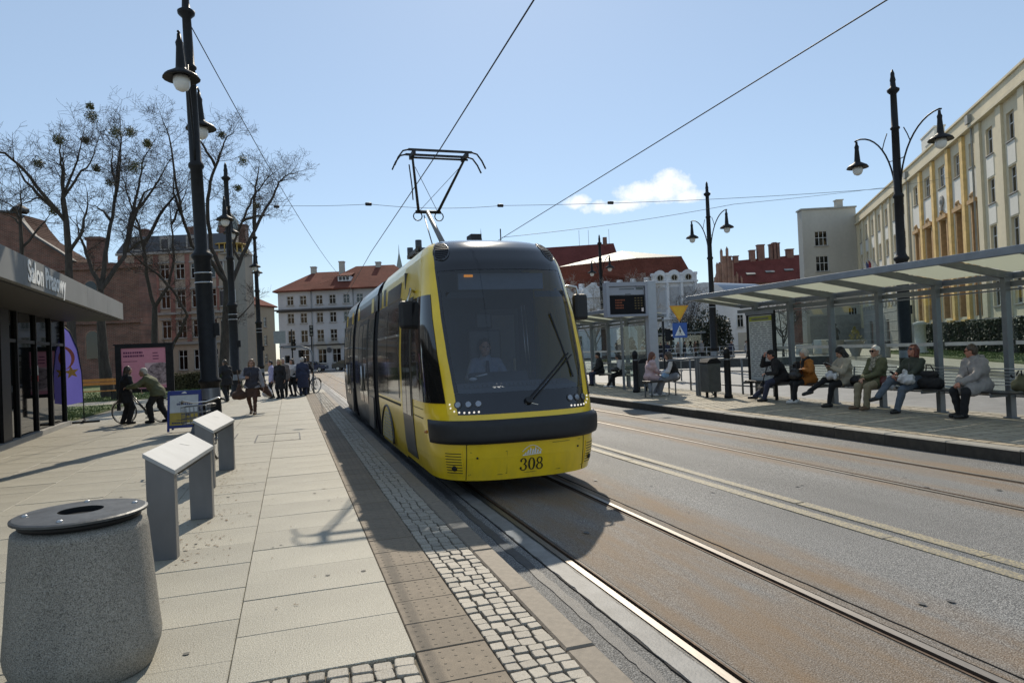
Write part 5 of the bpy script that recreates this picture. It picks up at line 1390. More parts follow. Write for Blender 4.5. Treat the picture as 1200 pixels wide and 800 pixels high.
# --- tall lamp posts that also carry the tram wires
def lamp_post(x, y, label, lean=0, rz=0, H=11.2):
    t = thing('lamp_post', label, 'lamp post', (x, y, 0), rz, 'tall black two armed lamp posts'); t.rotation_euler = (0, lean, rz)
    b = MB(); b.lathe([(.3, 0), (.3, .12), (.235, .2), (.225, 1.1), (.27, 1.14), (.27, 1.2), (.215, 1.25), (.2, 4.2), (.25, 4.28), (.26, 4.34), (.2, 4.4), (.155, 4.5), (.145, 6.5), (.185, 6.55), (.185, 6.62), (.14, 6.68), (.125, 9.0), (.16, 9.03), (.16, 9.08), (.12, 9.12), (.105, 10.3), (.2, 10.4), (.21, 10.47), (.1, 10.55), (.085, 10.75), (.1, 10.8), (.07, 10.95), (.07, 11.05), (.02, 11.2)], 16)
    b.build('pole', M_BLACK, t)
    for z in (3.62, 3.86):
        b = MB(); b.lathe([(.204, z), (.212, z), (.212, z+.035), (.203, z+.035)], 16); b.build('steel_band', M_SS, t)
    b = MB(); b.lathe([(.229, .62), (.2295, 1.0)], 16, caps=False); b.build('sticker', M_STEELB, t)
    for s in (-1, 1):
        arm = []
        for k in range(13):
            q = k/12; yy = .12+1.65*(1-cos(q*PI*.5)); zz = 6.7+2.45*sin(q*PI*.5)
            arm.append((0, s*yy, zz))
        arm.append((0, s*1.86, 9.12))
        b = MB(); b.tube(arm, .03, 8); b.tube([(0, s*.6, 8.43), (0, s*.5, 8.7), (0, s*.36, 8.98)], .018, 6); b.tube([(0, s*.1, 7.9), (0, s*.34, 7.93)], .016, 6); b.build('arm', M_BLACK, t)
        c_ = (0, s*1.78, 0)
        b = MB(); b.lathe([(.04, 9.1), (.05, 8.98), (.085, 8.9), (.075, 8.8), (.11, 8.35), (.12, 8.3), (.35, 8.16), (.4, 8.08), (.38, 8.08), (.2, 8.14)], 16, c_); ln = b.build('lantern', M_BLACK, t)
        b = MB(); b.lathe([(.17, 8.13), (.185, 8.03), (.175, 7.93), (.13, 7.84), (.05, 7.795), (.005, 7.79)], 16, c_); b.build('globe', mat('opal_glass', (.72, .72, .7), rough=.25, var=.03), ln)
    b = MB(); b.box(.14, .3, -.09, .09, 2.3, 2.62); b.build('cable_box', M_BLACK, t)
    return t
lamp_post(-1.9, 18.65, 'nearest tall black lamp post standing on the left pavement behind the steel stands', R(-1.4))
lamp_post(-2.5, 35.3, 'second tall black lamp post on the left, beside the walking woman', R(-.6))
lamp_post(-2.0, 52.2, 'farthest tall black lamp post on the left, near the white corner house', R(-.6))
lamp_post(21.2, 19.1, 'tall black lamp post rising behind the right shelter in front of the long cream building', 0)
lamp_post(24.2, 35.2, 'tall black lamp post between the two shelters on the right', 0)
lamp_post(25.8, 53.6, 'distant tall black lamp post in front of the dark red theatre roof', 0)

# --- tram stop shelters
def shelter(label, y0, n, step, xf, end_glass, group='tram stop shelters'):
    """posts at y0 + k*step, roof cantilevered towards the track"""
    t = thing('tram_shelter', label, 'shelter', (12.5, y0, 0), 0, group)
    L = (n-1)*step
    for k in range(n):
        y = k*step
        b = MB(); b.box(-.07, .07, y-.05, y+.05, 0, 2.6).box(-.11, .11, y-.09, y+.09, 0, .02); b.build('post', M_STEELP, t, bevel=.008)
        b = MB(); b.prism([(-1.55, 2.80), (.15, 2.52), (.15, 2.66), (-1.55, 2.9)], 1, y-.04, y+.04); b.build('rafter', M_STEELP, t)
        if k < n-1:
            b = MB(); vs = [(-1.5, y+.05, 2.905), (-1.5, y+step-.05, 2.905), (.1, y+step-.05, 2.672), (.1, y+.05, 2.672)]
            b.add(vs+[(p[0], p[1], p[2]+.012) for p in vs], [(3, 2, 1, 0), (4, 5, 6, 7), (0, 1, 5, 4), (1, 2, 6, 5), (2, 3, 7, 6), (3, 0, 4, 7)]); b.build('roof_pane', M_FROST, t)
            b = MB(); b.box(.062, .074, y+.06, y+step-.06, .42, 2.32); pn = b.build('back_pane', M_CLEAR, t)
            b = MB(); b.box(.054, .0615, y+.1, y+step-.1, 1.34, 1.41); b.build('white_stripe', mat('frosted_stripe', (.6, .6, .58), rough=.6), pn)
            for z in (.38, 2.33):
                b = MB(); b.box(.045, .085, y+.052, y+step-.052, z, z+.03); b.build('pane_rail', M_STEELP, t)
    y1 = L+.9
    for a, c_ in ((-.95, y1),):
        b = MB(); b.box(-1.64, -1.551, a, c_, 2.80, 2.935); b.build('front_beam', M_STEELB, t, bevel=.01)
        b = MB(); b.box(.08, .16, a, c_, 2.40, 2.50); b.build('rear_beam', M_STEELP, t)
        b = MB(); b.box(.17, .27, a, c_, 2.55, 2.66); b.build('gutter', M_STEELB, t)
    for a, c_ in ((-.93, -.05), (L+.05, L+.88)):
        b = MB(); vs = [(-1.5, a, 2.905), (-1.5, c_, 2.905), (.1, c_, 2.672), (.1, a, 2.672)]
        b.add(vs+[(p[0], p[1], p[2]+.012) for p in vs], [(3, 2, 1, 0), (4, 5, 6, 7), (0, 1, 5, 4), (1, 2, 6, 5), (2, 3, 7, 6), (3, 0, 4, 7)]); b.build('roof_pane', M_FROST, t)
    for y in (-.93, L+.88):
        b = MB(); b.prism([(-1.55, 2.82), (.15, 2.57), (.15, 2.66), (-1.55, 2.9)], 1, y-.03, y+.03); b.build('rafter', M_STEELP, t)
    if end_glass:
        for y in end_glass:
            b = MB(); b.box(-1.0, -.08, y-.006, y+.006, .3, 2.3); b.build('end_pane', M_CLEAR, t)
            b = MB(); b.box(-1.07, -1.0, y-.035, y+.035, 0, 2.62); b.build('post', M_STEELP, t)
    # bench along the back: board, brackets, wire back
    b = MB(); b.box(-.52, -.1, .1, L-.1, .47, .505); bn_ = b.build('bench_seat', M_WOODB, t, bevel=.008)
    for k in range(n):
        b = MB(); b.box(-.5, -.075, k*step-.02, k*step+.02, .40, .465); b.build('bench_bracket', M_STEELP, t)
    for z in (.6, .66, .72, .78, .84, .9):
        b = MB(); b.tube([(-.085+.02*(z-.6), .05, z), (-.085+.02*(z-.6), L-.05, z)], .008 if z < .9 else .014, 6); b.build('back_wire', M_SS, t)
    for k in range(n-1):
        b = MB(); y = k*step+step*.5; b.rbar((-.1, y, .5), (-.06, y, .92), .04, .012); b.build('back_stay', M_STEELP, t)
    return t
shelter('long grey tram shelter with frosted glass roof on the right, people sitting in it', 6.24, 8, 1.418, 11, ())
shelter('farther grey tram shelter seen right beside the tram, with two waiting people', 22.3, 5, 1.62, 11, (.0,))
# timetable case in the near shelter
tcx = thing('timetable_case', 'tall dark timetable case with yellow green header in the near shelter', 'timetable', (12.22, 15.02, 0))
b = MB(); b.box(-.04, .04, 0, 1.13, .42, .5).box(-.04, .04, 0, 1.13, 2.28, 2.38).box(-.04, .04, 0, .07, .501, 2.279).box(-.04, .04, 1.06, 1.13, .501, 2.279); b.build('frame', M_BLACK, tcx)
b = MB(); b.box(-.05, -.041, -.02, 1.15, 2.3, 2.4); b.build('top_trim', M_STEELB, tcx)
b = MB(); b.box(-.01, .01, .071, 1.059, .501, 2.279); sh_ = b.build('timetable_sheet', M_PAPER, tcx)
b = MB(); b.box(-.014, -.0105, .1, 1.03, 2.12, 2.25); b.build('header_strip', mat('yellow_green_print', (.33, .36, .05), rough=.6), sh_)
b = MB()
for k in range(13): b.box(-.0165, -.0145, .22+k*.055, .26+k*.055, 2.15, 2.21)
for k in range(26):
    z = 2.06-k*.058
    y = .12
    while y < .98:
        L_ = rng.uniform(.05, .22); b.box(-.0125, -.0105, y, min(1.0, y+L_), z, z+.018); y += L_+rng.uniform(.02, .1)
tag(b.build('printed_rows', M_INK, sh_, fix=False), kind='stuff')
for y in (.05, 1.08):
    b = MB(); b.box(-.03, .03, y-.03, y+.03, 0, .419); b.build('leg', M_BLACK, tcx)
# --- departure board on its pillar
db_ = thing('departure_board', 'grey electronic departure board on a thick grey pillar between the shelters', 'display board', (11.5, 20.2, 0), R(-4))
M_BOARD = mat('board_casing', (.3, .31, .35), rough=.45, var=.05, metal=.2)
b = MB(); b.box(-.16, .16, -.13, .13, 0, 3.72); b.build('pillar', mat('pillar_grey', (.38, .4, .43), rough=.45, var=.06, metal=.2), db_, bevel=.02)
b = MB(); b.box(-1.62, -.165, -.16, .16, 2.55, 2.62).box(-1.62, -.165, -.16, .16, 3.55, 3.68).box(-1.62, -1.52, -.16, .16, 2.621, 3.549).box(-.25, -.165, -.16, .16, 2.621, 3.549).box(-1.52, -.25, -.06, .16, 2.621, 3.549); cs = b.build('casing', M_BOARD, db_)
b = MB(); b.box(-1.5, -.27, -.1, -.061, 2.64, 3.25); scn = b.build('screen', mat('matt_screen', (.012, .012, .014), rough=.7, spec=.15), cs)
b = MB(); b.box(-1.5, -.27, -.1, -.061, 3.27, 3.53); b.mat(1).box(-.55, -.3, -.112, -.101, 3.43, 3.51).box(-1.15, -.62, -.104, -.101, 3.44, 3.47).box(-.95, -.75, -.104, -.101, 3.28, 3.3); b.build('header_panel', [M_BOARD, M_TB], cs)
b = MB()
for k in range(4):
    z = 3.1-k*.085; x = -1.3; n_ = (7, 5, 6, 6)[k]
    for j in range(n_): b.box(x+j*.05, x+j*.05+.034, -.104, -.1005, z-.025, z+.02)
tag(b.build('lit_rows', emis('dim_amber', (.5, .13, .04), .1), cs, fix=False), kind='stuff')
b = MB()
for k in range(5):
    for j in range(3): b.box(-.62+j*.11, -.56+j*.11, -.104, -.1005, 3.14-k*.085, 3.17-k*.085)
tag(b.build('lit_minutes', emis('dim_yellow', (.3, .22, .06), .1), cs, fix=False), kind='stuff')
b = MB(); b.box(-.38, -.31, -.104, -.1005, 2.71, 2.83); b.build('clock_symbol', emis('dim_white', (.6, .6, .65), .3), cs)
# --- bollards, bins, railings on the island
def island_bin(x, y, label):
    t = thing('litter_bin', label, 'bin', (x, y, 0), 0, 'grey box bins on the tram island')
    b = MB(); b.box(-.22, .22, -.2, .2, .16, .98); b.build('body', mat('dark_bin_grey', (.09, .095, .09), rough=.5, var=.2), t, bevel=.02)
    b = MB(); b.prism([(-.23, .985), (.23, .985), (.23, 1.02), (.12, 1.13), (-.12, 1.13), (-.23, 1.02)], 1, -.21, .21); b.build('hood', M_BLACK, t)
    for x_ in (-.14, .14):
        b = MB(); b.box(x_-.03, x_+.03, -.03, .03, 0, .159); b.build('leg', M_BLACK, t)
def bollard(x, y, label):
    t = thing('bollard', label, 'bollard', (x, y, 0), 0, 'black round topped bollards beside bins')
    b = MB(); b.lathe([(.12, 0), (.12, .08), (.095, .1), (.09, 1.22), (.105, 1.25), (.105, 1.29), (.09, 1.32), (.08, 1.37), (.04, 1.41), (.005, 1.42)], 16); b.build('post', M_BLACK, t)
    b = MB(); b.lathe([(.0915, 1.08), (.0918, 1.12)], 16, caps=False); b.build('band', M_STEELB, t)
island_bin(11.62, 17.15, 'dark grey box bin right of the railing, beside the near shelter'); bollard(11.78, 16.55, 'black bollard right beside the box bin near the shelter')
island_bin(11.5, 21.0, 'dark grey box bin in front of the farther shelter, behind the seated women'); bollard(11.12, 20.75, 'black bollard left of the two seated women')
rl = thing('railing', 'dark tube railing along the back edge of the island between the shelters', 'railing', (12.9, 16.0, 0))
for k in range(5):
    b = MB(); b.tube([(0, k*1.4, 0), (0, k*1.4, 1.08)], .03, 8); b.build('post', M_STEELP, rl)
for z in (.25, .68, 1.06):
    b = MB(); b.tube([(0, -.1, z), (0, 5.7, z)], .022, 8); b.build('rail', M_STEELP, rl)
r2_ = thing('railing', 'short dark steel frame with leaning leg beside the women and the bin', 'railing', (11.72, 17.95, 0), R(20))
for x in (-.06, .06):
    b = MB(); b.box(x-.03, x+.03, -.03, .03, 0, 1.15); b.build('post', M_STEELP, r2_)
b = MB(); b.rbar((.12, -.02, .55), (.34, -.3, 0), .05, .05); b.build('brace', M_STEELP, r2_)
b = MB(); b.tube([(-.9, .35, 1.1), (.0, 0, 1.13), (1.2, -.5, 1.13)], .03, 8); b.build('rail', M_STEELP, r2_)
sb = thing('bench', 'low dark leaning bench with tube legs on which two women sit', 'bench', (10.95, 18.75, 0), R(20))
b = MB(); b.box(-.75, .55, -.17, .17, .44, .5); b.build('seat', M_WOODB, sb, bevel=.01)
for x in (-.65, .48):
    for y in (-.13, .13):
        b = MB(); b.tube([(x, y, 0), (x, y, .44)], .022, 8); b.build('leg', M_STEELP, sb)
b = MB(); b.tube([(.48, -.13, .4), (.5, -.13, .72), (.9, -.1, .72)], .02, 6); b.build('arm_rail', M_STEELP, sb)

# --- signs and signals beyond the stop
def lathe_at(b, p, r_, h_): return b.lathe([(r_, 0), (r_, h_)], 10, p)
ys_ = thing('road_sign', 'yellow give way triangle above a blue crossing sign on a thin pole', 'road sign', (17.45, 28.05, -.2), R(-12))
b = MB(); b.tube([(0, .06, 0), (0, .06, 3.75)], .035, 8); b.build('pole', M_GREYSIGN, ys_)
b = MB(); b.prism([(-.47, 3.55), (.47, 3.55), (0, 2.78)], 1, -.02, .0); tr_ = b.build('give_way_plate', mat('sign_orange', (.68, .3, .02), rough=.5), ys_)
b = MB(); b.prism([(-.36, 3.49), (.36, 3.49), (0, 2.9)], 1, -.024, -.0205); b.build('inner_triangle', mat('sign_yellow', (.75, .42, .02), rough=.5), tr_)
b = MB(); b.box(-.35, .35, -.02, 0, 2.04, 2.74); bp2 = b.build('crossing_plate', mat('sign_blue', (.03, .1, .36), rough=.45), ys_)
b = MB(); b.prism([(-.25, 2.14), (.25, 2.14), (0, 2.62)], 1, -.024, -.0205); b.build('white_triangle', M_WHITEP, bp2)
b = MB()
for p, q, w_ in (((0, 2.44), (.01, 2.3), .06), ((.01, 2.3), (-.08, 2.17), .035), ((.01, 2.3), (.09, 2.17), .035), ((0, 2.42), (-.08, 2.34), .03), ((0, 2.42), (.08, 2.33), .03)): b.rbar((p[0], -.026, p[1]), (q[0], -.026, q[1]), w_, .004)
b.lathe([(.03, 0), (.03, .004)], 8, T=Matrix.Translation((0, -.024, 2.49)) @ Matrix.Rotation(PI/2, 4, 'X')); b.build('walking_figure', M_BLACKP, bp2)
def signal(name_label, x, y, z0, heads, rz=0, H=3.0, group='traffic signals at the junction', m_=None):
    t = thing('traffic_light', name_label, 'traffic light', (x, y, -.2), rz, group)
    b = MB(); b.lathe([(.1, 0), (.09, .3), (.06, .32), (.06, H)], 10); b.build('pole', M_BLACK, t)
    for (dx, z, n_) in heads:
        b = MB(); b.box(dx-.15, dx+.15, -.34, -.08, z, z+.3*n_); hd = b.build('signal_head', M_BLACK, t, bevel=.02)
        for k in range(n_):
            b = MB(); b.lathe([(.11, 0), (.12, .16)], 12, T=Matrix.Translation((dx, -.34, z+.15+k*.3)) @ Matrix.Rotation(PI/2, 4, 'X'), caps=False); b.build('visor', M_BLACK, hd)
            b = MB(); b.lathe([(.1, 0), (.1, .01)], 12, T=Matrix.Translation((dx, -.342, z+.15+k*.3)) @ Matrix.Rotation(PI/2, 4, 'X')); b.build('lens', M_TG, hd)
    return t
signal('black traffic light just left of the yellow give way sign', 17.3, 29.3, 0, [(-.3, 1.9, 2)], R(60), 3.2)
signal('tall black traffic light with back plate in front of the white corner house', .2, 57.6, 0, [(0, 2.5, 3), (.6, 1.9, 2), (-.5, 1.5, 2)], R(20), 4.2)
signal('single black traffic light raised on a thin pole before the corner house windows', 1.7, 57.2, 0, [(0, 3.55, 3)], 0, 4.3)
rs = thing('road_sign', 'blank grey back of a large road sign on two poles near the corner house', 'road sign', (-.8, 63.2, -.2), 0)
b = MB(); b.box(-.5, .5, -.03, 0, 3.2, 4.3); b.build('plate', M_GREYSIGN, rs)
b = MB(); b.tube([(0, .05, 0), (0, .05, 4.2)], .04, 6); b.build('pole', M_GREYSIGN, rs)
ap = thing('arched_pole', 'thin arched grey pole at the corner beside the leaning bicycle', 'pole', (1.0, 33.35, 0))
b = MB(); b.tube([(0, 0, 0), (0, 0, 1.75), (-.05, .02, 1.95), (-.2, .06, 2.1), (-.45, .1, 2.17), (-1.3, .2, 2.17)], .04, 8); b.build('tube', M_STEELP, ap)
# --- far tram shelter, low wall, flag poles, square furniture
fsh = thing('tram_shelter', 'small distant glass shelter full of waiting people beyond the junction', 'shelter', (33.6, 54.8, 0), R(-25), 'tram stop shelters')
b = MB(); b.box(-2.6, 2.6, -.8, .9, 2.35, 2.5); b.build('roof', M_STEELP, fsh)
for x in (-2.4, -.8, .8, 2.4):
    b = MB(); b.box(x-.04, x+.04, .55, .65, 0, 2.35); b.build('post', M_STEELP, fsh)
    if x < 2: 
        b = MB(); b.box(x+.05, x+1.55, .58, .6, .3, 2.2); b.build('back_pane', M_CLEAR, fsh)
lwl = thing('low_wall', 'long low dark wall at the far edge of the street behind the bins', 'wall', (0, 0, 0))
b = MB(); b.rbar((21.8, 44.5, .0), (33, 35.5, .0), .5, .62); b.build('wall_body', mat('dark_wall', (.07, .068, .062), rough=.8, var=.3), lwl); b = MB(); b.rbar((21.8, 44.5, .34), (33, 35.5, .34), .56, .05); b.build('coping', M_GSTONE, lwl)
fr = thing('railing', 'long pale steel fence along the far side of the junction', 'railing', (0, 0, 0))
p0, p1 = Vector((24, 55, 0)), Vector((42, 47, 0))
for k in range(19):
    p = p0.lerp(p1, k/18); b = MB(); b.tube([p, p+Vector((0, 0, 1.1))], .035, 6); b.build('post', M_SS, fr)
for z in (.3, .7, 1.08):
    b = MB(); b.tube([p0+Vector((0, 0, z)), p1+Vector((0, 0, z))], .025, 6); b.build('rail', M_SS, fr)
for k, (lab, c1, c2) in enumerate((('white and red flag on a short pole, leftmost on the cream building', (.6, .6, .58), (.45, .04, .05)), ('dark blue flag on a short pole, second on the cream building', (.05, .07, .2), (.05, .07, .2)), ('dark red flag on a short pole, third on the cream building', (.2, .03, .05), (.2, .03, .05)), ('white and red flag on a short pole, rightmost on the cream building', (.6, .6, .58), (.45, .04, .05)))):
    p = bp(37.5-k*1.3, 1.3, 8.2); t = thing('flag', lab, 'flag', p, R(235), 'flags over the entrance')
    b = MB(); b.tube([(0, 1.3, -.6), (0, -.3, 1.6)], .03, 6); b.build('pole', M_SS, t)
    vs = []; fs = []
    for j in range(6):
        for i in range(5): vs.append((.05*sin(i*1.7+j*.6), -.25+.02*i+.55*i/4*.5, 1.5-j*.32-.1*i))
    for j in range(5):
        for i in range(4): fs.append((j*5+i, j*5+i+1, (j+1)*5+i+1, (j+1)*5+i))
    b = MB(); b.add(vs, fs, True)
    o = b.build('flag_cloth', [mat('cloth_%d' % k, c1, rough=.8), mat('cloth2_%d' % k, c2, rough=.8)], t)
    for i_, pg in enumerate(o.data.polygons): pg.material_index = 1 if i_ >= 12 else 0
ac = thing('stone_column', 'pale round stone column standing on the square behind the near shelter', 'column', (41.3, 36.0, .05))
b = MB(); b.lathe([(.5, 0), (.5, .2), (.36, .25), (.35, 2.0), (.42, 2.05), (.42, 2.2), (.1, 2.3)], 18); b.build('shaft', mat('pale_stone', (.5, .49, .45), rough=.8, var=.12, vscale=4), ac)
sbn = thing('litter_bin', 'small grey round bin on the square behind the near shelter', 'bin', (36.6, 34.5, .05))
b = MB(); b.lathe([(.26, 0), (.28, .1), (.28, .85), (.3, .88), (.28, .95)], 14); b.build('body', M_GSTONE, sbn); b = MB(); b.lathe([(.31, .951), (.31, 1.0), (.1, 1.03)], 14); b.build('lid', M_BLACK, sbn)
pl = thing('planter', 'grey conical planter with a yellow green shrub on the square behind the shelter', 'planter', (39.4, 39.8, .05))
b = MB(); b.lathe([(.3, 0), (.28, .1), (.62, 1.05), (.72, 1.1), (.72, 1.18), (.6, 1.18)], 16); b.build('bowl', M_GSTONE, pl)
M_YLEAF = mat('yellow_leaf', (.3, .26, .07), rough=.7, var=.3)
b = MB()
for k in range(260):
    a, h_ = rng.uniform(0, 2*PI), rng.random(); r_ = .65*(1-h_)*rng.random()**.4; p = Vector((r_*cos(a), r_*sin(a), 1.15+h_*1.0)); d_ = Vector((rng.uniform(-1, 1), rng.uniform(-1, 1), rng.uniform(-.3, 1))).normalized()*.1; e_ = d_.cross(Vector((rng.random(), rng.random(), 1))).normalized()*.05
    b.add([p-e_, p+e_, p+d_], [(0, 1, 2)])
b.build('shrub', M_YLEAF, pl, fix=False)
stt = thing('statue', 'small dark figure statue on a grey pedestal beyond the seated people', 'statue', (41.6, 44.0, .05))
b = MB(); b.box(-.5, .5, -.5, .5, 0, .15).box(-.4, .4, -.4, .4, .151, 1.1).box(-.48, .48, -.48, .48, 1.101, 1.2); b.build('pedestal', M_GSTONE, stt)
b = MB(); b.lathe([(.28, 1.2), (.26, 1.5), (.18, 1.75), (.22, 2.0), (.2, 2.15), (.07, 2.22), (.07, 2.27), (.13, 2.35), (.12, 2.48), (.02, 2.55)], 12); b.tube([(.2, 0, 2.1), (.33, -.1, 1.85), (.15, -.25, 1.7)], [.07, .06, .045], 8); b.tube([(-.2, 0, 2.1), (-.3, -.05, 1.8), (-.28, -.1, 1.55)], [.07, .06, .045], 8); b.build('figure', mat('bronze', (.06, .065, .06), rough=.5, metal=.5), stt)
for k, (dx, lab) in enumerate(((0, 'left one of two white stone blocks on the square'), (1.5, 'right and taller one of two white stone blocks on the square'))):
    t = thing('stone_block', lab, 'block', (42.9+dx, 49.0-dx*.3, .05), R(10*k))
    b = MB(); b.box(-.6, .6, -.4, .4, 0, .9+.35*k); b.build('block_body', mat('white_stone', (.6, .6, .57), rough=.8), t, bevel=.03)

# --- posters and boards on the left
po_ = thing('poster_case', 'pink exhibition poster in a wide black free standing case behind the cyclist', 'poster case', (-6.15, 28.6, 0), R(0)); po_.scale = (1, 1, .88)
PW = 1.95
for x in (.06, PW-.06):
    b = MB(); b.box(x-.06, x+.06, -.05, .05, 0, 2.72); b.build('leg', M_BLACK, po_)
b = MB(); b.box(.121, PW-.121, -.06, .06, .72, .86).box(.121, PW-.121, -.06, .06, 2.6, 2.72).box(.121, .2, -.06, .06, .861, 2.599).box(PW-.26, PW-.121, -.06, .06, .861, 2.599).box(.2, PW-.26, .0, .06, .861, 2.599).box(-.05, PW+.05, -.08, .08, 2.721, 2.78); b.build('case_frame', M_BLACK, po_)
b = MB(); b.box(.2, PW-.26, -.03, -.001, .861, 2.599); ps = b.build('poster', mat('pink_print', (.62, .24, .3), rough=.5, var=.05), po_)
b = MB()
for k, (w_, z) in enumerate(((.62, 2.36), (.66, 2.22))):
    x = .27
    while x < .27+w_:
        L_ = rng.uniform(.03, .07); b.box(x, x+L_, -.033, -.0305, z, z+.085); x += L_+.016
x = .27
while x < .7: L_ = rng.uniform(.02, .05); b.box(x, x+L_, -.033, -.0305, 2.02, 2.05); x += L_+.012
for z in (2.35, 2.22, 2.1): b.box(1.25, 1.25+rng.uniform(.15, .25), -.033, -.0305, z, z+.04)
tag(b.build('poster_lettering', mat('dark_print', (.12, .02, .07), rough=.6), ps, fix=False), kind='stuff')
b = MB(); b.box(.98, PW-.265, -.034, -.0305, 1.0, 1.95); b.build('print_panel', mat('pale_pink_print', (.6, .4, .42), rough=.5), ps)
b = MB(); n = 24; pts = [(1.5+.46*cos(2*PI*k/n), 1.5+.46*sin(2*PI*k/n)) for k in range(n)]; pts = [(min(x, PW-.262), z) for x, z in pts]; b.prism(pts, 1, -.038, -.0345); b.build('round_picture', mat('picture_print', (.05, .025, .03), rough=.5, col2=(.5, .38, .38), vscale=9), ps)
af = thing('pavement_sign', 'blue framed folding sign board with white and yellow poster on the pavement', 'sign board', (-2.78, 17.95, 0), R(-2))
for s, nm in ((1, 'front_panel'), (-1, 'rear_panel')):
    T = Matrix.Translation((0, -.28*s, 0)) @ Matrix.Rotation(R(-14)*s, 4, 'X')
    b = MB(); b.box(.0, .72, -.02, .02, .92, 1.02, T).box(.0, .05, -.02, .02, .06, .919, T).box(.67, .72, -.02, .02, .06, .919, T).box(.05, .67, -.02, .02, .14, .2, T); f_ = b.build(nm, mat('blue_frame', (.02, .035, .2), rough=.4), af)
    if s > 0:
        b = MB(); b.box(.051, .669, -.012, .012, .5, .919, T).mat(1).box(.051, .669, -.012, .012, .2, .499, T); pp = b.build('poster', [mat('white_print_sheet', (.55, .58, .6), rough=.5), mat('ochre_print', (.45, .33, .06), rough=.5)], f_)
        b = MB(); 
        for z, x0, x1, h_ in ((.68, .2, .55, .045), (.74, .25, .47, .02), (.42, .4, .5, .04), (.32, .2, .6, .012), (.24, .1, .42, .035)):
            x = x0
            while x < x1: L_ = rng.uniform(.02, .045); b.box(x, min(x+L_, x1), -.0145, -.0125, z, z+h_, T); x += L_+.01
        tag(b.build('poster_lettering', mat('navy_print', (.02, .03, .12), rough=.5), f_, fix=False), kind='stuff')
        b = MB(); b.prism([(.3, .955), (.42, .955), (.40, .985), (.37, 1.0), (.33, .985)], 1, -.024, -.021); b.v = [tuple(T @ Vector(q)) for q in b.v]; b.build('emblem', M_WHITEP, f_)
ob = thing('park_bench', 'orange slatted park bench on the lawn behind the flag', 'bench', (-9.2, 38.0, 0), R(-8))
for z in (.75, .92):
    b = MB(); b.box(-1.3, 1.3, .0, .04, z, z+.14); b.build('back_slat', mat('orange_wood', (.5, .2, .03), rough=.5, var=.15), ob)
for y in (-.45, -.3, -.15):
    b = MB(); b.box(-1.3, 1.3, y, y+.12, .45, .49); b.build('seat_slat', MATS['orange_wood'], ob)
for x in (-1.0, 1.0):
    b = MB(); b.box(x-.03, x+.03, -.4, .06, .0, .449).box(x-.03, x+.03, .041, .09, .45, 1.08); b.build('leg', M_BLACK, ob)

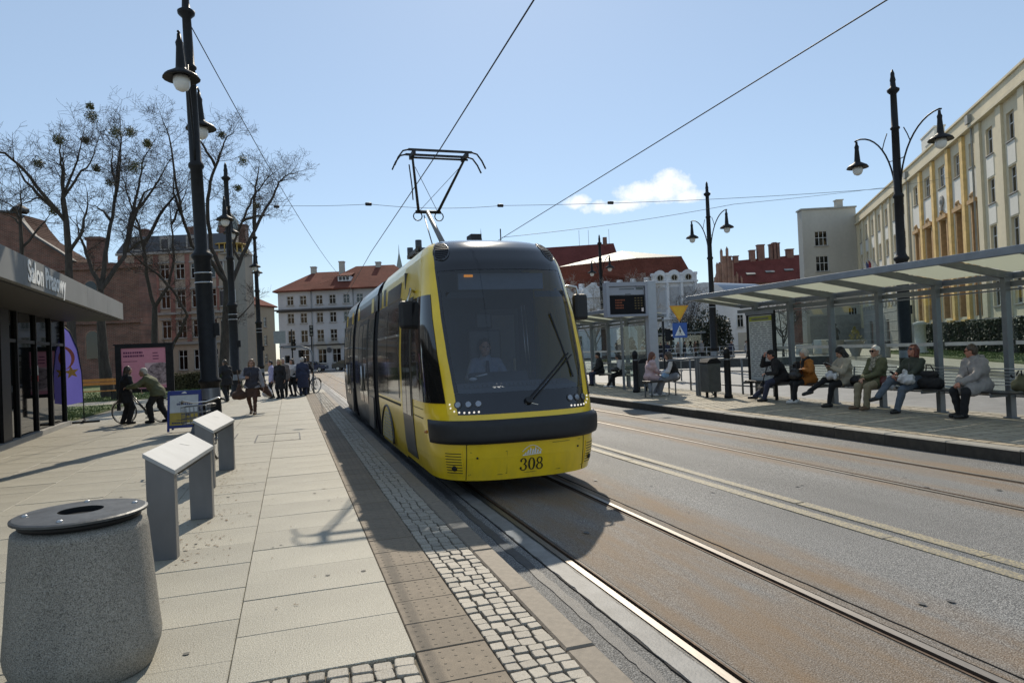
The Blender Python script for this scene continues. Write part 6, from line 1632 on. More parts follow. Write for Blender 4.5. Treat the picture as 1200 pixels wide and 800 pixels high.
# --- bicycles
def wheel(t, y, r_=.34, nm='wheel'):
    b = MB(); n = 28
    b.tube([(0, y+r_*cos(2*PI*k/n), r_+r_*sin(2*PI*k/n)) for k in range(n+1)], .017, 6, caps=False); w_ = b.build(nm, M_RUB, t)
    b = MB(); b.tube([(0, y+(r_-.03)*cos(2*PI*k/n), r_+(r_-.03)*sin(2*PI*k/n)) for k in range(n+1)], .008, 5, caps=False)
    b.build('rim', M_CHR, w_)
    b = MB()
    for k in range(14):
        a = 2*PI*k/14; b.tube([(0.012*(-1)**k, y, r_), (0, y+(r_-.03)*cos(a), r_+(r_-.03)*sin(a))], .0025, 3)
    b.tube([(-.04, y, r_), (.04, y, r_)], .02, 8); tag(b.build('spokes', M_CHR, w_), kind='stuff')
def bicycle(label, loc, rz, col, basket=True, lean=0, bag=False):
    t = thing('bicycle', label, 'bicycle', loc, rz); t.rotation_euler = (0, lean, rz)
    fm = mat('bike_paint_%d' % int(col[0]*1000), col, rough=.3, coat=.4)
    wheel(t, .55, .34, 'front_wheel'); wheel(t, -.52, .34, 'rear_wheel')
    b = MB(); hd, bb, st, ra, fa = (0, .36, .86), (0, -.08, .3), (0, -.26, .82), (0, -.52, .34), (0, .55, .34)
    for p, q in ((hd, (0, -.05, .36)), ((0, .37, .78), bb), (bb, st), (st, ra), (bb, ra)): b.tube([p, q], .018, 7)
    b.build('frame', fm, t)
    b = MB()
    for s in (-.05, .05): b.tube([(s, .36, .8), (s, .46, .55), (s, .55, .34)], .013, 6)
    b.tube([(0, .35, .7), (0, .32, .98)], .018, 6); b.build('fork', fm, t)
    b = MB(); b.tube([(-.32, .12, 1.02), (-.27, .24, 1.06), (-.1, .32, 1.02), (.1, .32, 1.02), (.27, .24, 1.06), (.32, .12, 1.02)], .013, 6); hb = b.build('handlebar', M_CHR, t)
    for s in (-1, 1):
        b = MB(); b.tube([(s*.325, .1, 1.018), (s*.29, .2, 1.045)], .02, 7); b.build('grip', M_RUB, hb)
    b = MB(); b.tube([(0, -.26, .8), (0, -.28, .9)], .014, 6); b.build('seat_post', M_CHR, t)
    b = MB(); b.ball((0, -.33, .93), (.1, .12, .04), 10); b.ball((0, -.2, .935), (.045, .13, .03), 8); b.build('saddle', M_RUB, t)
    b = MB(); b.tube([(-.09, -.08, .3), (.09, -.08, .3)], .015, 6); b.lathe([(.09, -.008), (.09, .008)], 16, T=Matrix.Translation((.05, -.08, .3)) @ Matrix.Rotation(PI/2, 4, 'Y'))
    b.tube([(.09, -.08, .3), (.1, -.02, .14)], .011, 5); b.tube([(-.09, -.08, .3), (-.1, -.14, .46)], .011, 5); b.box(.09, .18, -.06, .02, .125, .15).box(-.18, -.09, -.18, -.1, .45, .475); b.build('crankset', M_STEELP, t)
    for y, a0, a1 in ((.55, 20, 150), (-.52, 30, 190)):
        b = MB(); n = 10; vs = []
        for k in range(n+1):
            a = R(a0+(a1-a0)*k/n)
            for x in (-.03, .03): vs.append((x, y+.375*cos(a), .34+.375*sin(a)))
        b.add(vs, [(2*k, 2*k+1, 2*k+3, 2*k+2) for k in range(n)]); b.build('mudguard', fm, t)
    b = MB(); b.box(-.07, .07, -.8, -.35, .73, .745); b.build('rack', M_STEELP, t)
    if basket:
        b = MB()
        for z in (.72, .8, .88, .98): b.tube([(-.18, .42, z), (.18, .42, z), (.18, .68, z), (-.18, .68, z), (-.18, .42, z)], .006, 4, caps=False)
        for k in range(7):
            x = -.18+.06*k
            for y in (.42, .68): b.tube([(x, y, .72), (x, y, .98)], .004, 4)
        for k in range(5):
            y = .42+.065*k
            for x in (-.18, .18): b.tube([(x, y, .72), (x, y, .98)], .004, 4)
        b.box(-.18, .18, .42, .68, .715, .722); tag(b.build('basket', M_STEELP, t), kind='stuff')
    return t
bicycle('black bicycle with a basket parked behind the farther steel stand', (-1.3, 12.2, 0), R(172), (.02, .02, .022), True, R(3))
bicycle('dark town bicycle pushed by the man in the olive jacket', (-4.0, 21.75, 0), R(75), (.03, .03, .035), False)
bicycle('black bicycle leaning at the arched pole near the group of people', (.75, 32.9, 0), R(-40), (.021, .02, .02), False, R(5))
# --- far parked cars by the corner house
def car(label, loc, rz, col):
    t = thing('parked_car', label, 'car', loc, rz, 'cars parked by the corner house')
    cm = mat('car_paint_%d' % int(col[2]*1000), col, rough=.25, coat=.5, var=.03)
    side = [(-2.1, .35), (2.1, .35), (2.15, .62), (2.0, .8), (1.1, .92), (.55, 1.38), (-1.0, 1.42), (-1.75, .98), (-2.1, .9)]
    b = MB(); b.prism(side, 1, -.82, .82); b.build('body', cm, t, bevel=.06)
    for s in (-1, 1):
        b = MB(); b.prism([(.98, .95), (.5, 1.31), (-.2, 1.34), (-.2, .95)], 1, s*.822, s*.828); b.build('side_window', M_TG, t)
        b = MB(); b.prism([(-.28, .95), (-.28, 1.34), (-.95, 1.35), (-1.5, .98)], 1, s*.822, s*.828); b.build('side_window', M_TG, t)
        for x in (-1.3, 1.3):
            b = MB(); b.lathe([(.2, -.1), (.32, -.1), (.32, .1), (.2, .1)], 18, T=Matrix.Translation((x, s*.76, .32)) @ Matrix.Rotation(PI/2, 4, 'X')); w_ = b.build('wheel', M_RUB, t)
            b = MB(); b.lathe([(.19, -.105), (.19, .105)], 12, T=Matrix.Translation((x, s*.76, .32)) @ Matrix.Rotation(PI/2, 4, 'X')); b.build('rim', M_CHR, w_)
        b = MB(); b.cbox((2.1, s*.6, .68), (.12, .3, .14)); b.build('headlight', M_LENS, t)
    b = MB(); b.add([(1.13, -.7, .95), (1.13, .7, .95), (.6, .62, 1.37), (.6, -.62, 1.37)], [(0, 1, 2, 3)]); b.build('windscreen', M_TG, t)
    return t
car('dark blue parked car, left of two in front of the white corner house', (2.6, 94.3, -.25), R(-17), (.02, .03, .08))
car('black parked car, right of two in front of the white corner house', (7.4, 92.8, -.25), R(-17), (.02, .02, .025))
# --- overhead wires
M_WIRE = mat('copper_wire', (.03, .03, .032), rough=.5, metal=.5)
def wire(name, label, pts, r_=.011, n=10, sag=0):
    b = MB(); full = []
    for a, c_ in zip(pts[:-1], pts[1:]):
        a, c_ = Vector(a), Vector(c_)
        for k in range(n): t = k/n; p = a.lerp(c_, t); p.z -= sag*4*t*(1-t); full.append(p)
    full.append(Vector(pts[-1])); b.tube(full, r_, 5); o = b.build(name, M_WIRE)
    return tag(o, label, 'wire', 'overhead tram wires')
wire('contact_wire', 'tram contact wire above the near track, touching the pantograph', [(2.8, -12, 5.75), (2.8, 7.2, 5.62), (2.8, 12.4, 5.42), (2.8, 23.9, 5.2), (3.5, 45, 5.4), (6, 75, 5.6)])
wire('contact_wire', 'tram contact wire above the far track on the right', [(7.6, -12, 6.05), (7.6, 6.9, 6.0), (7.6, 24, 5.75), (8, 55, 5.7), (10, 80, 5.7)])
wire('span_wire', 'cross wire spanning between the left post and the right post behind the pantograph', [(-2.5, 35.3, 9.3), (2.9, 24.5, 7.0), (7.7, 24.2, 7.0), (21.2, 19.1, 6.9)], .008, 12, .12)
wire('span_wire', 'long upper cross wire running to the distant post on the right', [(7.6, 24.0, 5.78), (16, 21.6, 6.7), (41, 33, 11.5)], .008, 12, .1)
wire('feeder_cable', 'cable dropping from the nearest left post towards the corner house', [(-2.2, 18.65, 10.4), (5.5, 70, 9.2)], .014, 16, .8)
for (x, y, z) in ((2.85, 24.5, 7.0), (7.66, 24.2, 7.0), (11.5, 22.8, 6.9), (-.3, 30, 8.0)):
    o = MB().lathe([(.02, -.12), (.06, -.1), (.06, .1), (.02, .12)], 8, T=Matrix.Translation((x, y, z)) @ Matrix.Rotation(PI/2, 4, 'Y')).build('insulator', M_RUB)
    tag(o, {2.85: 'dark insulator on the cross wire above the near track', 7.66: 'dark insulator on the cross wire above the far track', 11.5: 'dark insulator on the cross wire right of the cloud', -.3: 'dark insulator on the cross wire left of the pantograph'}[x], 'insulator', 'insulators on the cross wires')
# ------------------------------------------------------------------ people: smooth-blended bodies and clothes meshed from distance fields
V3 = lambda *a: np.array(a, float)
def nrm(v): return v/max(1e-9, np.linalg.norm(v))
def rough_len(prims):
    lo = np.full(3, 1e9); hi = -lo
    for p in prims:
        if p[0] == 'c':
            for q, r_ in ((p[1], p[3]), (p[2], p[4])): lo = np.minimum(lo, q-r_); hi = np.maximum(hi, q+r_)
        elif p[0] == 'e': m = max(p[2]); lo = np.minimum(lo, p[1]-m); hi = np.maximum(hi, p[1]+m)
    return lo, hi
def sdf_mesh(prims, h, k=.025, clips=(), wrinkle=0, seed=0):
    """surface-nets mesh of a smooth union; primitives: c = tapered capsule, e = ellipsoid, n = ellipsoid removed"""
    lo, hi = rough_len(prims); lo -= 2.5*h+wrinkle; hi += 2.5*h+wrinkle
    n = np.ceil((hi-lo)/h).astype(int)+1
    ax = [lo[i]+h*np.arange(n[i]) for i in range(3)]
    f = np.full(tuple(n), .12)
    for p in prims:
        if p[0] == 'n': continue
        pl, ph = rough_len([p]); m = .05+k
        i0 = np.clip(np.floor((pl-m-lo)/h).astype(int), 0, n); i1 = np.clip(np.ceil((ph+m-lo)/h).astype(int)+1, 0, n)
        sl = tuple(slice(a, b) for a, b in zip(i0, i1))
        X = ax[0][sl[0]][:, None, None]; Y = ax[1][sl[1]][None, :, None]; Z = ax[2][sl[2]][None, None, :]
        if p[0] == 'c':
            a, b, r0, r1 = p[1:5]; d = b-a; L2 = max(1e-9, d@d)
            t = np.clip(((X-a[0])*d[0]+(Y-a[1])*d[1]+(Z-a[2])*d[2])/L2, 0, 1)
            g = np.sqrt((X-a[0]-t*d[0])**2+(Y-a[1]-t*d[1])**2+(Z-a[2]-t*d[2])**2)-(r0+(r1-r0)*t)
        else:
            c, r_, Rm = p[1:4]; x, y, z = X-c[0], Y-c[1], Z-c[2]
            q = [Rm[0][i]*x+Rm[1][i]*y+Rm[2][i]*z for i in range(3)]
            g = (np.sqrt((q[0]/r_[0])**2+(q[1]/r_[1])**2+(q[2]/r_[2])**2)-1)*min(r_)
        o = f[sl]; kk = p[-1] if p[0] == 'c' and len(p) == 6 else k
        hh = np.clip(.5+.5*(o-g)/kk, 0, 1); f[sl] = o*(1-hh)+g*hh-kk*hh*(1-hh)
    X = ax[0][:, None, None]; Y = ax[1][None, :, None]; Z = ax[2][None, None, :]
    for p in prims:
        if p[0] != 'n': continue
        c, r_, Rm = p[1:4]; x, y, z = X-c[0], Y-c[1], Z-c[2]
        q = [Rm[0][i]*x+Rm[1][i]*y+Rm[2][i]*z for i in range(3)]
        f = np.maximum(f, -(np.sqrt((q[0]/r_[0])**2+(q[1]/r_[1])**2+(q[2]/r_[2])**2)-1)*min(r_))
    if wrinkle:
        s = seed*1.7
        f = f+wrinkle*(np.sin(31*X+17*Z+s)*np.sin(23*Y-19*Z+2*s)+.6*np.sin(47*Z+21*X-13*Y+s)+.5*np.sin(61*Y+37*X+29*Z))
    for pt, nn in clips: f = np.maximum(f, (X-pt[0])*nn[0]+(Y-pt[1])*nn[1]+(Z-pt[2])*nn[2])
    s = f < 0
    c8 = [s[a:s.shape[0]-1+a, b:s.shape[1]-1+b, c:s.shape[2]-1+c] for a in (0, 1) for b in (0, 1) for c in (0, 1)]
    cnt = sum(q.astype(np.int8) for q in c8); act = (cnt > 0) & (cnt < 8)
    idx = np.full(act.shape, -1, int); I = np.argwhere(act); idx[act] = np.arange(len(I))
    if not len(I): return [], []
    acc = np.zeros((len(I), 3)); num = np.zeros(len(I))
    co = [(a, b, c) for a in (0, 1) for b in (0, 1) for c in (0, 1)]
    for i in range(8):
        for j in range(i+1, 8):
            if sum(abs(u-v) for u, v in zip(co[i], co[j])) != 1: continue
            A, B = np.array(co[i]), np.array(co[j])
            fa = f[tuple((I+A).T)]; fb = f[tuple((I+B).T)]; m = (fa < 0) != (fb < 0)
            t = np.where(m, fa/np.where(m, fa-fb, 1), 0); pt = A+t[:, None]*(B-A)
            acc += np.where(m[:, None], pt, 0); num += m
    vs = lo+h*(I+acc/num[:, None])
    fs = []
    for a in range(3):
        b, c = (a+1) % 3, (a+2) % 3
        u = [slice(None)]*3; v = [slice(None)]*3; u[a] = slice(0, -1); v[a] = slice(1, None)
        s0, s1 = s[tuple(u)], s[tuple(v)]; E = np.argwhere(s0 != s1)
        E = E[(E[:, b] > 0) & (E[:, c] > 0) & (E[:, b] < s.shape[b]-1) & (E[:, c] < s.shape[c]-1)]
        eb, ec = np.eye(3, dtype=int)[b], np.eye(3, dtype=int)[c]
        q = np.stack([idx[tuple((E-eb-ec).T)], idx[tuple((E-ec).T)], idx[tuple(E.T)], idx[tuple((E-eb).T)]], 1)
        fl = s0[tuple(E.T)]; q[~fl] = q[~fl][:, ::-1]; fs.append(q)
    fs = np.concatenate(fs); fs = fs[(fs >= 0).all(1)]
    return vs.tolist(), fs.tolist()
def clothmat(name, c, rough=.85, **kw): return mat(name, c, rough=rough, var=kw.pop('var', .14), vscale=kw.pop('vscale', 9), bump=.25, bscale=160, **kw)
SKIN = mat('skin', (.46, .26, .18), rough=.55, var=.08, vscale=12); SKIN2 = mat('skin_red', (.5, .22, .15), rough=.55, var=.08, vscale=12)
def ik(a, t, l1, l2, pole):
    d = t-a; L = np.linalg.norm(d); mx = (l1+l2)*.995
    if L > mx: t = a+d/L*mx; L = mx
    d = nrm(t-a); x = (l1*l1-l2*l2+L*L)/(2*L); hgt = math.sqrt(max(0, l1*l1-x*x))
    p = pole-d*(pole@d); return a+d*x+nrm(p)*hgt, t
def frame(f, u): f = nrm(f); r_ = nrm(np.cross(f, u)); return np.stack([r_, f, np.cross(r_, f)], 1)     # columns: right, forward, up
def add_mesh(name, parts, m, parent, smooth=True):
    b = MB()
    for vs, fs in parts: b.add(vs, fs, smooth)
    return b.build(name, m, parent, fix=False)
PCOUNT = [0]
def person(label, loc, rz, cat_group=None, seated=False, hip=None, lean=4, side=0, head=(0, 0), handR=None, handL=None, footR=None, footL=None, kneeR=None, kneeL=None,
           elbR=None, elbL=None, toeR=(0, 1, 0), toeL=(0, 1, 0), h=.014, s=1.0, skin=None, jacket=None, jlen=.12, jthick=.028, sleeves=1.0, skirt=None, trousers=None, tthick=.016,
           shoes=None, hair=None, hairstyle='short', hat=None, hatstyle=None, scarf=None, glasses=False, hood=None, vest=None, fingers=True, curl=.6, stout=1.0, palmR=None, palmL=None):
    PCOUNT[0] += 1; sd_ = PCOUNT[0]
    t = thing('person', label, 'person', loc, rz, cat_group); t.scale = (s, s, s)
    P = V3(*(hip or ((0, 0, .6) if seated else (0, 0, .9))))
    ln, sdw = R(lean), R(side)
    sp = nrm(V3(sin(sdw), sin(ln), cos(ln)*cos(sdw))); rx = nrm(V3(1, 0, 0)-sp*sp[0]); fwd = np.cross(sp, rx)
    if fwd[1] < 0: fwd = -fwd
    neck = P+sp*.50; shl = {1: P+sp*.445+rx*.175, -1: P+sp*.445-rx*.175}; hp = {1: P+V3(.09, 0, 0), -1: P-V3(.09, 0, 0)}
    dfh = {1: V3(.24, .05, P[2]-.12), -1: V3(-.24, .05, P[2]-.12)}
    if seated: dfh = {1: V3(.12, .32, .64), -1: V3(-.12, .32, .64)}
    hands = {1: V3(*handR) if handR else dfh[1], -1: V3(*handL) if handL else dfh[-1]}
    dff = {1: V3(.1, .42 if seated else .0, .08), -1: V3(-.1, .42 if seated else .0, .08)}
    feet = {1: V3(*footR) if footR else dff[1], -1: V3(*footL) if footL else dff[-1]}
    kp = {1: V3(*kneeR) if kneeR else V3(.15, 1, .6 if seated else 0), -1: V3(*kneeL) if kneeL else V3(-.15, 1, .6 if seated else 0)}
    ep = {1: V3(*elbR) if elbR else V3(.7, -.6, -.5), -1: V3(*elbL) if elbL else V3(-.7, -.6, -.5)}
    J = {}
    for q in (1, -1):
        el, wr = ik(shl[q], hands[q], .29, .26, ep[q]); kn, an = ik(hp[q], feet[q], .43, .425, kp[q]); J[q] = (shl[q], el, wr, hp[q], kn, an)
    st = stout
    def torso(o):
        return [('c', hp[1]*.75+hp[-1]*.25, hp[-1]*.75+hp[1]*.25, .118*st+o, .118*st+o), ('c', P+sp*.02, P+sp*.3, .115*st+o, .118*st+o),
                ('c', P+sp*.31+rx*.075, P+sp*.31-rx*.075, .108*st+o, .108*st+o), ('c', P+sp*.43+rx*.14, P+sp*.43-rx*.14, .066+o, .066+o), ('c', P+sp*.44, neck, .075+o*.7, .056+o*.4)]
    def arm(q, o, upto=1.0):
        a, e, w_ = J[q][:3]; pr = [('c', a, e, .056+o, .046+o, .03)]
        if upto > .5: pr.append(('c', e, e+(w_-e)*(upto*2-1), .047+o, .035+o, .02))
        return pr
    def leg(q, o):
        a, k_, an = J[q][3:]; return [('c', a, k_, .088+o, .06+o, .03), ('c', k_, an, .06+o, .042+o, .02)]
    # head frame
    yaw, pit = R(head[0]), R(head[1])
    hf = V3(sin(yaw)*cos(pit), cos(yaw)*cos(pit), sin(pit)); hu = nrm(V3(0, 0, 1)+sp*.6); H = frame(hf, hu)
    hc = neck+sp*.06+nrm(sp+V3(0, 0, 1))*.10+hf*.025
    hl = lambda x, y, z: hc+H@V3(x, y, z)
    skin = skin or SKIN
    hprims = [('e', hl(0, -.012, .025), (.074, .094, .098), H), ('e', hl(0, .026, -.045), (.06, .066, .072), H), ('c', hl(-.008, .07, -.098), hl(.008, .07, -.098), .022, .022), ('c', hl(0, .088, .012), hl(0, .108, -.026), .010, .016, .012),
              ('c', hl(-.042, .076, .033), hl(.042, .076, .033), .014, .014), ('c', hl(-.02, .086, -.06), hl(.02, .086, -.06), .009, .009, .01), ('c', hl(-.045, .06, -.02), hl(-.03, .07, -.06), .022, .018), ('c', hl(.045, .06, -.02), hl(.03, .07, -.06), .022, .018),
              ('e', hl(.076, -.006, -.008), (.012, .022, .032), H), ('e', hl(-.076, -.006, -.008), (.012, .022, .032), H), ('c', hl(0, -.02, -.06), neck-sp*.04, .055, .058)]
    hprims += [('n', hl(x, .103, .012), (.019, .016, .012), H) for x in (-.032, .032)]
    parts = [sdf_mesh(torso(-.012)+arm(1, -.008)+arm(-1, -.008)+leg(1, -.008)+leg(-1, -.008), h*1.3), sdf_mesh(hprims, min(.0085, h*.7), .018)]
    for q in (1, -1):
        e, w_ = J[q][1], J[q][2]; d = nrm(w_-e); pm = (palmR if q > 0 else palmL); nn = V3(*pm) if pm else V3(-.5*q, .3, -.8); nn = nrm(nn-d*(nn@d)); sv = np.cross(d, nn)
        if sv@V3(-q, .6, .3) < 0: sv = -sv
        pr = [('c', w_-d*.05, w_+d*.01, .029, .025), ('e', w_+d*.052, (.036, .014, .047), np.stack([sv, nn, d], 1))]
        if fingers:
            for i in range(4):
                ln_ = (.07, .08, .075, .058)[i]; b0 = w_+d*.088+sv*(.027-.018*i); c1 = curl*(.7+.12*i)
                d1 = nrm(d*cos(c1)+nn*sin(c1)); d2 = nrm(d*cos(2.1*c1)+nn*sin(2.1*c1)); m1 = b0+d1*ln_*.52
                pr += [('c', b0-d*.012, m1, .0092, .0085, .005), ('c', m1, m1+d2*ln_*.5, .0085, .007, .004)]
            tb_ = w_+d*.03+sv*.03; td = nrm(d*.7+sv*.6+nn*.35); pr += [('c', tb_, tb_+td*.035, .0125, .0105, .008), ('c', tb_+td*.035, tb_+td*.035+nrm(td+d*.7)*.03, .0105, .008, .005)]
        parts.append(sdf_mesh(pr, .0055 if h < .016 else .009, .012))
    body = add_mesh('body', parts, skin, t)
    if not glasses and h < .016:
        for x in (-.032, .032):
            b = MB(); b.ball(hl(x, .084, .012), (.011, .011, .011), 8); b.build('eye', mat('eye_dark', (.05, .04, .035), rough=.2), t)
    if glasses:
        b = MB()
        for x in (-.034, .034): b.ball(hl(x, .099, .013), .001, 4); b.lathe([(.027, -.004), (.029, 0), (.024, .005)], 12, T=Matrix.Translation(Vector(hl(x, .1, .012))) @ Matrix(H.tolist()).to_4x4() @ Matrix.Rotation(-PI/2, 4, 'X'))
        b.rbar(hl(-.012, .104, .018), hl(.012, .104, .018), .006, .006)
        for x in (-.066, .066): b.rbar(hl(x*.95, .094, .018), hl(x*1.18, -.01, .012), .005, .007)
        b.build('sunglasses', mat('dark_lens', (.012, .012, .014), rough=.1), t)
    # clothes
    if trousers:
        vs = [sdf_mesh([('c', hp[1]*.75+hp[-1]*.25, hp[-1]*.75+hp[1]*.25, .122*st+tthick, .122*st+tthick), ('c', P, P+sp*.12, .12*st+tthick, .116*st+tthick)]+leg(1, tthick)+leg(-1, tthick), h, .03, wrinkle=.0035, seed=sd_)]
        add_mesh('trousers', vs, trousers, t)
    if skirt:
        m_, ln_, w_ = skirt; dn = V3(0, 0, -1) if not seated else nrm((J[1][4]+J[-1][4])/2-P)
        e_ = P+dn*ln_; pr = [('c', P+V3(.05, 0, .05), P+V3(-.05, 0, .05), .125*st, .125*st), ('c', P, e_, .14*st, w_), ('c', P+V3(.05, 0, 0), e_+V3(.07, .03, 0), .13, w_*.85), ('c', P-V3(.05, 0, 0), e_-V3(.07, .03, 0), .13, w_*.85)]
        add_mesh('skirt', [sdf_mesh(pr, h, .04, clips=[(e_, dn)], wrinkle=.006, seed=sd_)], m_, t)
    if jacket:
        pr = torso(jthick)
        for q in (1, -1):
            pr += [(p[0], p[1], p[2], p[3], p[4], .04) if i == 0 else p for i, p in enumerate(arm(q, jthick*.62, sleeves*.97))]
        cl = []
        if not seated:
            e_ = P-V3(0, 0, jlen); pr += [('c', P, e_, .13*st+jthick, .14*st+jthick), ('c', P+V3(.06, 0, 0), e_+V3(.08, 0, 0), .11*st+jthick, .12*st+jthick), ('c', P-V3(.06, 0, 0), e_-V3(.08, 0, 0), .11*st+jthick, .12*st+jthick)]; cl = [(e_, V3(0, 0, -1))]
        else:
            for q in (1, -1):
                a, k_ = J[q][3], J[q][4]; pr.append(('c', a-V3(0, .02, 0), a+(k_-a)*min(.8, jlen*1.6), .098*st+jthick*.8, .085*st+jthick*.7))
        pr.append(('c', neck-sp*.05-fwd*.01, neck+sp*.015-fwd*.012, .085+jthick*.5, .072+jthick*.4))
        add_mesh('jacket', [sdf_mesh(pr, h, .03, clips=cl, wrinkle=.0045, seed=sd_)], jacket, t)
        if h < .016:
            b = MB(); fr = [P+sp*(.06+.05*i)+fwd*(.122*st+jthick+.012-.0*i) for i in range(8)]; b.tube(fr, .006, 5); b.build('zip', mat('zip_grey', (.1, .1, .1), rough=.4), t)
    if vest:
        pr = torso(jthick+.016); e_ = P-V3(0, 0, .1 if not seated else 0); pr.append(('c', P, e_, .14*st+jthick, .145*st+jthick))
        add_mesh('vest', [sdf_mesh(pr, h, .03, clips=[(e_, V3(0, 0, -1))] if not seated else [], wrinkle=.005, seed=sd_)], vest, t)
    if hood:
        hb_ = neck-fwd*.09; pr = [('c', hb_+rx*.08+sp*.02, hb_-rx*.08+sp*.02, .05, .05), ('c', hb_+sp*.02, hb_-sp*.09-fwd*.03, .06, .04), ('c', neck+rx*.09+sp*.0, neck+rx*.05+fwd*.08-sp*.03, .038, .026), ('c', neck-rx*.09, neck-rx*.05+fwd*.08-sp*.03, .038, .026)]
        add_mesh('hood', [sdf_mesh(pr, h, .03, wrinkle=.004, seed=sd_)], hood, t)
    if scarf:
        pr = []
        for i in range(10):
            a0, a1 = 2*PI*i/10, 2*PI*(i+1)/10; g_ = lambda a: neck+sp*(.03-.02*cos(a))+rx*.082*sin(a)+fwd*(.082*cos(a)+.01); pr.append(('c', g_(a0), g_(a1), .034, .034))
        pr += [('c', neck+fwd*.1-sp*.02, P+sp*.28+fwd*(.15*st)+rx*.03, .036, .04), ('c', neck+fwd*.1-rx*.04-sp*.02, P+sp*.33+fwd*.15*st-rx*.05, .03, .034)]
        add_mesh('scarf', [sdf_mesh(pr, h, .02, wrinkle=.004, seed=sd_)], scarf, t)
    if hair:
        pr = [('e', hl(0, -.018, .032), (.084, .1, .104), H)]; cl = []
        fn = H@nrm(V3(0, .85, -.52))
        if hairstyle in ('bob', 'long'):
            lz = -.13 if hairstyle == 'bob' else -.3
            for x in (-.07, .07): pr.append(('c', hl(x, -.01, .02), hl(x*1.05, -.01+(.0 if hairstyle == 'bob' else -.02), lz*.9), .034, .03))
            for x in (-.035, .035): pr.append(('c', hl(x, -.065, .02), hl(x*1.2, -.075, lz), .05, .045))
            cl = []
            pr.append(('n', hl(0, .125, -.04), (.062, .1, .115), H))
        else:
            cl = [(hl(0, .035, .03), fn)]; pr.append(('e', hl(0, -.06, -.03), (.068, .045, .06), H))
        add_mesh('hair', [sdf_mesh(pr, min(h, .011), .02, clips=cl, wrinkle=.004, seed=sd_)], hair, t)
    if hat:
        if hatstyle == 'hood_up':
            pr = [('e', hl(0, -.03, .02), (.108, .125, .135), H), ('c', hl(0, -.06, -.05), neck-fwd*.05, .09, .09), ('n', hl(0, .125, -.02), (.068, .1, .105), H)]; add_mesh('hood', [sdf_mesh(pr, min(h, .012), .02, wrinkle=.004, seed=sd_)], hat, t)
        else:
            pr = [('e', hl(0, -.014, .04), (.088, .106, .105), H)]; cl = [(hl(0, .05, .045 if hatstyle != 'cap' else .055), H@nrm(V3(0, .25, -1)))]
            add_mesh('hat', [sdf_mesh(pr, min(h, .011), .02, clips=cl)], hat, t)
            if hatstyle == 'cap':
                add_mesh('cap_brim', [sdf_mesh([('e', hl(0, .115, .05), (.066, .062, .012), H)], .008, .01)], hat, t)
    for q in (1, -1):
        if not shoes: break
        an = J[q][5]; d = nrm(V3(*(toeR if q > 0 else toeL))); dn = nrm(np.cross(np.cross(d, V3(0, 0, -1)), d)) if abs(d[2]) < .9 else V3(0, 1, 0)
        he = an-d*.045+dn*.035; to = an+d*.15+dn*.043
        pr = [('c', he, to, .042, .036, .02), ('c', an+d*.04+dn*.03, to-d*.01, .045, .04, .02), ('c', an, an+dn*.03, .048, .045)]
        add_mesh('shoe', [sdf_mesh(pr, .012 if h < .016 else .016, .02, clips=[(an+dn*.078, dn)])], shoes, t)
    return t, J, hl
def lump(name, label, cat, loc, rz, prims, m, h=.014, group=None, extra=(), wr=.006):
    t = thing(name, label, cat, loc, rz, group)
    add_mesh('body', [sdf_mesh([(p[0], V3(*p[1]), V3(*p[2]), *p[3:]) for p in prims], h, .03, wrinkle=wr, seed=len(label))], m, t)
    for nm, pts, r_, mm in extra:
        b = MB(); b.tube(pts, r_, 6); b.build(nm, mm, t)
    return t
C_BLK = clothmat('black_cloth', (.014, .014, .016)); C_NAVY = clothmat('navy_cloth', (.03, .036, .07)); C_ORG = clothmat('rust_orange_cloth', (.36, .13, .02)); C_BEI = clothmat('beige_cloth', (.38, .34, .27)); C_OLV = clothmat('olive_cloth', (.11, .115, .06))
C_KHK = clothmat('khaki_cloth', (.27, .23, .15)); C_DGR = clothmat('dark_green_cloth', (.05, .06, .045)); C_JEAN = clothmat('blue_grey_denim', (.1, .125, .16)); C_GRY = clothmat('pale_grey_cloth', (.3, .28, .27)); C_PINK = clothmat('pale_pink_cloth', (.55, .4, .41)); C_WHT = clothmat('white_cloth', (.62, .6, .6))
C_BRN = clothmat('brown_cloth', (.09, .05, .035)); C_LIL = clothmat('lilac_cloth', (.42, .4, .58)); C_TAU = clothmat('taupe_cloth', (.2, .17, .15)); C_PAT = clothmat('patterned_scarf', (.3, .28, .22), var=.9, vscale=45)
L_BLK = mat('black_leather', (.014, .013, .013), rough=.45, var=.2); L_WHT = mat('white_leather', (.62, .62, .62), rough=.5); L_BRN = mat('brown_leather', (.16, .1, .06), rough=.5); L_BURG = mat('burgundy_leather', (.1, .025, .02), rough=.5)
H_GREY = mat('grey_hair', (.5, .46, .4), rough=.6, var=.25, vscale=60, stretch=(1, 1, .2)); H_WHT = mat('white_hair', (.66, .64, .6), rough=.6, var=.2, vscale=60); H_BLK = mat('black_hair', (.015, .013, .012), rough=.4, var=.3, vscale=60); H_RED = mat('auburn_hair', (.14, .05, .025), rough=.45, var=.35, vscale=60, stretch=(1, 1, .2)); H_BRN = mat('brown_hair', (.06, .04, .025), rough=.45, var=.35, vscale=60); H_DRED = mat('dark_red_hair', (.12, .03, .018), rough=.45, var=.35, vscale=60)
M_PLAS = mat('plastic_bag', (.55, .56, .58), rough=.35, var=.15, vscale=12, bump=.6, bscale=25)
G_B = 'people waiting on the near shelter bench'
# local frame of a seated person: +y faces the track (world -X), +x is world +Y (left in the picture)
F = R(90)
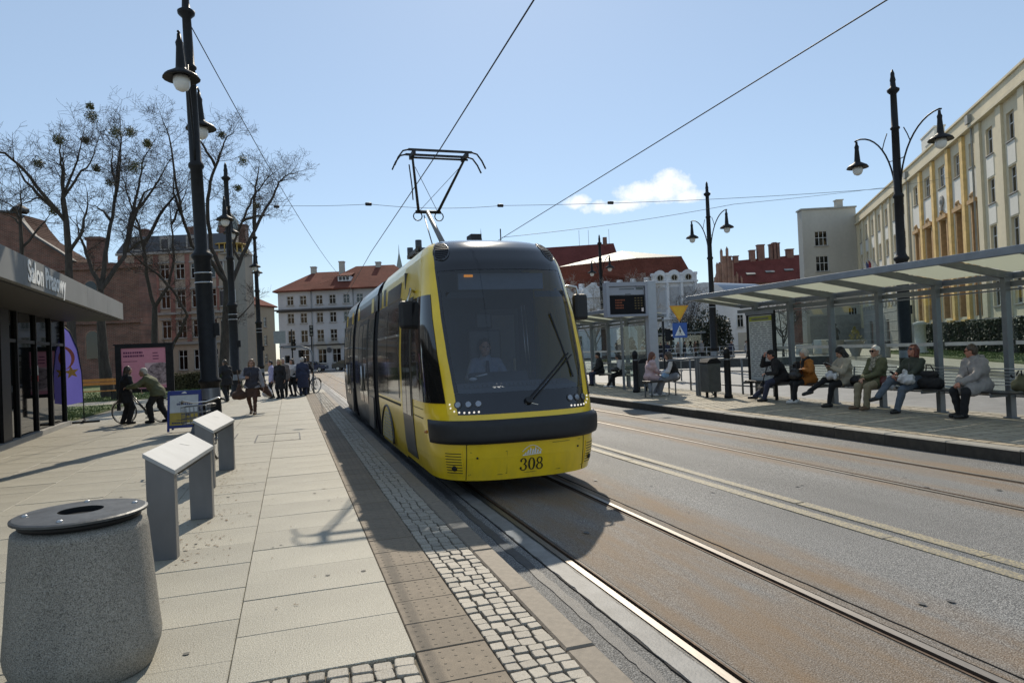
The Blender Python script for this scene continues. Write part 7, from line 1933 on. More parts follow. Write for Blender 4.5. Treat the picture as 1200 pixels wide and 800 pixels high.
# 1 man in black, bent forward, hand at his face
person('man in black jacket and cap bent forward beside the timetable case, hand at his face', (12.2, 14.75, 0), F-R(25), G_B, True, lean=24, side=6, head=(18, -18), handR=(.12, .44, 1.16), elbR=(.5, .5, -.8), handL=(-.02, .42, .72), footR=(.2, .78, .08), footL=(-.05, .52, .08), toeR=(.5, 1, 0),
       jacket=C_BLK, trousers=C_NAVY, shoes=L_BLK, hair=H_BLK, hat=C_BLK, hatstyle='cap', skin=SKIN2, jlen=.3, stout=1.1, palmR=(0, -1, 0))
lump('backpack', 'black backpack behind the bent man at the timetable case', 'backpack', (12.3, 14.36, .5), F, [('c', (0, 0, .14), (0, -.02, .42), .14, .11), ('c', (-.06, .05, .14), (.06, .05, .14), .13, .13)], C_BLK, extra=[('strap', [(-.08, .1, .5), (-.1, .2, .4), (-.1, .16, .2)], .015, C_BLK)])
lump('shoulder_bag', 'black bag hanging low by the legs of the bent man in black', 'bag', (11.85, 15.15, .18), F-R(25), [('c', (-.1, 0, .1), (.12, 0, .12), .1, .12), ('c', (0, 0, .1), (.02, -.02, .28), .11, .06)], C_BLK, extra=[('strap', [(-.02, 0, .3), (-.06, -.05, .5), (-.1, -.12, .72)], .014, C_BLK)])
# 2 person in rust jacket
person('grey haired woman in a rust orange jacket with black trousers and white trainers', (12.2, 13.78, 0), F-R(18), G_B, True, lean=10, head=(48, -4), handR=(.1, .26, .80), handL=(-.12, .22, .86), elbL=(-1, -.3, -.2), footR=(.1, .36, .09), footL=(-.06, .47, .09), toeR=(.4, 1, 0), toeL=(.35, 1, 0),
       jacket=C_ORG, trousers=C_BLK, tthick=.006, shoes=L_WHT, hair=H_GREY, hairstyle='short', scarf=C_BLK, jlen=.25, s=.98)
lump('handbag', 'black handbag on the lap of the woman in the rust jacket', 'bag', (11.83, 13.88, .62), F-R(18), [('c', (-.14, 0, .08), (.14, 0, .08), .1, .1), ('c', (-.12, 0, .2), (.12, 0, .2), .06, .06)], L_BLK, extra=[('handle', [(-.1, 0, .24), (-.08, 0, .36), (.08, 0, .36), (.1, 0, .24)], .012, L_BLK)], wr=.003)
# 3 woman reading
person('woman in black knitted hat and beige jacket reading a dark book, legs crossed', (12.2, 12.62, 0), F-R(14), G_B, True, lean=9, head=(22, -28), handR=(.14, .36, .94), handL=(-.06, .38, .92), footR=(.36, .72, .36), footL=(-.02, .46, .08), kneeR=(.2, 1, 1.2), toeR=(.5, .9, -.25), toeL=(.2, 1, 0),
       jacket=C_BEI, trousers=C_BLK, tthick=.008, shoes=L_BLK, hair=H_BLK, hairstyle='bob', hat=C_BLK, hatstyle='beanie', jlen=.22, curl=.9)
bk = thing('book', 'open dark book held by the woman in the black knitted hat', 'book', (11.78, 12.72, .98), F-R(10))
for s_ in (-1, 1):
    b = MB(); T = Matrix.Rotation(R(35), 4, 'X') @ Matrix.Rotation(R(12)*s_, 4, 'Y'); b.box(min(0, s_*.11), max(0, s_*.11), -.075, .075, -.006, .006, T); b.build('cover', L_BLK, bk)
    b = MB(); b.box(min(.004*s_, s_*.105), max(.004*s_, s_*.105), -.07, .07, .0065, .014, T); b.build('pages', M_PAPER, bk)
lump('plastic_bag', 'crumpled white bag on the lap of the reading woman', 'bag', (11.82, 12.66, .66), F, [('c', (-.1, .02, .05), (.1, 0, .05), .07, .08), ('c', (0, 0, .08), (.05, 0, .16), .07, .03)], M_PLAS, wr=.012)
lump('shoulder_bag', 'black leather bag on the bench between the reading woman and the white haired woman', 'bag', (12.15, 12.25, .51), F, [('c', (-.1, 0, .09), (.1, 0, .09), .1, .1), ('c', (-.07, 0, .16), (.07, 0, .16), .06, .06)], L_BLK, wr=.003)
# 4 white haired woman
person('white haired woman with sunglasses, olive jacket and khaki trousers sitting upright', (12.2, 11.72, 0), F-R(2), G_B, True, lean=3, head=(4, -3), handR=(.08, .36, .68), handL=(.02, .34, .7), footR=(.16, .46, .09), footL=(-.08, .44, .09), toeR=(.35, 1, 0), toeL=(-.05, 1, 0),
       jacket=C_OLV, trousers=C_KHK, tthick=.022, shoes=L_BRN, hair=H_WHT, hairstyle='short', scarf=C_PAT, glasses=True, jlen=.26, stout=1.08)
lump('handbag', 'burgundy handbag beside the white haired woman', 'bag', (12.1, 11.4, .51), F, [('c', (-.12, 0, .08), (.12, 0, .08), .085, .085), ('c', (-.12, 0, .17), (.12, 0, .17), .05, .05)], L_BURG, wr=.003)
# 5 woman with tilted head
person('woman with dark red hair, face tilted to the sun, in dark green top and jeans', (12.2, 10.82, 0), F+R(2), G_B, True, lean=-2, head=(4, 14), handR=(.16, .36, .78), handL=(.06, .32, .74), footR=(.34, .64, .34), footL=(.04, .47, .08), kneeR=(.15, 1, 1.2), toeR=(.55, .85, -.2), toeL=(0, 1, 0), elbL=(-1, -.3, -.2),
       jacket=C_DGR, jthick=.014, sleeves=.72, trousers=C_JEAN, tthick=.02, shoes=L_BLK, hair=H_DRED, hairstyle='bob', skin=SKIN2, glasses=True, jlen=.16, curl=.9)
b = thing('phone', 'dark phone held by the woman with the tilted head', 'phone', (11.78, 10.97, .82), F+R(10)); q = MB(); q.box(-.035, .035, -.07, .07, 0, .009, Matrix.Rotation(R(35), 4, 'X')); q.build('case', M_TB, b, bevel=.003); q = MB(); q.box(-.031, .031, -.064, .064, .0095, .0105, Matrix.Rotation(R(35), 4, 'X')); q.build('screen', M_TG, b)
lump('tote_bag', 'big black tote bag on the bench right of the woman with tilted head', 'bag', (12.1, 10.36, .51), F, [('c', (-.15, 0, .1), (.15, 0, .1), .12, .12), ('c', (-.1, 0, .28), (.14, 0, .28), .07, .07)], C_BLK, extra=[('handle', [(-.08, 0, .34), (-.04, .03, .46), (.06, .03, .46), (.1, 0, .34)], .012, C_BLK)])
lump('plastic_bag', 'grey plastic bag on the knees of the woman with tilted head', 'bag', (11.82, 10.68, .62), F, [('c', (-.07, 0, .08), (.07, 0, .08), .1, .1), ('c', (0, 0, .12), (0, .02, .24), .08, .03)], M_PLAS, wr=.014)
lump('plastic_bag', 'pale plastic bag hanging left of the knees of the woman with tilted head', 'bag', (11.84, 11.12, .44), F, [('c', (-.05, 0, .1), (.05, 0, .1), .085, .085), ('c', (0, 0, .12), (0, 0, .3), .07, .025)], M_PLAS, wr=.014)
# 6 man in pale coat
person('man in a pale grey hooded coat and sunglasses with clasped hands, rightmost on the bench', (12.2, 9.42, 0), F-R(6), G_B, True, lean=12, head=(62, -6), handR=(.05, .42, .68), handL=(-.0, .42, .67), footR=(.14, .34, .09), footL=(-.03, .42, .09), toeR=(.5, 1, 0), toeL=(.25, 1, 0), kneeR=(.25, 1, .6),
       jacket=C_GRY, jthick=.04, trousers=C_BLK, tthick=.02, shoes=L_BLK, hair=H_BRN, hairstyle='short', hood=C_GRY, glasses=True, skin=SKIN2, jlen=.45, stout=1.12, curl=.8)
lump('backpack', 'small olive backpack alone on the bench at the right', 'backpack', (12.15, 8.62, .51), F, [('c', (-.06, 0, .12), (.06, 0, .12), .11, .11), ('c', (0, 0, .14), (0, 0, .27), .1, .06)], clothmat('olive_canvas', (.1, .095, .05)), extra=[('strap', [(-.04, .05, .3), (-.02, .02, .38), (.03, .02, .38), (.05, .05, .3)], .012, C_BLK), ('buckle', [(.08, .08, .26), (.12, .1, .3)], .02, C_BLK)])
# far shelter and the bench by the board
G_M = 'people waiting at the farther shelter'
person('man in black jacket and cap sitting in the farther shelter beside the tram', (12.2, 25.75, 0), F-R(10), G_M, True, lean=8, head=(20, -5), jacket=C_BLK, trousers=C_NAVY, shoes=L_BLK, hair=H_BLK, hat=C_BLK, hatstyle='beanie', jlen=.3, h=.02, stout=1.12, s=.98)
person('black haired girl in white top and black trousers sitting in the farther shelter', (12.2, 23.75, 0), F-R(20), G_M, True, lean=16, head=(20, -25), handR=(.14, .36, .72), handL=(-.05, .38, .70), footR=(.2, .62, .08), footL=(.02, .4, .08), jacket=C_WHT, jthick=.015, trousers=C_BLK, shoes=L_WHT, hair=H_BLK, hairstyle='bob', jlen=.1, h=.018, s=.96)
lump('handbag', 'black bag on the lap of the girl in the white top', 'bag', (11.85, 23.75, .62), F, [('c', (-.14, 0, .08), (.14, 0, .08), .1, .1)], L_BLK, .018)
person('woman with long auburn hair in a pale pink coat, seated with her back half turned', (10.62, 18.95, 0), R(-100), G_M, True, hip=(0, 0, .6), lean=10, head=(15, -12), handR=(.02, .4, .7), handL=(-.1, .4, .7), footR=(.1, .3, .08), footL=(-.1, .34, .08), jacket=C_PINK, jthick=.03, trousers=clothmat('pale_denim', (.3, .3, .34)), shoes=L_WHT, hair=H_RED, hairstyle='long', jlen=.55, h=.016)
person('dark haired woman in black vest, white sleeves and grey jeans, seated facing her friend', (11.3, 18.55, 0), R(62), G_M, True, lean=16, head=(12, -14), handR=(.1, .42, .72), handL=(-.08, .42, .7), footR=(.1, .62, .08), footL=(-.08, .5, .08), jacket=C_WHT, jthick=.02, vest=C_BLK, trousers=clothmat('grey_denim', (.2, .21, .24)), tthick=.03, shoes=L_WHT, hair=H_BRN, hairstyle='long', jlen=.1, h=.016)
lump('shopping_bag', 'small light blue bag held between the two seated women', 'bag', (10.95, 18.55, .55), 0, [('c', (-.05, 0, .08), (.05, 0, .08), .08, .08), ('c', (0, 0, .1), (0, 0, .22), .07, .04)], clothmat('light_blue_cloth', (.25, .38, .55)), .016)
# left pavement
person('person in a black hooded coat standing beside the bicycle', (-4.45, 21.7, 0), R(-62), None, False, lean=6, head=(8, -6), handR=(.2, .32, .95), handL=(-.12, .36, 1.0), footR=(.1, .04, .08), footL=(-.1, -.06, .08), jacket=C_BLK, jlen=.28, jthick=.035, trousers=C_BLK, tthick=.024, shoes=L_BLK, hair=H_BRN, hairstyle='bob', h=.016, stout=1.1, s=.97)
person('grey haired man in an olive jacket bending forward to push a bicycle', (-3.62, 21.55, 0), R(82), None, False, lean=34, head=(0, -6), hip=(0, -.02, .88), handR=(.24, .68, 1.04), handL=(-.2, .7, 1.04), footR=(.1, -.26, .08), footL=(-.08, .14, .08), jacket=C_OLV, jlen=.12, jthick=.038, trousers=C_BLK, tthick=.03, shoes=L_BLK, hair=H_GREY, hairstyle='short', h=.016, stout=1.15)
person('woman in dark quilted vest and brown skirt walking towards the camera with bags', (-1.13, 22.35, 0), R(172), None, False, lean=2, head=(-8, -4), handR=(.16, .2, 1.12), handL=(-.34, .06, .78), footR=(.09, -.22, .12), footL=(-.09, .2, .08), toeR=(0, 1, -.35), jacket=clothmat('grey_sweater', (.3, .3, .33)), jthick=.03, vest=clothmat('dark_quilt', (.045, .045, .06)), skirt=(C_BRN, .38, .19), trousers=clothmat('dark_brown_tights', (.1, .05, .035)), tthick=.004, shoes=L_BRN, hair=mat('light_brown_hair', (.2, .12, .07), rough=.5, var=.3, vscale=50), hairstyle='bob', hood=C_GRY, jlen=.1, h=.015, stout=1.15, palmR=(0, -1, 0))
lump('shoulder_bag', 'big dark brown bag hanging at the left side of the walking woman', 'bag', (-1.5, 22.3, .52), R(172), [('c', (-.08, 0, .08), (.1, 0, .08), .13, .13), ('c', (0, 0, .2), (0, 0, .38), .1, .06)], C_BRN, .018, extra=[('strap', [(0, 0, .4), (.02, -.02, .6), (.05, -.02, .85)], .015, C_BRN)])
lump('shopping_bag', 'dark coat and bag swinging at the right side of the walking woman', 'bag', (-.78, 22.35, .5), R(172), [('c', (-.16, 0, .06), (.04, 0, .3), .06, .12), ('c', (0, 0, .3), (.05, 0, .48), .1, .05)], C_BRN, .018)
lump('plastic_bag', 'white plastic bag carried beside the walking woman', 'bag', (-.72, 23.0, .45), 0, [('c', (-.05, 0, .12), (.05, 0, .12), .11, .11), ('c', (0, 0, .15), (0, 0, .42), .1, .03)], M_PLAS, .018, wr=.014)
person('man in black coat walking away past the second lamp post', (-2.5, 30.2, 0), R(35), None, False, lean=6, head=(0, -10), footR=(.1, .18, .08), footL=(-.1, -.2, .1), toeL=(0, 1, -.3), handL=(-.28, .1, .95), jacket=C_BLK, jlen=.25, jthick=.035, trousers=C_BLK, tthick=.028, shoes=L_BLK, hair=H_BRN, hat=None, h=.02, stout=1.1, s=1.02)
G_G = 'people standing at the corner of the left pavement'
person('woman in lilac jacket standing leftmost of the group at the corner', (-.75, 30.8, 0), R(100), G_G, False, jacket=C_LIL, trousers=C_BLK, shoes=L_BLK, hair=H_BLK, jlen=.2, h=.02, s=.95)
person('blonde woman in long dark coat, second from left of the corner group', (-.42, 30.1, 0), R(150), G_G, False, jacket=C_BLK, jlen=.5, trousers=C_BLK, shoes=L_BLK, hair=mat('blonde_hair', (.45, .33, .17), rough=.5, var=.3, vscale=50), hairstyle='bob', h=.02, s=.98)
person('light haired man in dark jacket just behind the woman in the long dark coat', (-.3, 31.2, 0), R(170), G_G, False, jacket=C_TAU, jlen=.2, trousers=C_BLK, shoes=L_BLK, hair=H_GREY, h=.02, s=1.0)
person('woman in white blouse and black skirt leaning on one leg in the corner group', (.1, 31.5, 0), R(140), G_G, False, lean=4, jacket=C_WHT, jthick=.016, jlen=.04, skirt=(C_BLK, .38, .17), trousers=C_BLK, tthick=.004, shoes=L_BLK, hair=H_BRN, hairstyle='bob', footL=(-.2, .12, .08), h=.02, s=.97)
person('grey haired person in a long navy coat seen from behind in the corner group', (.5, 31.2, 0), R(10), G_G, False, jacket=C_NAVY, jlen=.55, jthick=.034, trousers=C_NAVY, shoes=L_BLK, hair=H_GREY, h=.02, s=1.0, stout=1.1)
person('person in black at the leaning bicycle, rightmost of the corner group', (.62, 32.3, 0), R(-20), G_G, False, jacket=C_BLK, trousers=C_BLK, shoes=L_BLK, hair=H_BLK, handR=(.2, .4, 1.0), h=.02)
lump('handbag', 'black bag carried by the woman in the white blouse', 'bag', (-.15, 31.3, .72), 0, [('c', (-.12, 0, .08), (.12, 0, .08), .1, .1)], L_BLK, .02)
G_F = 'people crowded in the distant shelter'
cols_ = [(C_BLK, 'black', C_NAVY), (C_NAVY, 'navy', C_BLK), (C_TAU, 'taupe', C_BLK), (C_BLK, 'black', C_JEAN), (C_BRN, 'brown', C_BLK), (C_GRY, 'pale grey', C_BLK)]
where = ['leftmost in the distant shelter', 'second from left in the distant shelter', 'at the middle of the distant shelter', 'right of the middle in the distant shelter', 'second from right in the distant shelter', 'rightmost in the distant shelter']
for k, ((jc, nm, tc_), wh) in enumerate(zip(cols_, where)):
    person('small far person in %s coat standing %s' % (nm, wh), (31.9+k*.68, 54.6-k*.32+.3*(k % 2), 0), R(150+k*25), G_F, False, jacket=jc, trousers=tc_, shoes=L_BLK, hair=[H_BLK, H_BRN, H_GREY][k % 3], jlen=.2, h=.03, fingers=False, s=.97+.02*(k % 3))
for k, (x, y, lab) in enumerate(((17.0, 30.8, 'dark dressed person standing behind the give way sign pole'), (36.8, 51.0, 'far person in dark clothes right of the distant shelter'), (38.0, 50.6, 'far person in pale coat at the right of the distant shelter'))):
    person(lab, (x, y, -.15), R(120+k*60), None, False, jacket=[C_BLK, C_NAVY, C_GRY][k], trousers=C_BLK, shoes=L_BLK, hair=H_BRN, h=.028, fingers=False)
# the tram driver
d_, _, _ = person('tram driver in pale blue shirt and dark tie sitting at the wheel', (2.7, 9.6, .48), R(176), None, True, hip=(0, 0, .55), lean=4, head=(6, -2), handR=(.2, .42, .72), handL=(-.2, .42, .72), footR=(.1, .5, .1), footL=(-.1, .5, .1), jacket=clothmat('pale_blue_shirt', (.3, .34, .42)), jthick=.012, trousers=C_NAVY, shoes=L_BLK, hair=H_BRN, h=.015)
b = MB(); b.prism([(-.02, 1.02), (.02, 1.02), (.035, .78), (0, .74), (-.035, .78)], 1, .165, .172); b.build('tie', C_NAVY, d_)
# ------------------------------------------------------------------ bare park trees, shrubs and hedges
M_BARK = mat('bark', (.055, .045, .036), rough=.9, var=.4, vscale=8, bump=.8, bscale=25, stretch=(1, 1, .25), bdist=.03)
M_TWIG = mat('twig', (.04, .03, .024), rough=.85, var=.2)
M_MIST = mat('mistletoe_leaf', (.11, .115, .045), rough=.6, var=.4, vscale=3)
LAT = Vector((cos(TH), -sin(TH), 0)); DEP = Vector((sin(TH), cos(TH), 0))
def grow(b, p, d, L, r_, lvl, tr):
    """one branch as a bent tapered tube, with its own side branches"""
    n = 4 if lvl > 1 else 3; pts = [p.copy()]; rs = [r_]; q = p.copy(); dd = d.copy()
    for i in range(n):
        dd = (dd+Vector((tr.uniform(-1, 1), tr.uniform(-1, 1), tr.uniform(-.8, .9)))*.22).normalized(); q = q+dd*L/n; pts.append(q.copy()); rs.append(max(.006, r_*(1-.75*(i+1)/n)))
    b.tube(pts, rs, 5 if lvl > 1 else 3, caps=False, smooth=lvl > 1)
    if lvl == 0: return
    for k in range({3: 6, 2: 6, 1: 4}[lvl]):
        t = tr.uniform(.25, 1); i = min(n-1, int(t*n)); a = pts[i].lerp(pts[i+1], t*n-i); ax = (pts[i+1]-pts[i]).normalized()
        side = Vector((tr.uniform(-1, 1), tr.uniform(-1, 1), tr.uniform(-.35, .8))); side = (side-ax*side.dot(ax)).normalized()
        nd = (ax*tr.uniform(.3, .9)+side).normalized(); grow(b, a, nd, L*tr.uniform(.38, .62), max(.006, rs[i]*.55), lvl-1, tr)
def bare_tree(label, base, trunk, limbs, mist, r0, seed, dens=1.0, lat=LAT, dep_=DEP, twl=2):
    tr = random.Random(seed)
    t = thing('bare_tree', label, 'tree', (base[0], base[1], 0), 0, 'bare trees in the park')
    def P3(p, d=0): return lat*p[0]+dep_*d+Vector((0, 0, p[1]))
    b = MB(); pts = [P3((trunk[0][0], -.1))]+[P3(p, 0) for p in trunk[1:]]; n = len(pts)
    rs = [r0*1.25]+[r0*(1-.45*i/(n-1)) for i in range(1, n)]
    b.tube(pts, rs, 12, caps=False); b.build('trunk', M_BARK, t, fix=False)
    b = MB(); tw = MB()
    known = [(p[0], p[1], 0.0) for p in trunk]
    for li, L in enumerate(limbs):
        # start on the nearest wood already grown
        kx_ = min(known, key=lambda q: (q[0]-L[0][0])**2+(q[1]-L[0][1])**2); L = [(kx_[0], kx_[1])]+list(L[1:]); base_d = kx_[2]
        dirn = tr.uniform(-1, 1); tot = sum(math.dist(a, c) for a, c in zip(L[:-1], L[1:])); acc = 0; d0 = 0
        pts = []; m_ = len(L)
        for i, p in enumerate(L):
            if i: acc += math.dist(L[i-1], p)
            dd_ = base_d+dirn*.5*acc+tr.uniform(-.1, .1)*(i > 0); pts.append(P3(p, dd_)); dl_ = dd_
            if i: known += [(L[i-1][0]+(p[0]-L[i-1][0])*q/6, L[i-1][1]+(p[1]-L[i-1][1])*q/6, pd_+(dd_-pd_)*q/6) for q in range(1, 7)]
            pd_ = dd_
        rr = max(.04, r0*(.38 if li < 4 else .25)); rs = [rr*(1-i/(m_-1))**.85+.014 for i in range(m_)]
        # refine
        fp, fr = [], []
        for i in range(m_-1):
            for k in range(3):
                q = pts[i].lerp(pts[i+1], k/3); q += Vector((tr.uniform(-1, 1), tr.uniform(-1, 1), tr.uniform(-1, 1)))*.05*(k > 0); fp.append(q); fr.append(rs[i]+(rs[i+1]-rs[i])*k/3)
        fp.append(pts[-1]); fr.append(rs[-1]); b.tube(fp, fr, 8, caps=False)
        nb = int(max(8, tot*3.8)*dens)
        for k in range(nb):
            u = tr.uniform(.12, 1)**.8; x = u*(len(fp)-1); i = min(len(fp)-2, int(x)); a = fp[i].lerp(fp[i+1], x-i); ax = (fp[i+1]-fp[i]).normalized()
            side = Vector((tr.uniform(-1, 1), tr.uniform(-1, 1), tr.uniform(-.25, .9))); side = (side-ax*side.dot(ax)).normalized()
            nd = (ax*tr.uniform(.4, 1)+side).normalized(); Lb = tr.uniform(.6, 1.7); grow(tw, a, nd, Lb, max(.01, min(fr[i]*.4, Lb*.016)), twl, tr)
        grow(tw, fp[-1], (fp[-1]-fp[-2]).normalized(), .8, .014, 2, tr)
    c_ = b.build('crown', M_BARK, t, fix=False); tag(tw.build('twigs', M_TWIG, c_, fix=False), kind='stuff')
    for (x, z, r_) in mist:
        r_ *= .85
        m = MB(); dd = tr.uniform(-1, 1)
        for k in range(320):
            v = Vector((tr.gauss(0, 1), tr.gauss(0, 1), tr.gauss(0, 1))).normalized()*r_*tr.random()**.45*tr.uniform(.8, 1.25); e = Vector((tr.uniform(-1, 1), tr.uniform(-1, 1), tr.uniform(-1, 1))).normalized()*.1; f_ = e.cross(Vector((tr.uniform(-1, 1), tr.uniform(-1, 1), 1))).normalized()*.03
            m.add([v-f_, v+f_, v+e], [(0, 1, 2)])
        for k in range(14):
            v = Vector((tr.gauss(0, 1), tr.gauss(0, 1), tr.gauss(0, 1))).normalized()*r_; m.tube([Vector((0, 0, 0)), v*.5+Vector((0, 0, .03)), v], [.012, .01, .005], 3, caps=False)
        o = tag(m.build('mistletoe', M_MIST, t, P3((x, z), dd), fix=False), kind='stuff')
    return t
TREES = {
'A': ((-10.27, 39.13), [(0.0, -0.44), (-0.02, 2.97), (-0.06, 5.94), (-0.04, 7.35), (-0.1, 8.92), (-0.22, 10.12)], [[(-0.22, 10.12), (-0.22, 11.27), (-0.18, 12.12), (-0.18, 13.18)], [(-0.11, 8.84), (-0.73, 10.23), (-1.32, 11.32), (-1.8, 11.97), (-2.56, 12.13), (-2.95, 13.09)], [(-0.17, 9.35), (-1.15, 10.33), (-1.64, 10.9), (-1.93, 11.98)], [(-0.04, 7.35), (0.72, 8.21), (1.1, 9.3), (1.32, 10.35)], [(-0.18, 10.12), (0.59, 11.23), (1.21, 11.84), (1.6, 13.02)], [(-0.15, 9.78), (-0.94, 10.15), (-1.59, 10.09), (-2.23, 9.87)], [(-0.22, 10.29), (0.18, 11.46), (0.48, 12.51), (0.61, 13.57)], [(-0.21, 10.42), (-0.66, 11.93), (-0.95, 13.0)]], [(0.11, 12.83, 0.34), (-1.96, 12.19, 0.34), (-1.09, 9.69, 0.3)]),
'B': ((-9.16, 40.88), [(0.0, -0.55), (-0.2, 2.07), (-0.26, 3.88), (-0.23, 5.68)], [[(-0.23, 5.68), (-0.93, 7.28), (-1.42, 8.43), (-1.73, 9.57)], [(-0.23, 5.77), (-0.24, 7.61), (-0.25, 9.28), (-0.31, 11.22), (-0.4, 13.34), (-0.43, 14.6), (-0.65, 15.69)], [(-0.09, 5.76), (0.53, 7.58), (0.46, 9.25), (0.4, 10.83), (0.33, 12.41), (0.34, 13.76), (0.67, 15.1)], [(0.5, 7.9), (0.82, 9.14), (1.22, 10.12), (1.71, 11.0), (2.63, 11.45)], [(0.46, 10.15), (1.03, 10.94), (1.81, 12.34), (2.27, 13.45)], [(-0.27, 10.99), (0.27, 12.14), (0.69, 13.52)], [(-0.24, 9.73), (-0.8, 10.2), (-1.59, 10.6)], [(0.54, 7.8), (1.28, 8.4), (2.08, 9.09)], [(-0.33, 11.76), (-0.86, 12.91), (-1.09, 14.05)]], [(-0.75, 15.65, 0.23), (-0.42, 14.92, 0.41), (0.81, 14.05, 0.41), (1.92, 13.83, 0.36), (1.41, 12.36, 0.49), (-0.13, 13.33, 0.23), (-0.71, 12.36, 0.27), (2.44, 13.4, 0.27)]),
'C': ((-7.56, 46.66), [(0.0, -0.22), (-0.11, 0.94), (-0.34, 3.06), (-0.25, 5.15)], [[(-0.25, 5.15), (-0.63, 7.27), (-0.69, 8.33), (-0.87, 10.17), (-1.57, 12.3), (-1.83, 13.63)], [(-0.19, 5.26), (0.6, 6.43), (1.04, 8.25), (0.87, 10.26), (0.83, 11.94)], [(0.04, 0.94), (0.57, 2.07), (1.46, 3.24), (2.35, 4.46), (1.93, 5.59), (1.29, 6.66), (0.58, 7.33), (-0.27, 8.2), (-0.54, 9.37)], [(-0.61, 8.85), (-0.05, 10.93), (0.63, 12.21), (1.29, 12.86)], [(-0.83, 9.91), (-1.55, 10.36), (-2.19, 10.07)], [(0.86, 10.1), (1.33, 11.39), (1.71, 12.69)]], [(-2.39, 12.81, 0.32)]),
'D': ((-3.93, 47.58), [(0.0, 0.07), (-0.16, 1.34), (0.04, 3.48), (0.25, 5.89), (0.18, 6.77)], [[(0.17, 6.5), (-0.74, 8.46), (-1.48, 9.05), (-1.73, 10.98), (-1.74, 13.19), (-1.65, 15.33), (-1.87, 16.55)], [(0.18, 6.77), (-0.6, 9.01), (-0.61, 11.43), (-0.32, 13.13), (0.17, 14.21), (0.42, 14.85), (0.9, 15.83), (1.47, 16.19)], [(0.26, 5.94), (0.67, 7.85), (1.2, 9.87), (1.82, 11.66), (2.32, 13.07), (2.59, 14.05), (3.16, 14.68), (4.0, 14.98)], [(1.39, 10.46), (1.46, 12.22), (1.56, 13.32), (1.91, 15.07)], [(0.24, 5.67), (1.37, 8.76), (2.08, 9.88), (2.72, 10.79), (3.47, 11.59), (4.27, 12.21), (5.28, 12.66)], [(-0.06, 3.76), (0.68, 4.27), (1.79, 5.66)], [(2.31, 10.2), (3.31, 10.38), (4.19, 10.34)], [(0.25, 8.42), (-0.18, 9.82), (-0.37, 11.75), (-0.87, 13.15)], [(0.06, 14.15), (-0.44, 15.33), (-0.85, 16.18)], [(-1.73, 10.98), (-2.44, 12.39), (-2.75, 14.06)]], [(1.78, 14.41, 0.49), (0.47, 16.12, 0.33), (1.59, 12.55, 0.28), (2.37, 11.63, 0.28)]),
'E': ((-14.74, 45.85), [(0.0, -0.61), (0.31, 6.69), (0.4, 8.64), (0.36, 10.01)], [[(0.36, 10.01), (0.3, 10.84), (-0.65, 11.52)], [(0.39, 9.62), (-0.02, 10.37), (-0.69, 10.64)], [(0.36, 10.01), (0.6, 11.07), (0.85, 12.28)], [(0.37, 9.13), (1.04, 9.98), (1.46, 10.79)]], []),
}
LB = {'A': ('bare tree with mistletoe rising behind the kiosk sign', .22, 11), 'B': ('tallest bare tree with many mistletoe balls, left of the pink poster', .3, 5), 'C': ('forked bare tree right beside the pink poster', .28, 9), 'D': ('bare tree with spreading limbs behind the nearest lamp post', .34, 21), 'E': ('thin bare tree at the far left above the kiosk roof', .16, 4)}
for k, (base, tr_, li, ms) in TREES.items():
    lab, r0, sd_ = LB[k]; bare_tree(lab, base, tr_, li, ms, r0, sd_, .8 if k == 'E' else 1.0)
def auto_tree(label, x, y, H, spread, r0, seed, barkm=None, twl=2):
    tr = random.Random(seed); limbs = []
    for k in range(7):
        a = tr.uniform(-1, 1); z0 = H*tr.uniform(.2, .4); limbs.append([(0, z0), (a*spread*.35, z0+H*.18), (a*spread*.7, z0+H*.36), (a*spread, H*tr.uniform(.75, 1))])
    return bare_tree(label, (x, y), [(0, 0), (.03, H*.2), (0, H*.42)], limbs, [], r0, seed, .9, twl=twl)
t = auto_tree('pale bare tree in front of the white theatre wing, left of the departure board', 25.3, 54.4, 7.6, 2.6, .16, 31)
M_PALEB = mat('pale_bark', (.34, .32, .29), rough=.85, var=.2)
def repaint(o, m):
    for c in o.children:
        c.data.materials[0] = m; repaint(c, m)
repaint(t, M_PALEB)
t = auto_tree('second pale bare tree behind the departure board', 28.6, 52.6, 6.6, 2.4, .14, 33); repaint(t, M_PALEB)
auto_tree('bare dark shrubby tree behind the give way sign', 38.6, 61.5, 6.3, 2.2, .12, 35)
auto_tree('bare shrubby tree seen through the shelter beside the timetable case', 40.3, 48.6, 5.0, 2.6, .1, 37)
M_HEDGE = mat('hedge_leaf', (.03, .042, .018), rough=.6, var=.5, vscale=2); M_HEDGEC = mat('hedge_core', (.012, .014, .008), rough=.9); M_DRYH = mat('dry_hedge_leaf', (.1, .085, .035), rough=.8, var=.4, vscale=2); M_EVER = mat('evergreen_leaf', (.03, .038, .022), rough=.6, var=.5, vscale=2)
def leaves(b, n, fn, sz, tr):
    for k in range(n):
        p = fn(); e = Vector((tr.uniform(-1, 1), tr.uniform(-1, 1), tr.uniform(-1, 1))).normalized()*sz*tr.uniform(.6, 1.3); f_ = e.cross(Vector((tr.uniform(-1, 1), tr.uniform(-1, 1), tr.uniform(-1, 1)))).normalized()*sz*.45
        b.add([p-f_, p+e*.4, p+f_, p-e*.8], [(0, 1, 2, 3)])
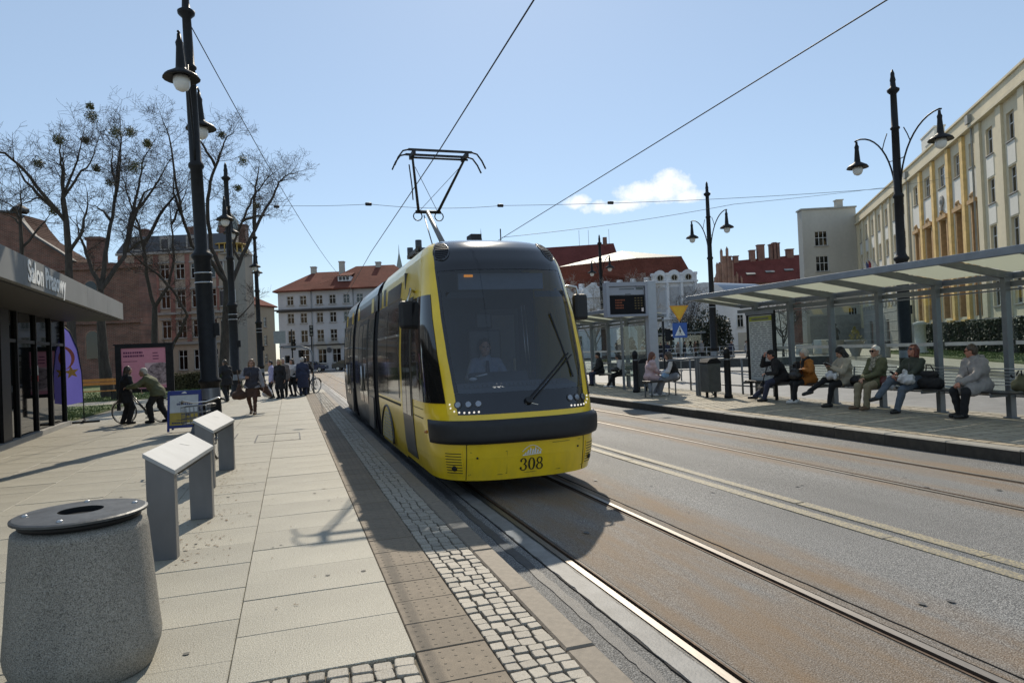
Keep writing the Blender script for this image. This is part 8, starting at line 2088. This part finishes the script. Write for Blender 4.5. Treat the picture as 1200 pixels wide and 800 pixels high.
def hedge(label, p0, p1, wd, z0, z1, m, n, sz, seed):
    tr = random.Random(seed); p0, p1 = Vector(p0), Vector(p1); d = p1-p0; L = d.length; t = thing('hedge', label, 'hedge', (p0.x, p0.y, z0), math.atan2(d.y, d.x)); H = z1-z0
    b = MB(); b.box(.1, L-.1, -wd/2+.12, wd/2-.12, 0, H-.14); b.build('branches', M_HEDGEC, t)
    b = MB()
    def fn():
        s_ = tr.random(); x = tr.uniform(0, L); bump_ = .07*sin(x*2.1)+.05*sin(x*5.3)
        if s_ < .4: return Vector((x, tr.uniform(-wd/2, wd/2), H-.06+bump_+tr.uniform(-.1, .08)))
        if s_ < .9: return Vector((x, -wd/2+tr.uniform(-.06, .12)+bump_, tr.uniform(0, H)))
        return Vector((tr.choice((0, L))+tr.uniform(-.08, .08), tr.uniform(-wd/2, wd/2), tr.uniform(0, H)))
    leaves(b, n, fn, sz, tr); tag(b.build('foliage', m, t, fix=False), kind='stuff')
hedge('dark clipped hedge along the front of the long cream building', bp(15.7, .75), bp(-30, .75), 1.1, .1, 2.15, M_HEDGE, 26000, .11, 2)
hedge('low dry brown hedge on the lawn behind the pavement sign', (-8.4, 46.5, 0), (-4.7, 46.0, 0), 1.0, 0, 1.05, M_DRYH, 6000, .08, 3)
hedge('low green hedge on the lawn right of the nearest lamp post', (-4.2, 44.5, 0), (-2.8, 43.8, 0), .8, 0, .75, mat('green_hedge_leaf', (.06, .09, .02), rough=.7, var=.4), 3000, .07, 4)
def bush(label, x, y, R_, H, m, n, sz, seed, lobes=9):
    tr = random.Random(seed); t = thing('evergreen_bush', label, 'bush', (x, y, 0), 0)
    L = [(Vector((tr.uniform(-1, 1)*R_*.6, tr.uniform(-1, 1)*R_*.6, tr.uniform(.2, .85)*H)), tr.uniform(.3, .55)*R_) for _ in range(lobes)]
    b = MB(); b.tube([(0, 0, -.1), (.05, 0, H*.5), (0, .05, H*.8)], [.15, .1, .04], 8); b.build('trunk', M_BARK, t)
    b = MB()
    def fn():
        c, r_ = tr.choice(L); v = Vector((tr.gauss(0, 1), tr.gauss(0, 1), tr.gauss(0, 1))).normalized()*r_*tr.uniform(.55, 1.1); v.z *= 1.3; p = c+v; p.z = max(.1, p.z); return p
    leaves(b, n, fn, sz, tr); tag(b.build('crown', m, t, fix=False), kind='stuff')
bush('dark evergreen bush left of the lamp post between the shelters', 39.9, 58.6, 2.5, 4.0, M_EVER, 4500, .22, 5, 14)
bush('smaller dark evergreen bush under the give way sign', 36.2, 61.9, 1.6, 3.3, M_EVER, 3000, .2, 6)
bush('round dark evergreen bush right of the departure board pillar', 30.4, 58.0, 1.2, 3.2, M_EVER, 2500, .18, 8)
